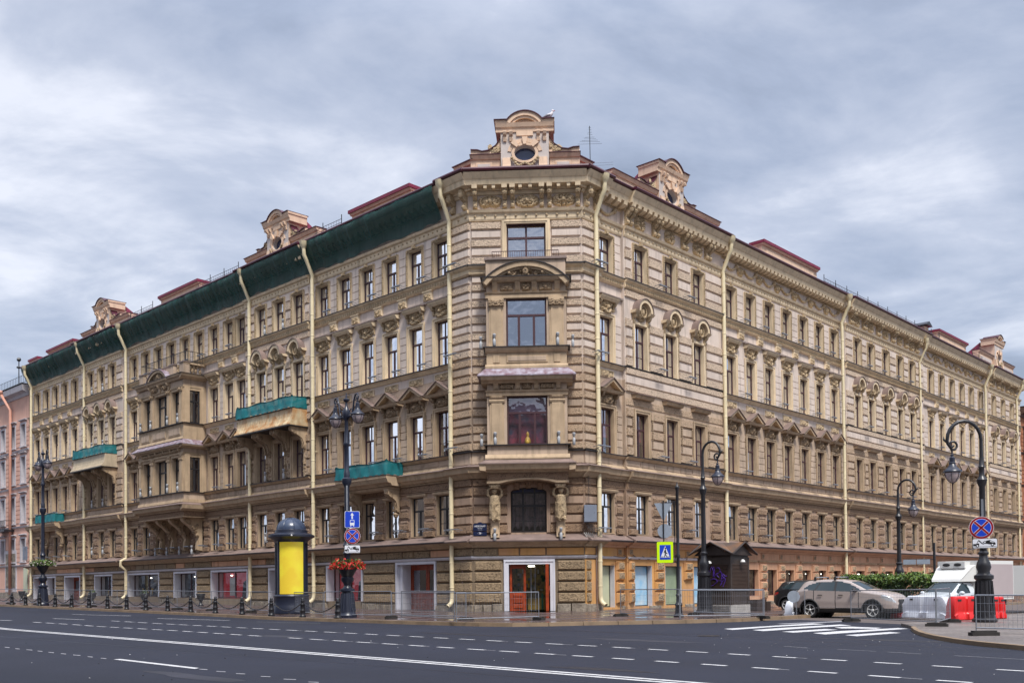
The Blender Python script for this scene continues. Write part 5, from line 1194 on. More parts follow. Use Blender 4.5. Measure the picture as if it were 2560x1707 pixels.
for z0, z1 in ((9.74, 12.6), (15.47, 18.14)):
    for i, (a, b) in enumerate(WX): big_window('L', a, b, z0, z1, D_-.42, 'two' if i == 1 else 'plain1', M['frameb'])
    mwS = ML @ Matrix.Translation((sa+.12, 0, 0)) @ Matrix.Rotation(math.radians(90), 4, 'Z')
    big_window('L', .55, 1.45, z0, z1, .0, 'two', M['frameb'], mw=mwS)
for s in (74.2, 76.0, 79.0, 80.9):
    for z in (9.75, 15.45): queue('floodlight', T_FLOOD, 'L', s, D_+.0, z)
rl = MB(); s = sa
while s <= sb+.01: rl.tube([(s, D_-.2, 20.45), (s, D_-.2, 21.35)], .016, 4); s += .22
for yy in np.arange(.1, D_-.1, .22): rl.tube([(sa, yy, 20.45), (sa, yy, 21.35)], .016, 4)
rl.tube([(sa, 0, 21.35), (sa, D_-.2, 21.35), (sb, D_-.2, 21.35), (sb, 0, 21.35)], .03, 5); rl.tube([(sa, 0, 20.55), (sa, D_-.2, 20.55), (sb, D_-.2, 20.55)], .02, 5); rl.build('balcony_railing', [M['iron']], BLD, mw=ML)
for s in (74.3, 76.45, 78.7, 80.85):
    br = MB(); zt = 7.64
    br.prof(s-.2, s+.2, [(.05, 4.9), (.5, 4.95), (.4, 5.5), (.42, 6.0), (.8, 6.5), (1.2, 6.9), (1.7, 7.25), (1.85, 7.45), (1.85, zt), (.05, zt)], 0)
    br.prof(s-.12, s+.12, [(.42, 5.0), (.55, 5.0), (.48, 5.8), (.4, 5.8)], 0)
    rs = random.Random(int(s*10))
    for i in range(26):
        t = rs.random(); yy = .42+1.2*t**1.6; z = 6.0+1.5*t; br.ball((s+rs.uniform(-.28, .28), yy+rs.uniform(-.02, .12), z), rs.uniform(.1, .17), 7, 1)
    br.tube([(s+.2*math.cos(t*.6), .78, 6.55+.2*math.sin(t*.6)) for t in range(10)], .06, 6, 1)
    br.tube([(s-.24, .5+.5*math.sin(t*.5)*.4, 6.9+.22*math.cos(t*.8)) for t in range(8)], .06, 6, 1); br.tube([(s-.24, 1.3+.18*math.cos(t*.7), 7.3+.18*math.sin(t*.7)) for t in range(9)], .06, 6, 1)
    queue('floodlight', T_FLOOD, 'L', s+.3, .55, 4.6)
    br.build('oriel_bracket', [M['trimlow'], M['ornlow']], BLD, mw=ML)

# name plate, electric box, cables on the corner
M['plateblue'] = mat('navy_enamel', (.008, .014, .05), .3, spec=.6); M['whiteink'] = mat('white_lettering', (.75, .75, .78), .5)
def text(body, size, x, y, z, m, parent, mw, name='lettering', bold=0., flip=True):
    c = bpy.data.curves.new('t', 'FONT'); c.body = body; c.size = size; c.align_x = 'CENTER'; c.align_y = 'CENTER'; c.extrude = .004; c.offset = bold; c.resolution_u = 3
    o = bpy.data.objects.new('t', c); COL.objects.link(o); bpy.context.view_layer.update()
    me = bpy.data.meshes.new_from_object(o.evaluated_get(bpy.context.evaluated_depsgraph_get())); bpy.data.objects.remove(o); me.materials.clear(); me.materials.append(m)
    M4 = Matrix.Translation((x, y, z)) @ Matrix.Rotation(math.radians(180), 4, 'Z') @ Matrix.Rotation(math.radians(90), 4, 'X')
    me.transform(M4)
    return put(me, name, parent, mw)
pl = MB(); n = 10
pl.poly([(2.52, 4.98), (3.34, 4.98), (3.34, 5.38), (3.26, 5.42), (3.1, 5.42), (3.0, 5.5), (2.86, 5.5), (2.76, 5.42), (2.6, 5.42), (2.52, 5.38)], .16, .24); pl.box(2.53, 3.33, .16, .24, 4.7, 4.94)
po = pl.build('street_name_plate', [M['plateblue']], BLD, mw=MC, label='navy street name plate on the corner pier')
text('НЕВСКИЙ', .135, 2.93, .245, 5.25, M['whiteink'], po, None, bold=.001); text('ПРОСПЕКТ', .055, 2.93, .245, 5.13, M['whiteink'], po, None); text('nevsky prospect', .042, 2.93, .245, 5.05, M['whiteink'], po, None)
text('79', .16, 2.93, .245, 4.82, M['whiteink'], po, None, bold=.002); text('•          •', .08, 2.93, .25, 4.82, M['whiteink'], po, None)
bx = MB().box(-4.05, -3.3, .1, .62, 5.4, 6.42, 0).box(-4.03, -3.32, .62, .64, 5.43, 6.39, 0); bx.tube([(-3.9, .5, 5.95), (-3.9, .66, 5.95)], .02, 5, 1)
M['boxgrey'] = mat('grey_blue_cabinet_paint', (.19, .215, .27), .5, var=.12, streak=.15)
bx.build('electrical_cabinet', [M['boxgrey'], M['iron']], BLD, mw=MC)
cb = MB()
for i in range(7): cb.tube([(-3.4-.08*i, .35, 5.4), (-3.5-.07*i, .4+.05*(i % 2), 5.1-.06*i), (-3.3-.12*i, .35, 4.8), (-3.45-.1*i, .5, 4.5)], .02, 4)
cb.tube([(-3.6, .3, 6.4), (-3.62, .15, 8.2)], .02, 4); cb.build('cable', [M['iron']], BLD, mw=MC)
cb = MB(); rs = random.Random(9); s = 47
while s < 60: cb.tube([(-s, .3, 3.45+rs.uniform(-.1, .1)), (-s-.6, .36, 3.4+rs.uniform(-.15, .2)), (-s-1.2, .3, 3.45+rs.uniform(-.1, .1))], .022, 4); s += 1.0
cb.build('cable', [M['iron']], BLD, mw=MR)
pp = MB(); pp.tube([(42.2, .28, .2), (42.2, .28, 3.2)], .045, 6); pp.build('riser_pipe', [M['ledge']], BLD, mw=ML)
pp = MB(); pp.tube([(-45.3, .32, .2), (-45.3, .32, 4.0)], .04, 6); pp.build('riser_pipe', [M['ledge']], BLD, mw=MR)
flush()

# ------------------------------------------------------------------ neighbours
def simple_house(name, wg, s0, s1, z1, colm, label, bays, storeys, w, cor, dep=9, ground=None):
    mw, sg = WING[wg]; mid = (s0+s1)/2
    p = mw @ Vector((mid*sg, 0, 0)); g = gz(p.x, p.y)
    t = thing(name, (p.x, p.y, g), 0, label=label, cat='building'); xa, xb = sorted((s0*sg, s1*sg)); m = MB()
    zprev = -.5
    for (zb, zt) in storeys+[(None, None)]:
        ztop = z1 if zb is None else None
        if zb is None: m.box(xa, xb, -dep, 0, zprev, z1, 0); break
        m.box(xa, xb, -.5, 0, zprev, zb, 0); hole_row(m, xa, xb, zb, zt, [((c-w/2)*sg, (c+w/2)*sg, zb, zt) for c in bays], 0, 0, .5); zprev = zt
    m.box(xa, xb, -dep, -1.2, -.5, z1-.5, 2)
    for z in np.arange(8.0, z1-1, .55): pass
    for c, d in zip([bays[0]-3]+bays, bays+[bays[-1]+3]):
        a, b = max(min(c, d)+w/2+.3, s0), min(max(c, d)-w/2-.3, s1)
        if b-a > .4:
            for zb, zt in storeys:
                z = zb
                while z < zt-.3: m.box(a*sg, b*sg, 0, .05, z+.03, z+.45, 0); z += .5
    for zb, zt in storeys: m.prof(xa, xb, [(0, zb-.55), (.12, zb-.5), (.2, zb-.35), (0, zb-.3)], 1)
    m.prof(xa, xb, [(0, z1-1.2), (.1, z1-1.2), (.25, z1-.9), (.7, z1-.7), (.8, z1-.1), (0, z1)], 1); m.box(xa, xb, -dep, .85, z1, z1+.08, 3)
    for zb, zt in storeys[:1]: pass
    m.build('wall', [colm, cor, M['room'], M['blackm']], t, mw=mw)
    for zb, zt in storeys:
        for c in bays:
            s_ = MB(); s_.box(-w/2-.25, -w/2, 0, .1, zb, zt+.2); s_.box(w/2, w/2+.25, 0, .1, zb, zt+.2); s_.box(-w/2, w/2, 0, .1, zt, zt+.2); s_.prof(-w/2-.4, w/2+.4, [(0, zt+.35), (.3, zt+.45), (.3, zt+.52), (0, zt+.6)]); s_.prof(-w/2-.35, w/2+.35, [(0, zb-.14), (.2, zb-.12), (.2, zb), (0, zb)])
            s_.box(-w/2, -w/2+.02, -.35, 0, zb, zt); s_.box(w/2-.02, w/2, -.35, 0, zb, zt)
            mm = mw @ Matrix.Translation((c*sg, 0, 0))
            f = MB(); y = -.35; f.box(-w/2, -w/2+.07, y-.04, y+.04, zb, zt); f.box(w/2-.07, w/2, y-.04, y+.04, zb, zt); f.box(-.04, .04, y-.04, y+.04, zb, zt); f.box(-w/2+.07, w/2-.07, y-.035, y+.045, zb+(zt-zb)*.66, zb+(zt-zb)*.66+.09); f.box(-w/2+.07, w/2-.07, y-.035, y+.035, zt-.07, zt); f.box(-w/2+.07, w/2-.07, y-.035, y+.035, zb, zb+.07)
            o = f.build('window', [M['frameb']], t, mw=mm); s_.build('window_surround', [cor], o); MB().quad((-w/2, y, zb), (w/2, y, zb), (w/2, y, zt), (-w/2, y, zt)).build('pane', [M['glass']], o)
    return t
M['pink'] = mat('pink_stucco', (.66, .39, .30), .85, var=.12, vscale=.6, streak=.2); M['pinkpipe'] = mat('pink_pipe_paint', (.58, .29, .21), .5, var=.15); M['whitetrim'] = mat('white_stucco_trim', (.50, .475, .50), .8, var=.15, streak=.25)
M['brick2'] = mat('orange_brown_stucco', (.36, .13, .055), .85, var=.25, vscale=.8, streak=.3); M['brown2'] = mat('dark_brown_trim', (.14, .075, .055), .8, var=.3)
pk = simple_house('neighbour_house', 'L', 113.0, 150, 24.9, M['pink'], 'pink stucco house with white window trim and pink drainpipe at the far left', [114.6, 117.8, 121, 124.2, 127.4, 130.6, 134, 137.5], [(5.0, 7.6), (9.4, 12.4), (13.9, 16.9), (18.1, 20.6)], 1.2, M['whitetrim'])
def pk_extra():
    m = MB(); m.tube([(119.3*1, .9, 24.6), (118.0, .3, 22.6), (118.0, .3, 1.3)], .17, 8); m.lathe([(.17, 24.4), (.35, 24.7), (.38, 24.95)], (119.3, .9), 10); m.build('downpipe', [M['pinkpipe']], pk, True, mw=ML)
    m = MB(); s = 113.2
    while s < 140: m.tube([(s, .2, 24.98), (s, .2, 26.1)], .02, 4); s += .5
    for z in (26.1, 25.3): m.tube([(113.2, .2, z), (140, .2, z)], .025, 4)
    m.tube([(115.6, .2, 25), (115.6, .2, 28.0)], .06, 5); m.ball((115.6, .2, 28.1), .25, 6); m.ball((115.6, .2, 27.2), .28, 6, 0, (1, 1, .5)); m.build('roof_railing', [M['iron']], pk, mw=ML)
    m = MB(); m.box(116.6, 120.2, .0, .08, 1.6, 6.4, 0); m.box(116.9, 119.9, .08, .12, 2.1, 6.0, 1); m.box(113.3, 114.6, .02, .1, 5.2, 6.7, 2); m.box(113.2, 114.4, .0, .1, 1.3, 4.3, 3); m.box(113, 150, 0, .15, -.5, 1.55, 4)
    m.build('shop_front', [M['whitetrim'], M['shopin'], M['boxgrey'], M['filmgreen'], M['plinth']], pk, mw=ML)
    m = MB(); m.box(117.5, 121.5, 0, 1.1, 8.55, 8.75, 0)
    s = 117.6
    while s < 121.5: m.tube([(s, 1.05, 8.75), (s, 1.05, 9.8)], .025, 4); s += .22
    m.tube([(117.6, 0, 9.8), (117.6, 1.05, 9.8), (121.5, 1.05, 9.8)], .03, 4); m.build('balcony', [M['iron']], pk, mw=ML)
pk_extra()
simple_house('neighbour_house', 'R', 131.2, 165, 23.6, M['brick2'], 'orange brown house with dark cornices, at the far right end of the side street', [133.6, 137, 140.5, 144], [(4.8, 7.4), (9.6, 12.4), (14.2, 17), (18.3, 20.8)], 1.5, M['brown2'])

# the houses across the avenue, behind the camera: they shade the street and show in the panes
M['across'] = mat('across_stucco', (.30, .235, .17), .85, var=.3, vscale=.3); M['acrossw'] = mat('across_window', (.03, .035, .045), .2)
DLA0 = math.radians(135+180)
for i, (s0, s1, h) in enumerate(((-75, -20, 21), (-19, 38, 23), (39, 100, 20))):
    a = Vector((*[S2*(-14-s0), S2*(-14+s0)], 0)); t = thing('house_across', (S2*(-14-(s0+s1)/2), S2*(-14+(s0+s1)/2), 0), DLA0, label=['plain tan house across the avenue, right of the camera', 'plain tan house across the avenue, behind the camera', 'plain tan house across the avenue, left of the camera'][i], cat='building')
    m = MB(); L5 = (s1-s0)/2; m.box(-L5, L5, 0, 12, -.5, h, 0); x = -L5+2
    while x < L5-2:
        for z in (1, 5, 9.3, 13.6, 17.5):
            if z+2.6 < h: m.box(x, x+1.3, -.03, .02, z, z+2.4, 1)
        x += 3.1
    m.build('wall', [M['across'], M['acrossw']], t)

# ------------------------------------------------------------------ ground, road, pavements
M['asphalt'] = mat('fresh_asphalt', (.0185, .0215, .038), .75, spec=.3, var=.3, vscale=.22, fine=.45, bump=.5, bscale=60, bdist=.012, bdetail=6)
M['oldasph'] = mat('worn_brown_asphalt', (.12, .095, .088), .7, var=.3, vscale=.5, fine=.25, bump=.4, bscale=50, bdist=.01)
def paving_mat(name, col, sx, rough=.45, wet=.3):
    m = mat(name, col, rough, var=.35, vscale=.5, bump=.2, bscale=30, bdist=.008, streak=0); t = m.node_tree; b = t.nodes['Principled BSDF']
    geo = t.nodes.new('ShaderNodeNewGeometry'); mp_ = t.nodes.new('ShaderNodeMapping'); mp_.inputs['Rotation'].default_value = (0, 0, math.radians(45)); t.links.new(geo.outputs['Position'], mp_.inputs[0])
    br_ = t.nodes.new('ShaderNodeTexBrick'); br_.inputs['Scale'].default_value = sx; br_.inputs['Color1'].default_value = (1, 1, 1, 1); br_.inputs['Color2'].default_value = (.8, .8, .82, 1); br_.inputs['Mortar'].default_value = (.45, .43, .42, 1); br_.inputs['Mortar Size'].default_value = .012; t.links.new(mp_.outputs[0], br_.inputs[0])
    src = b.inputs['Base Color'].links[0].from_socket; mx_ = t.nodes.new('ShaderNodeMixRGB'); mx_.blend_type = 'MULTIPLY'; mx_.inputs[0].default_value = 1; t.links.new(src, mx_.inputs[1]); t.links.new(br_.outputs[0], mx_.inputs[2]); t.links.new(mx_.outputs[0], b.inputs['Base Color'])
    n = t.nodes.new('ShaderNodeTexNoise'); n.inputs['Scale'].default_value = .45; n.inputs['Detail'].default_value = 4; t.links.new(geo.outputs['Position'], n.inputs[0]); r = t.nodes.new('ShaderNodeMapRange'); r.inputs['From Min'].default_value = .4; r.inputs['From Max'].default_value = .6; r.inputs['To Min'].default_value = wet; r.inputs['To Max'].default_value = rough+.2; t.links.new(n.outputs[0], r.inputs[0]); t.links.new(r.outputs[0], b.inputs['Roughness'])
    return m
M['paving'] = paving_mat('wet_paving_slabs', (.115, .08, .078), 1.1, .3, .04); M['paving2'] = paving_mat('dry_paving_slabs', (.21, .18, .165), .8, .6, .35)
M['kerb'] = mat('granite_kerb', (.25, .175, .11), .7, var=.35, vscale=1.2, bump=.4, bscale=20, bdist=.01)
M['kerbyellow'] = mat('yellow_kerb_paint', (.50, .33, .03), .6, var=.3, vscale=5)
M['line'] = mat('white_road_paint', (.60, .60, .62), .7, var=.3, vscale=3.5, fine=.45, bscale=18); M['lineworn'] = mat('worn_road_paint', (.33, .33, .36), .7, var=.5, vscale=9)
def LW(s, D, zo=0.): x = nL[0]*D+dL[0]*s if False else S2*(D-s); y = S2*(D+s); return (x, y, zo+gz(x, y))
# here D is the distance across the avenue (0 at the camera), s the distance along it
mb = MB(); Ss = [-400, -100, 0, 20, 44]+list(range(48, 140, 8))+[200, 500]; Ds = [-400, -60, 0, 20, 40, 80, 500]
for s in Ss:
    for D in Ds: x, y = S2*(D-s), S2*(D+s); mb.v.append((x, y, gz(x, y)))
for i in range(len(Ss)-1):
    for j in range(len(Ds)-1): a = i*len(Ds)+j; mb.f.append((a, a+1, a+len(Ds)+1, a+len(Ds))); mb.m.append(0)
o = mb.build('road', [M['asphalt']], kind='structure')
def sheet(name, pts, m, zo, thick=0, kerb=None, kind='structure'):
    """flat-topped piece following the slope; pts world xy, split finely along s"""
    bm = bmesh.new(); vs = [bm.verts.new((x, y, 0)) for x, y in pts]; bm.faces.new(vs)
    for sc_ in [44]+list(range(50, 140, 10)):
        g = bm.verts[:]+bm.edges[:]+bm.faces[:]; bmesh.ops.bisect_plane(bm, geom=g, plane_co=(-S2*sc_, S2*sc_, 0), plane_no=(-S2, S2, 0))
    if thick:
        bmesh.ops.recalc_face_normals(bm, faces=bm.faces[:])
        r = bmesh.ops.extrude_face_region(bm, geom=bm.faces[:]); top = [e for e in r['geom'] if isinstance(e, bmesh.types.BMVert)]
        tops = set(top)
        for v in bm.verts: v.co.z = (zo if v in tops else zo-thick)+gz(v.co.x, v.co.y)
    else:
        for v in bm.verts: v.co.z = zo+gz(v.co.x, v.co.y)
    bmesh.ops.recalc_face_normals(bm, faces=bm.faces[:])
    if not thick:
        for f in bm.faces:
            if f.normal.z < 0: f.normal_flip()
    me = bpy.data.meshes.new(name); bm.to_mesh(me); bm.free(); me.materials.append(m)
    o = bpy.data.objects.new(name, me); COL.objects.link(o); o['kind'] = kind; return o
def xy(s, D): return (S2*(D-s), S2*(D+s))
KL = [(28.05, 200), (28.15, 110), (28.2, 85), (28.2, 52), (27.7, 43.5), (27.3, 33), (27.4, 28)]   # kerb line (D, s)
curve = [(27.9, 26.6), (29.2, 25.4), (30.6, 24.7), (32.3, 23.5), (33.8, 22.5), (36.0, 21.5), (38.4, 21.1), (42, 21), (60, 21), (200, 21)]
kerb = [xy(s, D) for D, s in KL]+[xy(s, D) for D, s in curve]
def inset(pts, d):
    out_ = []
    for i, p in enumerate(pts):
        a = Vector(pts[max(i-1, 0)]); b = Vector(pts[min(i+1, len(pts)-1)]); t = (b-a).normalized(); n = Vector((-t.y, t.x)); out_.append((p[0]+n.x*d, p[1]+n.y*d))
    return out_
inn = inset(kerb, .3)
wallpts = [xy(36.6, 200), xy(36.6, 60), xy(36.6, 40.6), xy(200, 40.6)]
sheet('pavement', inn+wallpts, M['paving'], .15, .25)
kb = MB(); ko = inset(kerb, 0)
def along(pts):
    L_ = [0]
    for a, b in zip(pts, pts[1:]): L_.append(L_[-1]+math.hypot(b[0]-a[0], b[1]-a[1]))
    return L_
def walk(pts, L_, t):
    for i in range(len(L_)-1):
        if L_[i+1] >= t: u = (t-L_[i])/(L_[i+1]-L_[i]); a, b = pts[i], pts[i+1]; n = Vector((-(b[1]-a[1]), b[0]-a[0])).normalized(); return (a[0]+(b[0]-a[0])*u, a[1]+(b[1]-a[1])*u), n
    return pts[-1], n
L_ = along(kerb); t = 40.
yel = G(688, 1546)
while t < L_[-1]-100:
    ln = 1.5; (p, n), (q, n2) = walk(kerb, L_, t+.012), walk(kerb, L_, t+ln-.012); mi = 1 if math.hypot(p[0]-yel.x, p[1]-yel.y) < 1.3 and math.hypot(q[0]-yel.x, q[1]-yel.y) < 1.3 else 0
    z0, z1 = gz(*p), gz(*q); h = .152
    A_ = [(p[0], p[1]), (q[0], q[1]), (q[0]+n2.x*.3, q[1]+n2.y*.3), (p[0]+n.x*.3, p[1]+n.y*.3)]; zs = [z0, z1, z1, z0]
    kb.add([(a[0], a[1], z-.1) for a, z in zip(A_, zs)]+[(a[0]+(n.x*.02 if i < 2 else 0), a[1]+(n.y*.02 if i < 2 else 0), z+h) for i, (a, z) in enumerate(zip(A_, zs))], [(4, 5, 6, 7), (0, 1, 5, 4), (1, 2, 6, 5), (2, 3, 7, 6), (3, 0, 4, 7)], mi); t += ln
kb.build('kerb', [M['kerb'], M['kerbyellow']], kind='structure')
# side street: older brownish asphalt, in front of the right wing
def gp(pts, zo=0.): return [(lambda v: (v.x, v.y))(G(a, b, zo)) for a, b in pts]
sheet('side_street', gp([(1830, 1553), (2000, 1548.5), (2288, 1561)])+[xy(12.9, 36), xy(12.9, 120), xy(21.2, 120), xy(21.2, 45), xy(21.4, 38.4)], M['oldasph'], .004)
isl = gp([(2288, 1566), (2296, 1573), (2312, 1580), (2345, 1588), (2400, 1597), (2460, 1604), (2560, 1613), (2760, 1632)], .1)
back = [xy(-20, 40), xy(13, 75), xy(14.2, 45), xy(14.2, 36)]
sheet('pavement', isl+back, M['paving2'], .1, .2)
kb = MB(); ki = inset(isl, -.14)
for a, b, c, d in zip(isl, isl[1:], ki[1:], ki): kb.add([(a[0], a[1], .118), (b[0], b[1], .118), (c[0], c[1], .112), (d[0], d[1], .112), (c[0], c[1], -.05), (d[0], d[1], -.05)], [(0, 1, 2, 3), (3, 2, 4, 5)], 0)
kb.build('kerb', [M['kerb']], kind='structure')
# markings
def strip(mb, a, b, w, zo=.005):
    a, b = Vector(a), Vector(b); t = (b-a).normalized(); n = Vector((-t.y, t.x, 0))*w/2
    mb.quad(*[(p.x, p.y, gz(p.x, p.y)+zo) for p in (a-n, b-n, b+n, a+n)])
lm = MB(); lw = MB()
def pl_line(mb, p, q, w, n=1, gap=0, dash=None, off=0., zo=.005):
    a, b = G(*p), G(*q); d = (b-a); L2 = d.length; d.normalize()
    if dash is None:
        st = 24
        for i in range(st): strip(mb, a+d*L2*i/st, a+d*L2*(i+1)/st+d*.002, w, zo)
    else:
        t = off
        while t < L2: strip(mb, a+d*t, a+d*min(L2, t+dash), w, zo); t += dash+gap
for o_ in (-.14, .14):
    a, b = G(-60, 1563.2), G(1735, 1708); d = (b-a).normalized(); n = Vector((-d.y, d.x, 0))*o_; L2 = (b-a).length+14
    for i in range(40): strip(lm, a+n+d*L2*i/40, a+n+d*L2*(i+1)/40, .15)
# short dashes, two rows
def interp(tb, s): 
    for (a, u), (b, v) in zip(tb, tb[1:]):
        if a >= s >= b: return u+(v-u)*(a-s)/(a-b)
    return tb[-1][1] if s < tb[-1][0] else tb[0][1]
TA = [(52, 21.5), (44, 21.75), (36, 21.3), (28, 20.87), (15.6, 20.0), (10, 19.33), (5, 18.75), (-6, 17.4)]; TB = [(52, 18.25), (46, 18.56), (36, 18.3), (30, 17.89), (22, 17.5), (13.5, 16.95), (8.5, 16.5), (5, 16.1), (-6, 15.1)]
for tb, s_ in ((TA, 49.25), (TB, 50.82)):
    while s_ > -4:
        k = max(0, min(1, (s_-8)/35)); per = 1.19+.24*k; ln = .57+.34*k
        if not (tb is TB and 28.1 < s_ < 28.9):
            a, b = xy(s_, interp(tb, s_)), xy(s_-ln, interp(tb, s_-ln)); strip(lm, (*a, 0), (*b, 0), .13)
            if random.random() < .5:
                c0 = s_-ln-.03; c1 = max(s_-per+.05, c0-random.uniform(.1, .4)); strip(lw, (*xy(c0, interp(tb, c0)), 0), (*xy(c1, interp(tb, c1)), 0), .05, .0045)
        s_ -= per
pl_line(lm, (181, 1535), (327, 1538.6), .13); pl_line(lm, (394, 1545), (574, 1550), .13); pl_line(lm, (133, 1545.3), (212, 1548.2), .13); pl_line(lm, (-40, 1548), (29, 1550.6), .13)
pl_line(lw, (640, 1553.5), (800, 1557.5), .06)
def pquad(mb, pts, zo=.005):
    mb.add([(v.x, v.y, v.z+zo) for v in [G(*p) for p in pts]], [tuple(range(len(pts)))])
pquad(lm, [(284, 1647.6), (301, 1646.4), (498, 1669.0), (487, 1671.4)])
for i, (a, b, y) in enumerate([(12, 24, 1617), (38, 49, 1620.5), (66, 81, 1623.3), (94, 106, 1626.6), (121, 135, 1629.8), (152, 165, 1633), (183, 201, 1636.5), (219, 232, 1640.6), (252, 266, 1644.5), (498, 519, 1672), (541, 564, 1677.5), (590, 613, 1683), (652, 676, 1690), (709, 740, 1697), (771, 797, 1704)]):
    pquad(lw, [(a, y-.7), (b, y+.4), (b, y+1.9), (a, y+.7)], .005)
Q = lambda x, y: (1960+x/3.92, 1350+y/3.92); Q2 = lambda x, y: (1480+x/3.357, 1200+y/3.357)
for pts in ([Q2(1108, 1246), Q2(1180, 1255), Q2(1520, 1230), Q2(1955, 1206), Q2(1850, 1200)], [Q2(1345, 1256), Q2(1440, 1265), Q2(1830, 1238), Q2(2178, 1217), Q2(2080, 1210), Q2(1560, 1240)],
            [Q2(1593, 1270), Q2(1690, 1278), Q2(2065, 1254), Q2(1960, 1247)], [Q(283, 909), Q(400, 922), Q(900, 888), Q(1222, 866), Q(1120, 859), Q(560, 888)], [Q(597, 929), Q(715, 939), Q(1146, 907), Q(1040, 898)], [Q(495, 853), Q(560, 863), Q(900, 866), Q(960, 858), Q(640, 845)]):
    pquad(lm, pts, .006)
pquad(lw, [Q(640, 796), Q(0, 822), Q(-80, 818), Q(560, 791)], .0065)
pl_line(lw, Q(1010, 1094), Q(1345, 1113), .05); pl_line(lw, Q(525, 1067), Q(900, 1088), .04); pl_line(lw, Q(0, 1038), Q(230, 1054), .05); pl_line(lw, Q(1670, 1130), Q(2350, 1168), .04)
lm.build('road_marking', [M['line']], kind='structure'); lw.build('worn_road_marking', [M['lineworn']], kind='structure')
M['patch'] = mat('asphalt_patch', (.010, .011, .02), .5, var=.3, vscale=1.5, fine=.3, bump=.4, bscale=50, bdist=.01); M['scuff'] = mat('dusty_asphalt', (.028, .029, .045), .7, var=.5, vscale=.8, fine=.4)
pm_ = MB(); sm_ = MB()
for a, b, w in (((1400, 1574), (2560, 1626), .10), ((0, 1590), (1500, 1707), .04), ((900, 1562), (1900, 1590), .05)): pl_line(pm_, a, b, w, zo=.002)
for a, b in (((2010, 1592), (2480, 1612)), ((1100, 1580), (1700, 1596))): pl_line(sm_, a, b, .12, zo=.0025)
def blob(mb, c, rx, ry, seed):
    r_ = random.Random(seed); p = G(*c); k = 22; ph = [r_.uniform(0, 6) for _ in range(3)]
    pts_ = []
    for i in range(k): a = 2*math.pi*i/k; q = 1+.2*math.sin(2*a+ph[0])+.15*math.sin(3*a+ph[1])+.1*math.sin(5*a+ph[2]); u, v = rx*q*math.cos(a), ry*q*math.sin(a); x_, y_ = p.x-S2*u+S2*v, p.y+S2*u+S2*v; pts_.append((x_, y_, gz(x_, y_)+.003))
    mb.add(pts_, [tuple(range(k))])
for i, (c, rx, ry) in enumerate([((700, 1590), 1.6, .3), ((1180, 1586), 2.6, .25), ((1600, 1600), 2.2, .35), ((2300, 1602), 2.5, .3), ((480, 1690), 1.5, .3), ((1500, 1672), 1.2, .2)]): blob(pm_ if i % 2 else sm_, c, rx, ry, i)
hx_ = G(1772, 1589); mh = MB(); mh.lathe([(.36, .0), (.36, .012), (.30, .014), (.28, .01)], (0, 0), 22); o_ = mh.build('manhole_cover', [M['iron']]); o_.location = hx_; tag(o_, 'round iron manhole cover in the asphalt below the crossing', 'manhole cover')
pm_.build('asphalt_patch', [M['patch']], kind='structure'); sm_.build('dusty_patch', [M['scuff']], kind='structure')
db = MB(); rs = random.Random(12)
for i in range(150):
    if rs.random() < .6: v = G(rs.uniform(1400, 2560), rs.uniform(1575, 1630))
    else: v = G(rs.uniform(0, 2560), rs.uniform(1560, 1700))
    r = rs.uniform(.005, .016); db.ball((v.x, v.y, v.z+r*.5), r, 5, rs.choice([0, 0, 1]), (1.3, 1, .6))
db.build('gravel', [M['iron'], M['line']], kind='stuff', label='loose grit and chips scattered on the asphalt', cat='gravel')

# ------------------------------------------------------------------ street furniture
M['ironb'] = mat('blue_black_iron', (.014, .018, .035), .35, spec=.6, bump=.2, bscale=40, bdist=.005)
M['bowl'] = mat('lantern_glass', (.42, .34, .34), .12, spec=.8); M['whitebit'] = mat('white_enamel', (.7, .7, .7), .4)
def dirz(v): return math.atan2(v[1], v[0])
DLA, DRA = math.radians(135), math.radians(45)
def rotz(a): return Matrix.Rotation(a, 4, 'Z')

def lantern(parent, x, z, s=1.):
    """bell lantern hanging at x, hook at height z"""
    m = MB(); m.lathe([(r*s, z+h*s) for r, h in [(.02, .0), (.05, -.05), (.03, -.2), (.09, -.26), (.06, -.32), (.13, -.4), (.13, -.62), (.17, -.66), (.15, -.72), (.22, -.86), (.34, -.98), (.44, -1.06), (.45, -1.11), (.40, -1.13)]], (x, 0), 18)
    o = m.build('lantern', [M['ironb']], parent); smooth_by_angle(o, 40)
    g = MB(); g.lathe([(r*s, z+h*s) for r, h in [(.37, -1.125), (.36, -1.25), (.30, -1.42), (.18, -1.58), (.04, -1.64)]], (x, 0), 16); g.build('lantern_glass', [M['bowl']], o, True)
    r = MB()
    for i in range(6):
        a = i*math.pi/3; r.tube([(x+rr*s*math.cos(a), rr*s*math.sin(a), z+h*s) for rr, h in [(.38, -1.12), (.37, -1.25), (.31, -1.42), (.19, -1.58), (.03, -1.66)]], .011, 4)
    r.build('lantern_rib', [M['ironb']], o)
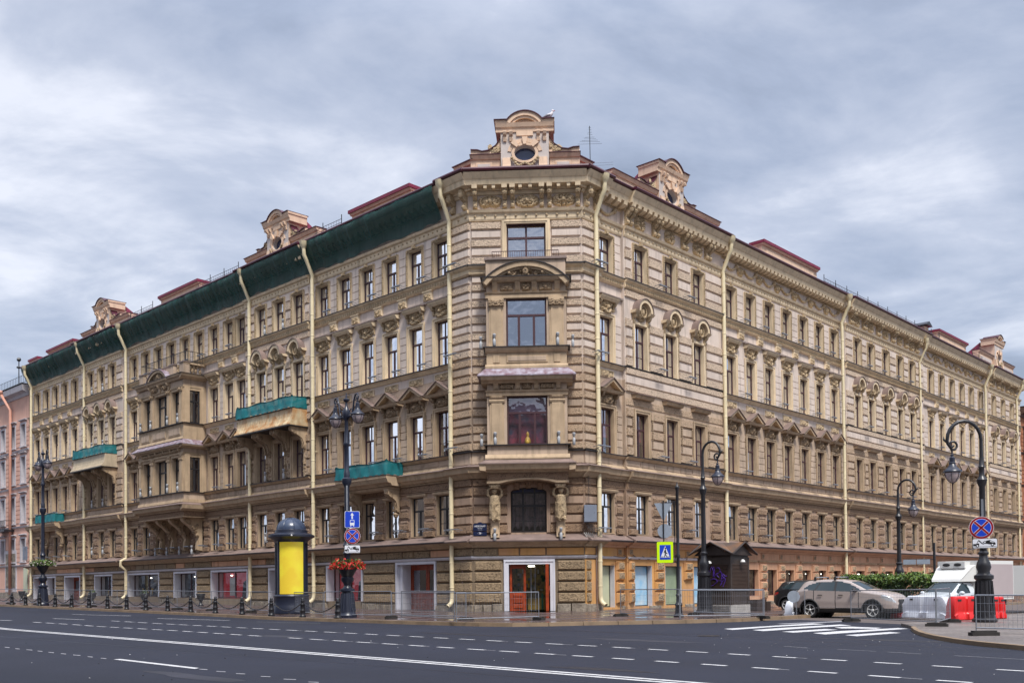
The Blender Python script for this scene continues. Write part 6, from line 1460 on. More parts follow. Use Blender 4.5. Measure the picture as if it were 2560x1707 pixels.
SHAFT2 = [(.46, 0), (.47, .12), (.42, .18), (.40, .3), (.36, .5), (.30, 1.2), (.28, 1.28), (.37, 1.33), (.37, 1.42), (.24, 1.48), (.17, 1.6), (.2, 1.7), (.31, 1.84), (.32, 1.98), (.22, 2.1), (.14, 2.2), (.13, 3.0), (.17, 3.1), (.22, 3.22), (.15, 3.34), (.16, 3.5), (.22, 3.62), (.15, 3.74), (.13, 3.9), (.125, 6.5), (.15, 6.6), (.24, 6.75), (.24, 6.95), (.15, 7.02), (.15, 7.3), (.12, 7.36), (.11, 8.6), (.15, 8.66), (.15, 8.76), (.11, 8.84), (.09, 9.9), (.12, 9.96), (.18, 10.1), (.19, 10.35), (.12, 10.5), (.06, 10.6), (.06, 10.8), (.16, 10.9), (.16, 10.96), (.05, 11.02), (.03, 11.2), (.01, 11.3)]
def lamp_two(p, label, hs, ang):
    t = thing('street_lamp', p, ang, label=label, cat='street lamp', group='cast iron street lamps'); m = MB()
    m.lathe([(r*1.0, z*hs) for r, z in SHAFT2], (0, 0), 20)
    for i in range(16):
        a = i*math.pi/8; m.tube([(.40*math.cos(a), .40*math.sin(a), .32*hs), (.30*math.cos(a), .30*math.sin(a), 1.22*hs)], .028, 5)
    smooth_by_angle(m.build('pole', [M['ironb']], t), 35)
    for sg in (-1, 1):
        a = MB(); H = hs
        pts = [(.1*sg, 0, 9.95*H), (.28*sg, 0, 10.1*H), (.45*sg, 0, 10.05*H), (.55*sg, 0, 10.35*H), (.62*sg, 0, 10.8*H), (.75*sg, 0, 11.1*H), (.92*sg, 0, 11.12*H), (1.0*sg, 0, 10.95*H), (.94*sg, 0, 10.82*H)]
        a.tube(pts, [.07, .06, .05, .05, .045, .045, .045, .035, .03], 7); a.tube([(.42*sg+.13*math.cos(q*.7), 0, 10.3*H+.13*math.sin(q*.7)) for q in range(10)], .03, 5); a.tube([(.74*sg+.1*math.cos(q*.7), 0, 10.92*H+.1*math.sin(q*.7)) for q in range(10)], .025, 5)
        a.build('arm', [M['ironb']], t, True); lantern(t, .92*sg, 10.95*H, .8)
    return t
L1 = G(107, 1513, .15); L2 = G(869, 1543, .15)
lampA = lamp_two(L1, 'ornate black double street lamp with white flower basket, near the far left end', 1.1, DLA)
lampB = lamp_two(L2, 'ornate black double street lamp carrying blue traffic signs, beside the yellow advertising column', 1.0, DLA)

def leafball(name, parent, c, rx, rz, n, lm_, fl=None, nf=0, seed=0, size=.09):
    rs = random.Random(seed); m = MB(); f = MB()
    def leaf(mb, p, s_, mi=0):
        u = Vector((rs.gauss(0, 1), rs.gauss(0, 1), rs.gauss(0, 1))).normalized(); v = u.orthogonal().normalized(); w = u.cross(v); a = rs.uniform(0, 6.28); v, w = v*math.cos(a)+w*math.sin(a), w*math.cos(a)-v*math.sin(a); p = Vector(p)
        mb.add([tuple(p-v*s_), tuple(p+w*s_*.5), tuple(p+v*s_), tuple(p-w*s_*.5)], [(0, 1, 2, 3)], mi)
    def pt():
        a = rs.uniform(0, 6.283); r = rs.uniform(.3, 1)**.5*rx; z = rs.uniform(-1, 1)*rz*(1.1-r/rx*.6); return (c[0]+r*math.cos(a), c[1]+r*math.sin(a), c[2]+z-(.12 if r > rx*.8 else 0))
    for i in range(n): leaf(m, pt(), size*rs.uniform(.6, 1.3), rs.choice([0, 0, 1]))
    o = m.build(name, lm_, parent)
    if fl:
        for i in range(nf):
            p = pt(); q = Vector(p)-Vector(c); q = q*1.08; p = Vector(c)+q
            for j in range(5): leaf(f, (p.x+rs.uniform(-.03, .03), p.y+rs.uniform(-.03, .03), p.z+rs.uniform(-.03, .03)), size*.6, rs.randrange(len(fl)))
        f.build('blossom', fl, o)
    return o
M['leaf'] = mat('leaf_green', (.055, .11, .018), .6, var=.4, vscale=5); M['leaf2'] = mat('leaf_light_green', (.12, .19, .03), .6); M['leaf3'] = mat('leaf_dark_green', (.02, .045, .012), .6)
M['redfl'] = mat('red_petals', (.52, .012, .012), .6); M['pinkfl'] = mat('coral_petals', (.62, .10, .05), .6); M['whitefl'] = mat('white_petals', (.7, .66, .6), .6); M['burg'] = mat('burgundy_leaves', (.08, .015, .03), .6)
def basket(p, zc, r, fl, nf, label, seed):
    t = thing('flower_basket', (p[0], p[1], p[2]+zc), 0, label=label, cat='flower basket', group='flower baskets on the lamp posts')
    m = MB(); m.lathe([(.15, -.75), (.2, -.7), (.34, -.45), (.5, -.15), (.52, -.05), (.16, -.02)], (0, 0), 16); m.build('basket', [M['iron']], t, True)
    leafball('foliage', t, (0, 0, .1), r, .27, 520, [M['leaf'], M['leaf2']], fl, nf, seed)
basket(L2, 2.62, .82, [M['redfl'], M['redfl'], M['pinkfl'], M['redfl']], 420, 'flower basket of red blossoms round the lamp post beside the yellow column', 3)
basket(L1, 3.3, .95, [M['whitefl'], M['burg']], 120, 'flower basket of white blossoms round the far left lamp post', 4)

SHAFT1 = [(.46, 0), (.47, .1), (.40, .16), (.37, .4), (.31, 1.2), (.29, 1.75), (.36, 1.82), (.36, 1.95), (.24, 2.02), (.22, 2.12), (.28, 2.3), (.24, 2.5), (.17, 2.65), (.15, 2.8), (.2, 2.86), (.2, 2.92), (.13, 2.98), (.11, 4.6), (.11, 5.7), (.13, 5.75), (.17, 5.85), (.2, 6.0), (.13, 6.12), (.1, 6.2), (.1, 6.5), (.13, 6.55), (.1, 6.6), (.07, 7.0), (.065, 7.7)]
def lamp_one(p, ang, label, k, off=0.92, up_=1.):
    t = thing('street_lamp', p, ang, label=label, cat='street lamp', group='cast iron street lamps'); m = MB()
    m.lathe([(r*k, z*up_) for r, z in SHAFT1], (0, 0), 20)
    for i in range(14):
        a = i*math.pi/7; m.tube([(.38*k*math.cos(a), .38*k*math.sin(a), .3*up_), (.30*k*math.cos(a), .30*k*math.sin(a), 1.72*up_)], .025*k, 5)
    smooth_by_angle(m.build('pole', [M['iron']], t), 35); a = MB(); zt = 7.7*up_; R_ = off*.56
    pts = [(0, 0, zt-.05)]+[(R_-R_*math.cos(q*math.pi/10), 0, zt+R_*1.15*math.sin(q*math.pi/10)) for q in range(11)]
    pts = pts+[(2*R_-.02, 0, zt-.12), (2*R_-.16, 0, zt-.32), (off-.02, 0, zt-.38)]
    for q in range(1, 15): aa = -math.pi/2-q*.55; rr = .2*(1-q/17); pts.append((off-.06+rr*math.cos(aa)*1.0, 0, zt-.18+rr*math.sin(aa)))
    a.tube(pts, [.065]*12+[.055]*3+[.045]*14, 8); a.tube([(2*R_-.03, 0, zt-.1), (2*R_+.12, 0, zt+.02), (2*R_+.13, 0, zt+.14)], [.05, .04, .015], 6)
    a.build('arm', [M['iron']], t, True); lantern(t, off-.04, zt-.36, .8*k); return t
R1 = G(1762, 1532, .15); R3 = G(2462, 1553, .12)
h1 = Z_AT(R1, 1106)-R1.z; h3 = Z_AT(R3, 1051)-R3.z
lampC = lamp_one(R1, DLA+math.pi, 'black hooked street lamp standing just left of the brown kiosk', 1.0, .92, (h1-.6)/7.7)
lampD = lamp_one(R3, math.radians(176), 'large black hooked street lamp with a round blue no stopping sign, at the right edge', .95, 1.12, (h3-.72)/7.7)
R2 = AT(2249, 63); R2.z = .12
h2 = Z_AT(R2, 1201)-R2.z
lampE = lamp_one(R2, DLA+math.pi, 'black hooked street lamp standing in the green hedge', 1.0, .95, (h2-.6)/7.7)

# signs -------------------------------------------------------------
M['sblue'] = mat('sign_blue', (.01, .05, .48), .35); M['sred'] = mat('sign_red', (.25, .008, .015), .35); M['swhite'] = mat('sign_white', (.68, .70, .76), .35); M['sblack'] = mat('sign_black', (.012, .012, .014), .4)
M['syellow'] = mat('fluorescent_yellow', (.56, .85, .0), .4); M['sgrey'] = mat('sign_back_grey', (.27, .31, .37), .5, var=.15, vscale=3)
def disc(mb, x, z, r, y0, y1, mi, n=28): mb.poly([(x+r*math.cos(2*math.pi*i/n), z+r*math.sin(2*math.pi*i/n)) for i in range(n)], y0, y1, mi)
def rrect(x0, x1, z0, z1, r, n=4):
    pts = []
    for cx, cz, a0 in ((x1-r, z1-r, 0), (x0+r, z1-r, 90), (x0+r, z0+r, 180), (x1-r, z0+r, 270)):
        for i in range(n+1): a = math.radians(a0+90*i/n); pts.append((cx+r*math.cos(a), cz+r*math.sin(a)))
    return pts
def no_stop(parent, x, z, r, y):
    m = MB(); disc(m, x, z, r, y-.03, y, 0); disc(m, x, z, r*.97, y, y+.005, 1); disc(m, x, z, r*.80, y+.005, y+.01, 0); disc(m, x, z, r*.77, y+.01, y+.014, 2)
    for s_, d_ in (((1, 1), (-1, 1)), ((1, -1), (1, 1))):
        for w, mi, yy in ((.115, 0, y+.018), (.085, 1, y+.022)):
            dx, dz = s_[0]*.7071, s_[1]*.7071; nx, nz = -dz*w*r, dx*w*r; q = r*.78*.99
            m.poly([(x+dx*q+nx, z+dz*q+nz), (x-dx*q+nx, z-dz*q+nz), (x-dx*q-nx, z-dz*q-nz), (x+dx*q-nx, z+dz*q-nz)], y+.012, yy, mi)
    return m.build('traffic_sign', [M['swhite'], M['sred'], M['sblue']], parent, label='round blue no stopping sign with a red cross')
def tow(parent, x0, x1, z0, z1, y):
    m = MB(); m.poly(rrect(x0, x1, z0, z1, .05), y-.03, y, 1); m.poly(rrect(x0+.012, x1-.012, z0+.012, z1-.012, .05), y, y+.004, 0); W_, H_ = x1-x0, z1-z0
    # seen from the front the image right is local -x
    P_ = lambda pts, yy=y+.008, mi=1: m.poly([(x1-u*W_, z0+v*H_) for u, v in pts], y+.002, yy, mi)
    P_([(.03, .25), (.27, .25), (.27, .5), (.2, .52), (.16, .46), (.03, .46)]); P_([(.16, .5), (.24, .85), (.27, .85), (.42, .5), (.47, .46), (.45, .4), (.38, .46), (.25, .76), (.18, .5)])
    P_([(.40, .66), (.5, .6), (.56, .78), (.70, .84), (.86, .66), (.93, .5), (.92, .34), (.7, .40), (.46, .52)])
    P_([(.72, .76), (.84, .64), (.86, .56), (.7, .66)], y+.012, 0)
    for u, v, r in ((.2, .26, .085), (.5, .62, .08), (.8, .36, .085)):
        disc(m, x1-u*W_, z0+v*H_, r*W_*.75, y+.008, y+.013, 1, 16); disc(m, x1-u*W_, z0+v*H_, r*W_*.42, y+.013, y+.016, 0, 14)
    m.poly([(x0+.03, z0+.05), (x1-.03, z0+.05), (x1-.03, z0+.065), (x0+.03, z0+.065)], y+.002, y+.006, 1)
    return m.build('traffic_sign', [M['swhite'], M['sblack']], parent, label='white tow-away plate with a black crane and car')
# signs face the camera side; local frame of the holder: x to the left of the image, y toward the viewer
def sign_root(p): a = math.atan2(-p[1], -p[0])-math.pi/2; return a
aB = sign_root(L2); sB = bpy.data.objects.new('sign_bracket', MB().box(-.04, .04, .1, .2, 3.6, 6.6).mesh('sign_bracket', [M['galv']])); COL.objects.link(sB); sB.parent = lampB; sB.rotation_euler = (0, 0, aB-DLA)
zl = lambda p, y: Z_AT(p, y)-p[2]
xo = -(878.5-866)/2391*math.hypot(L2[0], L2[1])
z0, z1 = zl(L2, 1319), zl(L2, 1278); m = MB(); wv = .37
m.poly(rrect(xo-wv, xo+wv, z0, z1, .05), .17, .2, 1); m.poly(rrect(xo-wv+.02, xo+wv-.02, z0+.02, z1-.02, .05), .2, .204, 0); zc = (z0+z1)/2; h = (z1-z0)/2
m.poly([(xo-.035, zc+.02), (xo+.035, zc+.02), (xo+.035, zc+h*.5), (xo+.09, zc+h*.5), (xo, zc+h*.82), (xo-.09, zc+h*.5), (xo-.035, zc+h*.5)], .202, .208, 1)
m.poly(rrect(xo-.11, xo+.11, zc-h*.72, zc-.03, .03), .202, .208, 1); m.poly([(xo-.085, zc-h*.38), (xo+.085, zc-h*.38), (xo+.085, zc-h*.14), (xo-.085, zc-h*.14)], .208, .211, 0)
for q in (-.07, .07): m.poly([(xo+q-.02, zc-h*.84), (xo+q+.02, zc-h*.84), (xo+q+.02, zc-h*.7), (xo+q-.02, zc-h*.7)], .202, .208, 1)
m.build('traffic_sign', [M['sblue'], M['swhite']], sB, label='square blue bus lane sign with a white arrow and bus')
no_stop(sB, xo, zl(L2, 1340), .40, .2); tow(sB, xo-.39, xo+.39, zl(L2, 1382), zl(L2, 1362.5), .2)
aD = sign_root(R3); sD = bpy.data.objects.new('sign_bracket', MB().box(-.04, .04, .08, .17, 2.8, 4.6).mesh('sign_bracket', [M['galv']])); COL.objects.link(sD); sD.parent = lampD; sD.rotation_euler = (0, 0, aD-math.radians(176))
dd = math.hypot(R3[0], R3[1]); no_stop(sD, .05, zl(R3, 1319), 25.2/2391*dd, .18); tow(sD, -.48, .36, zl(R3, 1370), zl(R3, 1346), .18)

# tall thin pole with the signs over the crossing
PP = G(1697, 1541, .15); aP = sign_root(PP); dP = math.hypot(PP[0], PP[1]); px = dP/2391
t = thing('sign_post', PP, aP, label='slim black post with a yellow pedestrian crossing sign and two sign backs', cat='sign post')
hp = zl(PP, 1204); m = MB(); m.lathe([(.24, 0), (.25, .08), (.17, .16), (.15, .5), (.19, .56), (.12, .66), (.1, .9), (.14, 1.0), (.08, 1.1), (.075, 2.7), (.11, 2.8), (.075, 2.9), (.07, hp-.35), (.1, hp-.3), (.1, hp-.22), (.04, hp-.15), (.02, hp)], (0, 0), 14); smooth_by_angle(m.build('pole', [M['iron']], t), 40)
m = MB(); xs = (1697-1663)*px; xr = (1697-1690)*px
m.tube([(xr, 0, zl(PP, 1406)), (xr, 0, zl(PP, 1253))], .022, 5)
for y_ in (1253, 1303, 1360, 1404): m.tube([(0, 0, zl(PP, y_)), (xs+.1, 0, zl(PP, y_))], .02, 5)
m.tube([(xs, .03, zl(PP, 1250)), (xs, .03, zl(PP, 1352))], .028, 6); m.build('sign_bracket', [M['iron']], t)
m = MB(); m.poly([(xs-.42, zl(PP, 1255)), (xs+.42, zl(PP, 1256)), (xs, zl(PP, 1303))][::1], -.05, -.02, 0); m.build('traffic_sign', [M['sgrey']], t, label='grey back of a triangular give way sign')
m = MB(); disc(m, xs-.05, zl(PP, 1326), 19.5*px*.9, -.05, -.02, 0); m.build('traffic_sign', [M['sgrey']], t, label='grey back of a round sign')
z0, z1 = zl(PP, 1405.5), zl(PP, 1353); xa, xb = (1697-1685.5)*px, (1697-1646)*px; m = MB(); W_, H_ = xb-xa, z1-z0
m.poly(rrect(xa-.01, xb+.01, z0-.01, z1+.01, .05), .0, .03, 3); m.poly(rrect(xa, xb, z0, z1, .05), .03, .036, 2)
P_ = lambda pts, yy, mi: m.poly([(xb-u*W_, z0+v*H_) for u, v in pts], .033, yy, mi)
P_([(.17, .15), (.85, .15), (.85, .85), (.17, .85)], .042, 0); P_([(.22, .25), (.80, .25), (.51, .80)], .048, 1)
P_([(.50, .64), (.555, .64), (.575, .50), (.66, .44), (.64, .41), (.55, .46), (.55, .40), (.63, .28), (.60, .26), (.53, .37), (.48, .26), (.44, .28), (.48, .39), (.49, .52), (.44, .46), (.42, .50)], .054, 3); disc(m, xb-.525*W_, z0+.69*H_, .035*W_*1.3, .048, .054, 3, 12)
for u in (.29, .37, .66, .74): P_([(u-.03, .27), (u+.02, .27), (u+.03, .31), (u-.01, .31)], .054, 3)
m.build('traffic_sign', [M['sblue'], M['swhite'], M['syellow'], M['sblack']], t, label='yellow-edged blue pedestrian crossing sign')
# thin post with two direction boards
PQ = AT(2337, 60); PQ.z = .12; a = sign_root(PQ); k = 60/2391; t = thing('sign_post', PQ, a, label='thin black post with two blank grey direction boards, behind the hedge', cat='sign post')
m = MB(); m.tube([(0, 0, 0), (0, 0, zl(PQ, 1356))], .07, 8); m.tube([(0, 0, zl(PQ, 1397)), (66*k, 0, zl(PQ, 1397))], .025, 5); m.build('pole', [M['iron']], t)
for x0, x1 in ((2271, 2298), (2300, 2328)): MB().box((2337-x1)*k, (2337-x0)*k, .03, .06, zl(PQ, 1409), zl(PQ, 1397)).build('direction_board', [M['sgrey']], t)

# advertising column ---------------------------------------------------
CP = G(729, 1532, .18); aC = sign_root(CP); dC = math.hypot(CP[0], CP[1]); kc = dC/2391; zc_ = lambda y: Z_AT(CP, y)-CP[2]
t = thing('advertising_column', CP, aC, label='round blue-black advertising column with a dome and a glowing yellow poster', cat='advertising column')
m = MB(); R_ = 40*kc; m.lathe([(44*kc, 0), (44*kc, .35), (42.5*kc, .42), (42*kc, .95), (43.5*kc, 1.0), (41*kc, 1.08)], (0, 0), 28); smooth_by_angle(m.build('base', [M['ironb']], t), 40)
m = MB(); m.lathe([(R_*.84, 1.08), (R_*.84, zc_(1352))], (0, 0), 32)
for a in (38, 142, 200, 250, 290, 340):
    a = math.radians(a); c, s_ = math.cos(a)*R_*.92, math.sin(a)*R_*.92; m.tube([(c, s_, 1.05), (c, s_, zc_(1352))], .12, 6)
m.build('body', [M['ironb']], t)
m = MB(); zr = zc_(1352); m.lathe([(R_*.95, zr-.12), (R_*1.02, zr), (R_*1.1, zr+.08), (56*kc, zr+.22), (56*kc, zr+.32), (R_*1.15, zr+.42), (R_*.98, zr+.46), (R_*.96, zr+.62), (R_*.88, zr+.66)], (0, 0), 32); o = m.build('rim', [M['ironb']], t); smooth_by_angle(o, 35)
m = MB(); zd = zr+.66; ht = zc_(1294.5)-zd; pr_ = [(R_*.86*math.cos(q*math.pi/20), zd+ht*math.sin(q*math.pi/20)) for q in range(10)]+[(.05, zd+ht)]; m.lathe(pr_, (0, 0), 32)
for i in range(8):
    a = i*math.pi/4+.2; m.tube([(r*1.005*math.cos(a), r*1.005*math.sin(a), z) for r, z in pr_], .035, 5)
M['dome'] = mat('dark_blue_dome_paint', (.035, .05, .09), .3, spec=.6); smooth_by_angle(m.build('dome', [M['dome']], t), 40)
ym = emis('backlit_yellow_poster', (.62, .43, .02), .12); tt = ym.node_tree; b = tt.nodes['Principled BSDF']; geo = tt.nodes.new('ShaderNodeNewGeometry'); n_ = tt.nodes.new('ShaderNodeTexNoise'); n_.inputs['Scale'].default_value = .8; n_.inputs['Detail'].default_value = 3; tt.links.new(geo.outputs['Position'], n_.inputs[0]); x_ = tt.nodes.new('ShaderNodeMixRGB'); x_.inputs[1].default_value = (.60, .52, .035, 1); x_.inputs[2].default_value = (.56, .40, .03, 1); r_ = tt.nodes.new('ShaderNodeMapRange'); r_.inputs['From Min'].default_value = .4; r_.inputs['From Max'].default_value = .62; tt.links.new(n_.outputs[0], r_.inputs[0]); tt.links.new(r_.outputs[0], x_.inputs[0]); tt.links.new(x_.outputs[0], b.inputs['Base Color']); tt.links.new(x_.outputs[0], b.inputs['Emission Color'])
m = MB(); za, zb_ = zc_(1484), zc_(1355); q = 20
for i in range(q):
    a0 = math.radians(90-47+94*i/q); a1 = math.radians(90-47+94*(i+1)/q); r = R_*.97
    m.quad((r*math.cos(a0), r*math.sin(a0), za), (r*math.cos(a1), r*math.sin(a1), za), (r*math.cos(a1), r*math.sin(a1), zb_), (r*math.cos(a0), r*math.sin(a0), zb_))
m.build('poster', [ym], t, True)
m = MB()
for z0, z1 in ((za-.32, za-.02), (zb_, zb_+.1)):
    for i in range(q):
        a0 = math.radians(90-50+100*i/q); a1 = math.radians(90-50+100*(i+1)/q); r = R_*.99; m.quad((r*math.cos(a0), r*math.sin(a0), z0), (r*math.cos(a1), r*math.sin(a1), z0), (r*math.cos(a1), r*math.sin(a1), z1), (r*math.cos(a0), r*math.sin(a0), z1))
m.build('poster_frame', [M['ironb']], t)
m = MB(); m.ball((-.02, 56*kc, zr+.27), .05, 6); m.build('spotlight', [M['whitebit']], t)

# bollards and chains ----------------------------------------------------
BP = [(-12, 1510), (29.8, 1511), (64, 1512.6), (99, 1514), (138, 1516), (179, 1517.5), (222.5, 1519), (268.7, 1521), (316.4, 1523), (364.6, 1525), (419, 1527), (476.6, 1529.5), (538.3, 1532), (605, 1535), (678.3, 1538.7), (756.8, 1542), (844.6, 1545.5)]
bm_ = MB(); bm_.lathe([(.17, 0), (.18, .06), (.14, .1), (.135, .3), (.16, .33), (.13, .37), (.115, .62), (.14, .65), (.1, .7), (.09, .78), (.12, .82), (.07, .87), (.085, .93), (.05, .99), (.01, 1.0)], (0, 0), 14); BME = bm_.mesh('bollard', [M['iron']], True)
BL = ['at the cut edge of the photo, leftmost of the chained row', 'second from the left of the chained row, before the pink house', 'before the left foot of the far lamp', 'just left of the far lamp with white flowers', 'just right of the far lamp with white flowers', 'in front of the open white doorway', 'between the white doorway and the narrow display window', 'in front of the narrow display window left of the crooked drainpipe', 'in front of the crooked drainpipe', 'in front of the double display window', 'in front of the rusticated pier right of the double window', 'in front of the single display window', 'right of the black urn by the single display window', 'in front of the red double shop window', 'left of the drainpipe beside the red double window', 'at the front left of the yellow advertising column', 'at the right end of the chained row, beside the lamp base']
BL[-2] = 'at the front right of the yellow advertising column'; BL[-3] = 'at the front left of the yellow advertising column'; BL[-4] = 'at the drainpipe beside the red double window'
pts = [G(x, y, .15) for x, y in BP]
for i, p in enumerate(pts):
    o = put(BME, 'bollard', None); o.location = p; tag(o, 'black iron bollard '+BL[i], 'bollard', 'chained bollards along the kerb')
    if i:
        q = pts[i-1]; m = MB(); L3 = (q-p).length; c = []
        for j in range(17): u = j/16; w = (q-p)*u; c.append((w.x, w.y, w.z+.8-.5*math.sin(math.pi*u)**.9*min(1, L3/2.4)))
        m.tube(c, .028, 5)
        for a_ in c[1:-1]: m.ball(a_, .045, 5, 0, (1, 1, .8))
        m.build('chain', [M['iron']], o)

# temporary mesh fences ----------------------------------------------------
def fence(a, b, h, label, feet=(1, 1), wire=.0042, lean=0., nclip=True):
    a, b = Vector(a), Vector(b); L3 = (b-a).xy.length; ang = math.atan2(b.y-a.y, b.x-a.x); t = thing('fence_panel', a, ang, label=label, cat='fence panel', group='temporary mesh fence panels'); dz = b.z-a.z; z = lambda x: dz*x/L3
    m = MB(); r = .021
    m.tube([(0, 0, .03), (0, 0, h)], r, 6); m.tube([(L3, 0, .03+dz), (L3, 0, h+dz)], r, 6); m.tube([(0, 0, h), (L3, 0, h+dz)], r, 6); m.tube([(0, 0, .16), (L3, 0, .16+dz)], r, 6); m.build('frame', [M['galv']], t)
    w = MB(); n = int(L3/.12)
    for i in range(1, n): x = L3*i/n; w.tube([(x, 0, .16+z(x)), (x, 0, h+z(x))], wire, 3, 0, False)
    for i in range(1, 4): w.tube([(0, 0, .16+(h-.16)*i/4), (L3, 0, .16+(h-.16)*i/4+dz)], wire, 3, 0, False)
    w.build('mesh_infill', [M['galv']], t)
    for i, x in enumerate((0, L3)):
        if feet[i]: ft = put(FOOT, 'foot', t); ft.location = (x, 0, z(x)); ft.rotation_euler = (0, 0, math.radians(90))
    return t
f_ = MB(); f_.box(-.36, .36, -.11, .11, .0, .09); f_.box(-.3, .3, -.09, .09, .09, .13); FOOT = f_.mesh('foot', [M['rubber']])
FL = [(-60, 1506), (27, 1508.5), (95, 1510.5), (164, 1513.8), (229, 1516), (293, 1519), (366, 1521.2), (443, 1523.5), (529, 1526.5), (627, 1530.5), (735, 1534.5), (808, 1541)]
FT = ['leftmost, before the pink house', 'between the pink house and the far lamp', 'behind the far lamp post', 'before the open white doorway', 'left of the crooked drainpipe', 'before the left half of the double display window', 'before the right half of the double display window', 'before the single display window', 'before the red double shop window', 'between the red double window and the yellow column', 'right behind the yellow column']
for i in range(len(FL)-1):
    a, b = G(*FL[i], .15), G(*FL[i+1], .15); fence(a, b, 1.25, 'galvanised mesh fence panel '+FT[i], (1, 0))
fence(G(811, 1542.5, .15), G(978, 1544.5, .15), 1.3, 'galvanised mesh fence panel before the near lamp post and rusticated pier', (0, 1))
fence(G(1004, 1545, .15), G(1136, 1555, .15), 1.3, 'galvanised mesh fence panel before the deep white doorway with red door', (0, 0))
fence(G(1141, 1556, .15), G(1347, 1549.5, .15), 1.22, 'galvanised mesh fence panel across the cut corner and its open door', (0, 1))
fence(G(979, 1543, .15), G(1165, 1549, .15), 1.22, 'galvanised mesh fence panel behind the one before the deep doorway', (0, 1))
fence(G(1552, 1540, .15), G(1699, 1547, .15), 1.28, 'galvanised mesh fence panel before the green and blue lit windows', (1, 0))
fence(G(1701, 1548, .15), G(1908, 1545.5, .1), 1.25, 'front galvanised mesh fence panel before the brown kiosk', (0, 1))
fence(G(1735, 1537, .15), G(1911, 1542, .12), 1.25, 'rear galvanised mesh fence panel right before the kiosk base', (1, 0))
fence(G(2128, 1553, .03), G(2340, 1565, .1), 1.28, 'galvanised mesh fence panel across the front of the beige car', (1, 0))
fence(G(2342, 1565, .1), G(2376, 1555, .12), 1.28, 'short-looking galvanised mesh fence panel turned edge on before the white barrier', (1, 1))
A_ = G(2441, 1582, .1); B_ = G(2680, 1588, .1); fence(A_, B_, Z_AT(A_, 1487)-.1, 'nearest galvanised mesh fence panel at the right edge, before the big lamp base', (0, 0), .005)
o = put(FOOT, 'rubber_foot', None); o.location = G(2460, 1588, .1); o.rotation_euler = (0, 0, math.radians(2)); o.scale = (1.1, 1.1, 1.1); tag(o, 'black rubber block under the nearest fence panel at the right edge', 'fence foot')

# black planters ------------------------------------------------------------
um = MB(); um.lathe([(.2, 0), (.22, .05), (.12, .12), (.09, .3), (.14, .36), (.26, .5), (.31, .75), (.36, .84), (.3, .86), (.27, .78), (.0, .76)], (0, 0), 14); UME = um.mesh('urn_planter', [M['iron']], True)
for (x, y), lb in (((54.5, 1500), 'before the pink house wall'), ((231, 1508), 'beside the fourth drainpipe from the corner'), ((361, 1512), 'below the double display window'), ((502, 1513.5), 'beside the single display window')):
    p = G(x, y, .15); t = thing('urn_planter', p, 0, label='black iron urn planter '+lb, cat='planter', group='black urns by the wall'); uo = put(UME, 'urn', t); uo.scale = (1.05, 1.05, 1.1)
    if x in (231, 361): leafball('foliage', t, (0, 0, 1.0), .3, .25, 90, [M['leaf'], M['leaf3']], None, 0, 5, .09)

# kiosk ----------------------------------------------------------------------
KP = G(1828, 1532, .15); t = thing('kiosk', KP, DRA, label='closed dark brown kiosk with ribbed shutters, purple graffiti and a gabled roof', cat='kiosk')
# local x = into the side street, local y = away from the avenue kerb (left in the picture); nearest corner at the origin
zk = lambda y: Z_AT(KP, y)-KP[2]; a_, b_ = 1.95, 1.85; zt, zm = zk(1391), zk(1409)
M['kiosk'] = mat('kiosk_brown_paint', (.045, .03, .024), .5, var=.3, vscale=2); M['kshut'] = mat('kiosk_shutter', (.07, .042, .03), .5, var=.25, vscale=2, streak=.2); M['kroof'] = mat('kiosk_roof_metal', (.06, .045, .04), .5, col2=(.16, .075, .03), vscale=1.4); M['kbase'] = mat('kiosk_tiled_base', (.42, .40, .38), .7, var=.3, vscale=6); M['graf'] = mat('purple_spray_paint', (.10, .03, .42), .6); M['grit'] = mat('grey_graffiti_tag', (.5, .5, .5), .6)
m = MB(); m.box(.03, b_-.03, .03, a_-.03, .42, zt+.2, 0)
for x, y in ((0, 0), (b_-.14, 0), (0, a_-.14)): m.box(x-.01, x+.15, y-.01, y+.15, .42, zt, 0)
m.box(0, b_, 0, a_, zm, zt, 0); m.build('body', [M['kiosk']], t)
m = MB(); z = 1.12
while z < zm-.05: m.prof(.16, b_-.16, [(.03, z), (-.005, z+.02), (-.005, z+.05), (.03, z+.065)], 0); z += .07
z = 1.12
while z < zm-.05: m.add([(.03, .16, z), (-.005, .16, z+.02), (-.005, .16, z+.05), (.03, .16, z+.065), (.03, a_-.16, z), (-.005, a_-.16, z+.02), (-.005, a_-.16, z+.05), (.03, a_-.16, z+.065)], [(0, 1, 5, 4), (1, 2, 6, 5), (2, 3, 7, 6)], 0); z += .07
m.build('shutter', [M['kshut']], t)
m = MB(); m.box(-.03, b_+.03, -.03, a_+.03, 0, .42, 0)
for i in range(24):
    for j in range(3): m.box(-.045, -.03, .08+i*.078, .12+i*.078, .08+j*.11, .14+j*.11, 1)
m.build('base', [M['kbase'], M['kiosk']], t)
m = MB(); ze, zp = zk(1384), zk(1353.5); ov = .32; cx, cy = b_/2, a_/2
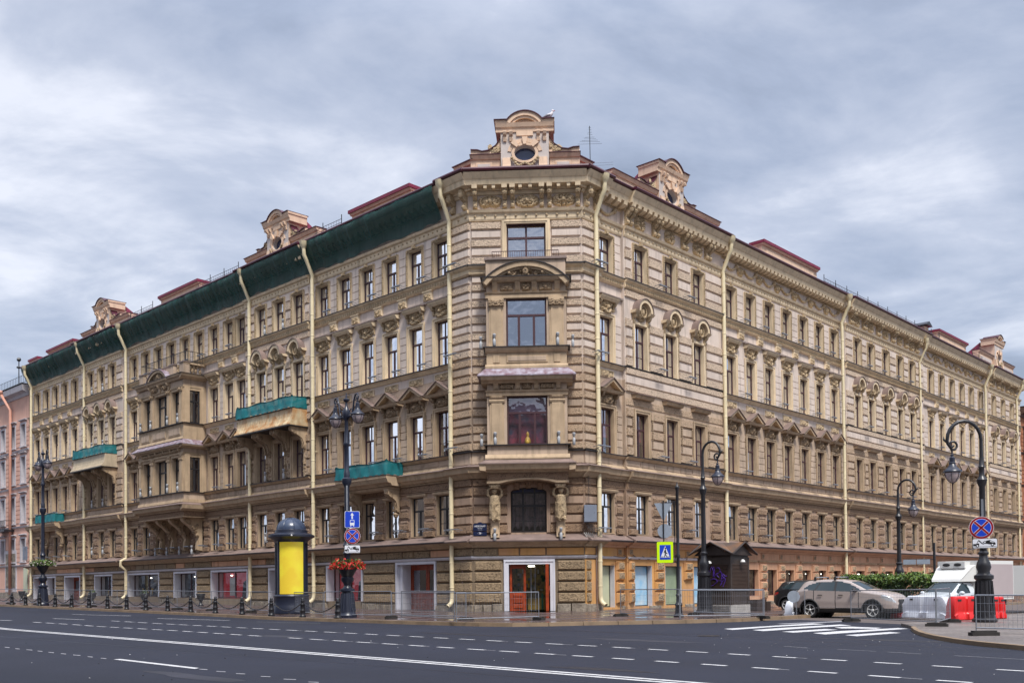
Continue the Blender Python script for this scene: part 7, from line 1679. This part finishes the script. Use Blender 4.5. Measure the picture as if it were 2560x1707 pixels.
for (p, q) in (((-ov, -ov), (b_+ov, -ov)), ((-ov, a_+ov), (-ov, -ov)), ((b_+ov, -ov), (b_+ov, a_+ov)), ((b_+ov, a_+ov), (-ov, a_+ov))):
    mid = ((p[0]+q[0])/2, (p[1]+q[1])/2)
    m.add([(p[0], p[1], ze), (q[0], q[1], ze), (mid[0], mid[1], zp), (cx, cy, zp+.02)], [(0, 3, 2), (1, 2, 3)], 0)
    ins = lambda v: (v[0]+(cx-v[0])*.14, v[1]+(cy-v[1])*.14); P2, Q2_, M2 = ins(p), ins(q), ins(mid); m.add([(*P2, ze-.05), (*Q2_, ze-.05), (*M2, zp-.12)], [(0, 1, 2)], 1)
    m.tube([(p[0], p[1], ze), (mid[0], mid[1], zp), (q[0], q[1], ze)], .05, 5, 1)
m.build('roof', [M['kroof'], M['kiosk']], t)
m = MB(); m.lathe([(.13, zt-.32), (.1, zt-.22), (.03, zt-.18)], (-.16, 1.15), 10); m.build('wall_lamp', [M['whitebit']], t); m = MB(); m.lathe([(.13, zt-.26), (.1, zt-.16), (.03, zt-.12)], (.95, -.16), 10); m.build('wall_lamp', [M['whitebit']], t)
m = MB(); g = lambda u, v: (-.03, 1.75-u*1.5, 1.35+v*1.3)
for st in ([(-.05, .95), (.2, .85), (.35, .5), (.3, .45), (.45, .8), (.5, .45)], [(.5, .8), (.55, .4), (.65, .55), (.7, .35)], [(.62, .72), (.72, .8), (.75, .6), (.66, .5)], [(.78, .6), (.85, .3), (.95, .35), (.84, .5), (1.05, .42)], [(.35, .25), (.5, .35), (.65, .22), (.5, .05), (.32, .08), (.38, .2)], [(.7, .22), (.9, .25), (.75, .05), (.95, .3), (.9, .0)]): m.tube([g(*(st[min(int(q/5), len(st)-2)][c]*(1-(q/5-min(int(q/5), len(st)-2)))+st[min(int(q/5), len(st)-2)+1][c]*(q/5-min(int(q/5), len(st)-2))+.025*math.sin(q*.9+c) for c in (0, 1))) for q in range(5*(len(st)-1)+1)], .013, 4)
m.build('graffiti', [M['graf']], t)
b2 = MB(); b2.box(0, 1.0, 0, .6, 0, .62); b2.box(1.05, 1.5, 0, .5, 0, .5); q_ = G(1893, 1527, .15); t2 = thing('utility_box', q_, DRA, label='low dark box on the pavement right of the kiosk', cat='box'); b2.build('box', [M['kiosk']], t2)

# hedge ----------------------------------------------------------------------
HA, HB = AT(2118, 63), AT(2362, 56); HA.z = HB.z = .12; t = thing('hedge', HA, math.atan2(HB.y-HA.y, HB.x-HA.x), label='clipped green hedge along the side street behind the fence', cat='hedge'); Lh = (HB-HA).length; hh = zl(HA, 1445); rs = random.Random(8)
m = MB(); c_ = MB()
for i in range(15000):
    x = rs.uniform(0, Lh); e = rs.random(); y = rs.uniform(-.5, .5); z = rs.uniform(.15, 1)
    if e < .5: y = -.5+rs.gauss(0, .07)
    elif e < .72: z = 1.
    bump_ = .06*math.sin(x*2.3)+.05*math.sin(x*5.1)+.04*math.sin(x*11)
    dens = math.sin(x*1.7+z*5)*.5+math.sin(x*4.3-z*9)*.3
    if z < .75 and rs.random() < .35+.3*dens: continue
    p = Vector((x, y+.1*dens, hh*z+bump_*z+rs.gauss(0, .04)+(abs(rs.gauss(0, .06)) if z == 1 else 0))); s_ = rs.uniform(.05, .1); u = Vector((rs.gauss(0, 1), rs.gauss(-.6, 1), rs.gauss(.5, 1))).normalized(); v = u.orthogonal().normalized(); w = u.cross(v); a = rs.uniform(0, 6.28); v, w = v*math.cos(a)+w*math.sin(a), w*math.cos(a)-v*math.sin(a)
    m.add([tuple(p-v*s_), tuple(p+w*s_*.55), tuple(p+v*s_), tuple(p-w*s_*.55)], [(0, 1, 2, 3)], 1 if z > .85 and rs.random() < .6 else (0 if rs.random() < .6 else 2))
m.build('foliage', [M['leaf'], M['leaf2'], M['leaf3']], t)
for i in range(int(Lh*3)): x = Lh*i/int(Lh*3)+rs.uniform(-.1, .1); c_.tube([(x, rs.uniform(-.1, .1), 0), (x+rs.uniform(-.1, .1), 0, hh*.5), (x+rs.uniform(-.25, .25), rs.uniform(-.3, .3), hh*.85)], .025, 4)
c_.build('stems', [M['kiosk']], t)

# ------------------------------------------------------------------ vehicles
M['tyre'] = mat('tyre_rubber', (.018, .018, .019), .8); M['alloy'] = mat('alloy_rim', (.58, .58, .57), .35, metal=.15); M['blackp'] = mat('black_plastic', (.02, .02, .022), .6)
M['tail'] = mat('red_tail_lamp', (.40, .012, .015), .15, spec=.8); M['head'] = mat('headlamp_lens', (.50, .52, .55), .08, metal=.3, spec=.9); M['chrome'] = mat('chrome', (.6, .6, .62), .15, metal=.9); M['plate'] = mat('number_plate', (.55, .52, .54), .5)
def paint(name, c): return mat(name, c, .4, metal=.1, coat=.6)
def smooth_tab(tab, xs):
    X = np.array([t[0] for t in tab], float); Y = np.array([t[1] for t in tab], float); y = np.interp(xs, X, Y); k = np.array([1, 2, 3, 2, 1.])/9; yy = np.pad(y, 2, mode='edge')
    return np.convolve(yy, k, 'valid')
def inpoly(x, z, P):
    c = False; n = len(P)
    for i in range(n):
        (x1, y1), (x2, y2) = P[i], P[i-1]
        if (y1 > z) != (y2 > z) and x < (x2-x1)*(z-y1)/(y2-y1)+x1: c = not c
    return c
def wheel(parent, x, y, r, w, spokes=5):
    m = MB(); sg = 1 if y > 0 else -1
    def ringy(prof_, mb, n=32, mi=0):
        o = []
        for rr, yy in prof_:
            for j in range(n): a = 2*math.pi*j/n; o.append((x+rr*math.cos(a), y+sg*yy, r+rr*math.sin(a)))
        k = len(prof_); mb.add(o, [(i*n+j, i*n+(j+1) % n, (i+1)*n+(j+1) % n, (i+1)*n+j) for i in range(k-1) for j in range(n)]+[tuple(range(n)), tuple(range((k-1)*n, k*n))], mi)
    ringy([(r*.7, -w), (r*.95, -w), (r, -w*.8), (r, -.03), (r*.96, 0), (r*.72, .005), (r*.66, -.03)], m)
    o = m.build('wheel', [M['tyre']], parent, True)
    q = MB(); ringy([(r*.70, -.05), (r*.70, .0), (r*.64, .002), (r*.62, -.06)], q)
    for i in range(spokes):
        a = 2*math.pi*i/spokes+.3
        for da in ((-.16, .02), (.16, -.02)):
            p = lambda rr, aa: (x+rr*math.cos(aa), y+sg*(-.012), r+rr*math.sin(aa)); q.add([p(.1*r, a+da[0]), p(.66*r, a+da[0]*.9), p(.66*r, a+da[0]*.1), p(.1*r, a-da[0])], [(0, 1, 2, 3)])
    ringy([(r*.17, -.05), (r*.17, .0), (r*.05, .008)], q, 12)
    q.build('rim', [M['alloy']], o, True)
def car(name, loc, rz, P, pm, label, cat='car', sc=1.):
    t = thing(name, loc, rz, label=label, cat=cat); t.scale = (sc, sc, sc); L5 = P['L']; xs = np.arange(P.get('x0', 0), L5+.001, .035); nx = len(xs)
    top = smooth_tab(P['top'], xs); belt = np.minimum(smooth_tab(P['belt'], xs), top-.05); plan = smooth_tab(P['plan'], xs); cab = smooth_tab(P['cab'], xs); bot = smooth_tab(P['bot'], xs)
    segs = [2, 2, 7, 8, 9, 2, 5]; rows = []
    for i, x in enumerate(xs):
        w = plan[i]; zt, zb, zl_ = top[i], bot[i], belt[i]; c = cab[i]; h = zl_-zb
        K = [(0, zb), (.85*w, zb), (.97*w, zb+.14*h), (1.0*w, zb+.5*h), (.965*w, zl_), (c, zt-.05-.02*(w-c)), (c*.86, zt-.005), (0, zt+.02)]
        r_ = []
        for (a, b), (y1, z1), n in zip(zip(K, K[1:]), K[1:], segs):
            for j in range(n): u = j/n; r_.append((a[0]+(b[0]-a[0])*u, a[1]+(b[1]-a[1])*u))
        r_.append(K[-1]); rows.append(r_)
    nr = len(rows[0]); cum = np.cumsum([0]+segs)
    parts = {}
    def put_face(key, pts): parts.setdefault(key, MB()).add(pts, [(0, 1, 2, 3)])
    for sg in (1, -1):
        for i in range(nx-1):
            for j in range(nr-1):
                q = [(xs[i], rows[i][j]), (xs[i+1], rows[i+1][j]), (xs[i+1], rows[i+1][j+1]), (xs[i], rows[i][j+1])]
                cx = (xs[i]+xs[i+1])/2; cz = sum(p[1][1] for p in q)/4; key = P['classify'](cx, cz, j, cum, sg)
                if key is None: continue
                pts = [(x, sg*y, z) for x, (y, z) in q]; put_face(key, pts if sg < 0 else pts[::-1])
    for i, key in ((0, 'body'), (nx-1, P.get('frontkey', 'body'))):
        r_ = rows[i]; parts.setdefault(key, MB()).add([(xs[i], y, z) for y, z in r_]+[(xs[i], -y, z) for y, z in r_[::-1]], [tuple(range(2*nr))])
    mats_ = {'body': pm, 'window': M['carglass'], 'trim': M['blackp'], 'cladding': M['blackp'], 'tail_light': M['tail'], 'headlight': M['head'], 'grille': M['blackp'], 'windscreen': M['carglass']}
    for k_, mb in parts.items():
        bm = bmesh.new(); me = mb.mesh(k_, [mats_[k_]], True); bm.from_mesh(me); bmesh.ops.remove_doubles(bm, verts=bm.verts[:], dist=.0008); bm.to_mesh(me); bm.free(); put(me, k_, t)
    inn_ = MB(); inn_.box(.7, L5-1.0, -.7, .7, .35, .8) if P.get('x0', 0) < 1 else inn_.box(1.7, 3.0, -.7, .7, .35, .8)
    (inn_.box(.75, 2.5, -.5, .5, .8, 1.42) if P.get('x0', 0) < 1 else inn_.box(1.7, 2.4, -.5, .5, .8, 1.3))  # dark block fills the cabin, standing in for its shade
    for xw in P['wheels']:
        for y in (.74, -.74): inn_.lathe([(.001, 0), (.001, 0)], (0, 0), 3) if False else None
        n = 20
        for y in (.45, -.45):
            inn_.poly([(xw+.42*math.cos(2*math.pi*k/n), .34+.42*math.sin(2*math.pi*k/n)) for k in range(n)], y-.2, y+.2)
    inn_.build('wheel_well_and_cabin_fill', [M['room']], t)
    for xw in P['wheels']:
        for y in P.get('track', (.80, -.80)): wheel(t, xw, y*1.06, P.get('wr', .345), .22, P.get('spokes', 5))
    return t, parts
def suv_class(x, z, j, cum, sg):
    for xw in (.80, 3.565):
        d = math.hypot(x-xw, z-.36)
        if j >= cum[1] and j < cum[4] and d < .40: return None
        if j >= cum[1] and j < cum[4] and d < .455 and z > .3: return 'cladding'
    if j < cum[1]: return 'cladding'
    side = cum[4] <= j < cum[5]
    if side and .98 < z and inpoly(x, z, [(.50, 1.24), (.74, 1.42), (1.18, 1.545), (2.0, 1.56), (2.42, 1.50), (2.95, 1.25), (3.1, 1.13), (2.9, 1.12), (1.0, 1.17)]):
        for a, b in ((.98+(z-1.1)*.5, 1.05+(z-1.1)*.5), (1.9, 1.98), ):
            if a < x < b: return 'trim'
        if x > 2.72 and x-2.72 < .05: return 'trim'
        if z > 1.54: return 'trim'
        return 'window'
    if j >= cum[6]-1 and 2.58 < x < 3.3: return 'windscreen'
    if j >= cum[6]-1 and .12 < x < .36 and z > 1.1: return 'windscreen'
    if cum[2] <= j < cum[4] and inpoly(x, z, [(0, .82), (.32, .92), (.34, 1.02), (.05, 1.03), (0, .98)]): return 'tail_light'
    if inpoly(x, z, [(3.92, .88), (4.2, .74), (4.5, .66), (4.52, .84), (4.2, .97), (3.92, .98)]) and cum[2] <= j < cum[4]+3: return 'headlight'
    if z < .43 and j < cum[4]: return 'cladding'
    for a in (1.98, 3.0): # door gaps
        if cum[2] <= j < cum[4] and abs(x-a) < .012 and z > .45: return 'trim'
    if cum[2] <= j < cum[4] and abs(x-(1.0+(max(0, .75-z)*.3))) < .018 and z > .62: return 'trim'
    return 'body'
SUV = dict(L=4.54, top=[(0, .86), (.04, 1.06), (.12, 1.16), (.3, 1.40), (.42, 1.52), (.6, 1.585), (1.2, 1.635), (1.8, 1.635), (2.3, 1.60), (2.6, 1.54), (3.0, 1.35), (3.3, 1.20), (3.6, 1.14), (4.0, 1.07), (4.25, .99), (4.42, .88), (4.5, .74), (4.54, .62)],
    belt=[(0, .84), (.1, 1.1), (.6, 1.19), (1.5, 1.16), (3.0, 1.11), (3.4, 1.07), (4.0, .98), (4.3, .88), (4.54, .5)],
    plan=[(0, .70), (.08, .80), (.25, .86), (.6, .89), (3.6, .895), (4.1, .86), (4.35, .76), (4.48, .62), (4.54, .5)],
    cab=[(0, .62), (.3, .60), (.6, .62), (2.3, .64), (2.9, .68), (3.3, .76), (3.8, .74), (4.3, .62), (4.54, .42)],
    bot=[(0, .45), (.1, .32), (.4, .24), (4.2, .22), (4.5, .3), (4.54, .4)], wheels=(.80, 3.565), classify=suv_class, frontkey='grille')
def suv(loc, rz, pm, label, sc=1.1, rack=True, spokes=5):
    t, _ = car('parked_car', loc, rz, SUV, pm, label, 'car', sc)
    for y in (.90, -.90): m = MB(); m.ball((2.86, y+.08*(1 if y > 0 else -1), 1.19), .11, 10, 0, (.8, 1.1, .75)); m.box(2.8, 2.9, min(y*.93, y), max(y*.93, y), 1.13, 1.19); m.build('mirror', [M['blackp']], t, True)
    m = MB()
    for x in (1.2, 2.12): m.box(x, x+.2, .9, .925, .96, .995); m.box(x, x+.2, -.925, -.9, .96, .995)
    m.build('door_handle', [M['blackp']], t)
    for xw in (.80, 3.565):
        for q in (1, -1): MB().tube([(xw+.43*math.cos(math.radians(a)), q*.885, .36+.43*math.sin(math.radians(a))) for a in range(-18, 200, 9)], .035, 6).build('wheel_arch', [M['blackp']], t, True)
    MB().box(4.53, 4.56, -.26, .26, .5, .62).build('number_plate', [M['plate']], t); MB().box(4.50, 4.555, -.48, .48, .66, .80).build('grille', [M['blackp']], t); MB().box(4.555, 4.57, -.12, .12, .69, .79).build('badge', [M['chrome']], t)
    MB().box(1.1, 3.1, .885, .91, .43, .455).box(1.1, 3.1, -.91, -.885, .43, .455).build('side_moulding', [M['chrome']], t)
    if rack:
        m = MB()
        for x in (.95, 1.85): m.tube([(x, -.6, 1.74), (x, .6, 1.74)], .022, 6); m.box(x-.04, x+.04, .55, .62, 1.6, 1.75, 1); m.box(x-.04, x+.04, -.62, -.55, 1.6, 1.75, 1)
        m.build('roof_bar', [M['chrome'], M['blackp']], t)
    return t
f2 = -dL; A_ = G(2024.5, 1543.6)
yawc = math.atan2(f2[1], f2[0])-math.radians(1)
M['beige'] = paint('rose_beige_metallic_paint', (.37, .31, .285)); M['blackcar'] = paint('black_car_paint', (.01, .01, .012)); M['whitecar'] = mat('white_van_paint', (.55, .60, .64), .3, coat=.5)
def place(A_, xw, yw, yaw, sc): c, s_ = math.cos(yaw), math.sin(yaw); x, y = xw*sc, yw*sc; return (A_.x-(c*x-s_*y), A_.y-(s_*x+c*y), A_.z)
# near side is the right-hand side (y<0)
suv(place(A_, .80, -.85, yawc, 1.1), yawc, M['beige'], 'rose beige metallic crossover car with roof bars, parked behind the fence')
B_ = AT(1965, 57.5); B_.z = .02
suv(place(B_, .80, -.85, yawc, 1.1), yawc, M['blackcar'], 'black car with multi-spoke rims, mostly hidden behind the beige crossover', 1.1, False, 10)

# refrigerated van
def van_class(x, z, j, cum, sg):
    for xw in (3.62,):
        d = math.hypot(x-xw, z-.34)
        if cum[1] <= j < cum[4] and d < .37: return None
        if cum[1] <= j < cum[4] and d < .40: return 'trim'
    side = cum[4] <= j < cum[5]
    if side and inpoly(x, z, [(1.98, 1.05), (2.02, 1.44), (2.42, 1.47), (2.98, 1.08), (2.94, 1.02)]): return 'window'
    if j >= cum[6]-1 and 2.55 < x < 3.22: return 'windscreen'
    if inpoly(x, z, [(3.9, .76), (4.3, .64), (4.48, .6), (4.4, .78), (4.1, .86)]) and j >= cum[2]: return 'headlight'
    if cum[2] <= j < cum[4] and abs(x-2.98) < .014 and z > .35: return 'trim'
    return 'body'
VAN = dict(L=4.5, x0=1.6, top=[(1.6, 1.53), (2.2, 1.54), (2.5, 1.51), (2.8, 1.32), (3.22, 1.06), (3.6, 1.0), (4.0, .93), (4.3, .86), (4.42, .75), (4.5, .6)], belt=[(1.6, 1.05), (3.0, .99), (3.5, .95), (4.1, .86), (4.5, .5)],
    plan=[(1.6, .87), (3.8, .87), (4.2, .8), (4.4, .68), (4.5, .5)], cab=[(1.6, .66), (2.5, .66), (3.2, .74), (4.2, .62), (4.5, .42)], bot=[(1.6, .25), (4.3, .22), (4.5, .35)], wheels=(3.62,), classify=van_class, frontkey='body')
C_ = G(2302, 1541, .06); yv = math.radians(211); sv = 1.02
t, _ = car('delivery_van', place(C_, 4.45, 0, yv, sv), yv, VAN, M['whitecar'], 'white refrigerated delivery van with a tall box body, behind the water barriers', 'van', sv)
M['boxside'] = mat('lilac_grey_box_panel', (.40, .34, .345), .5, var=.08, vscale=.7); M['boxwhite'] = mat('white_box_panel', (.62, .62, .60), .45)
m = MB(); m.box(-1.2, 1.62, -1.0, 1.0, .72, 2.5, 0); m.box(-1.15, 1.55, 1.0, 1.012, .8, 2.34, 1); m.box(1.55, 1.64, .98, 1.02, .72, 2.42, 2)
m.build('cargo_box', [M['boxwhite'], M['boxside'], M['chrome']], t)
m = MB(); m.add([(1.62, .9, 1.56), (1.62, .9, 2.3), (1.9, .86, 2.2), (2.5, .74, 1.66), (2.55, .7, 1.55), (1.62, -.9, 1.56), (1.62, -.9, 2.3), (1.9, -.86, 2.2), (2.5, -.74, 1.66), (2.55, -.7, 1.55)], [(0, 1, 2, 3, 4), (9, 8, 7, 6, 5), (1, 6, 7, 2), (2, 7, 8, 3), (3, 8, 9, 4), (0, 4, 9, 5)]); o = m.build('wind_deflector', [M['boxwhite']], t)
m = MB(); m.box(1.625, 2.05, -.62, .62, 2.16, 2.44, 0); m.ball((2.06, .28, 2.32), .15, 10, 1, (.15, 1.3, .5)); m.ball((2.06, -.28, 2.32), .15, 10, 1, (.15, 1.3, .5)); m.build('cooling_unit', [M['boxwhite'], M['blackp']], t)
[MB().ball((2.86, q_, 1.04), .11, 10, 0, (.8, 1.2, .8)).build('mirror', [M['whitecar']], t, True) for q_ in (.98, -.98)]; m = MB(); m.box(1.85, 2.05, .88, .905, .9, .94); m.build('door_handle', [M['chrome']], t)
m = MB(); m.box(-1.1, 1.7, -.7, .7, .45, .72); m.build('chassis', [M['blackp']], t); [wheel(t, -.4, y, .33, .22, 5) for y in (.85, -.85)]
# second pale box lorry, only its front edge in the photo
Dp = AT(2562, 56); Dp.z = .1; t = thing('delivery_lorry', Dp, math.radians(224), label='pale lorry body cut off by the right edge of the photo, behind the refrigerated van', cat='lorry')
m = MB(); m.box(-4, 1.2, -1.1, 1.1, .8, Z_AT(Dp, 1418)); m.build('cargo_box', [M['boxwhite']], t); m = MB()
for z in (1.2, 1.8, 2.4): m.tube([(1.2, .9, z), (1.45, 1.1, z), (1.2, 1.1, z+.2)], .04, 5)
m.build('fittings', [M['iron']], t); wheel(t, -2.8, 1.0, .42, .25, 6); wheel(t, .3, 1.0, .42, .25, 6)

# water-filled barriers
M['pwhite'] = mat('white_barrier_plastic', (.74, .77, .84), .45, var=.1, vscale=3); M['pred'] = mat('red_barrier_plastic', (.62, .012, .012), .4, var=.1)
def barrier(name, a, b, h, mt, label, dep=.5):
    a, b = Vector(a), Vector(b); L3 = (b-a).xy.length; t = thing(name, a, math.atan2(b.y-a.y, b.x-a.x), label=label, cat='road barrier', group='plastic water-filled road barriers'); m = MB(); n = 26; rows = []
    for i in range(n+1):
        u = i/n; x = L3*u; e = min(u, 1-u)*n; top_ = h*(1-.35*max(0, 1-e/3.5)**2); notch = .05 if abs(u-.5) < .04 else 0
        pr_ = [(-.44, .0), (-.5, .04), (-.5, .26), (-.40, .31), (-.38, .36), (-.40, .42), (-.40, .86), (-.35, .96), (-.25, 1.0), (.25, 1.0), (.35, .96), (.40, .86), (.40, .36), (.5, .26), (.5, .04), (.44, 0)]
        ins = .09*(1 if (.12 < u < .4 or .6 < u < .88) else 0)
        rows.append([(x, y*dep*(1-(ins if .25 < z < .85 else 0)*2)-(-notch if y < 0 else notch), z*top_) for y, z in pr_])
    k = len(rows[0])
    for r_ in rows: m.v.extend(r_)
    for i in range(n):
        for j in range(k-1): m.f.append((i*k+j, (i+1)*k+j, (i+1)*k+j+1, i*k+j+1)); m.m.append(0)
    m.f += [tuple(range(k)), tuple(range(n*k, n*k+k))[::-1]]; m.m += [0, 0]
    smooth_by_angle(m.build('shell', [mt], t), 35); c = MB()
    for u in (.22, .78): c.box(L3*u-.1, L3*u+.1, -dep*.41-.005, -dep*.38, h*.8, h*.88)
    c.build('slot', [M['blackp']], t); return t
barrier('road_barrier', G(2266, 1543, .06), G(2375, 1545, .1), .98, M['pwhite'], 'white plastic water barrier in front of the van bonnet')
barrier('road_barrier', G(2376, 1550, .1), G(2436, 1548, .1), .95, M['pred'], 'red plastic water barrier left of the big lamp base')
barrier('road_barrier', G(2474, 1546, .1), G(2504, 1545, .1), .9, M['pred'], 'red plastic water barrier just right of the big lamp base')
barrier('road_barrier', G(1971, 1540, .05), G(2014, 1538, .05), .75, M['pwhite'], 'low white plastic barrier under the round sign behind the beige car')
barrier('road_barrier', G(2236, 1543.5, .02), G(2266, 1540, .02), .3, M['pred'], 'low red plastic barrier under the bumper of the beige car', .4)
SP = G(1985, 1541, .05); t = thing('round_sign_stand', SP, sign_root(SP), label='round grey sign back on a low metal stand behind the beige car', cat='sign'); k = math.hypot(SP.x, SP.y)/2391
m = MB(); disc(m, 0, Z_AT(SP, 1493), 14.5*k, -.02, .02, 0); m.build('traffic_sign', [M['sgrey']], t); m = MB(); m.tube([(-.12, 0, 0), (-.12, 0, 1.25), (-.5, 0, 1.25), (-.5, 0, 0)], .025, 5); m.build('stand', [M['galv']], t)

# gull on the corner gable
wp = MC @ Vector((-1.45, .25, 29.72)); t = thing('gull', wp, math.radians(-10), label='white and grey gull standing on the crown of the corner gable', cat='bird')
m = MB(); m.tube([(-.42, 0, .1), (-.25, 0, .14), (-.08, 0, .2), (.1, 0, .27), (.2, 0, .36), (.23, 0, .45), (.24, 0, .5)], [.03, .09, .14, .13, .085, .07, .05], 12, 0); m.ball((.25, 0, .52), .078, 10, 0); m.tube([(.3, 0, .52), (.40, 0, .50)], [.03, .008], 6, 1); m.tube([(0, .05, .12), (0, .05, 0)], .014, 5, 1); m.tube([(0, -.05, .12), (0, -.05, 0)], .014, 5, 1)
M['gwhite'] = mat('white_feathers', (.62, .58, .60), .7); M['ggrey'] = mat('grey_feathers', (.22, .21, .24), .7)
m.build('body', [M['gwhite'], M['redfl']], t, True); m = MB()
for sg in (-1, 1): m.tube([(.12, sg*.1, .26), (-.1, sg*.13, .2), (-.32, sg*.08, .13), (-.55, sg*.03, .13)], [.05, .08, .05, .015], 8)
m.build('wing', [M['ggrey']], t, True)
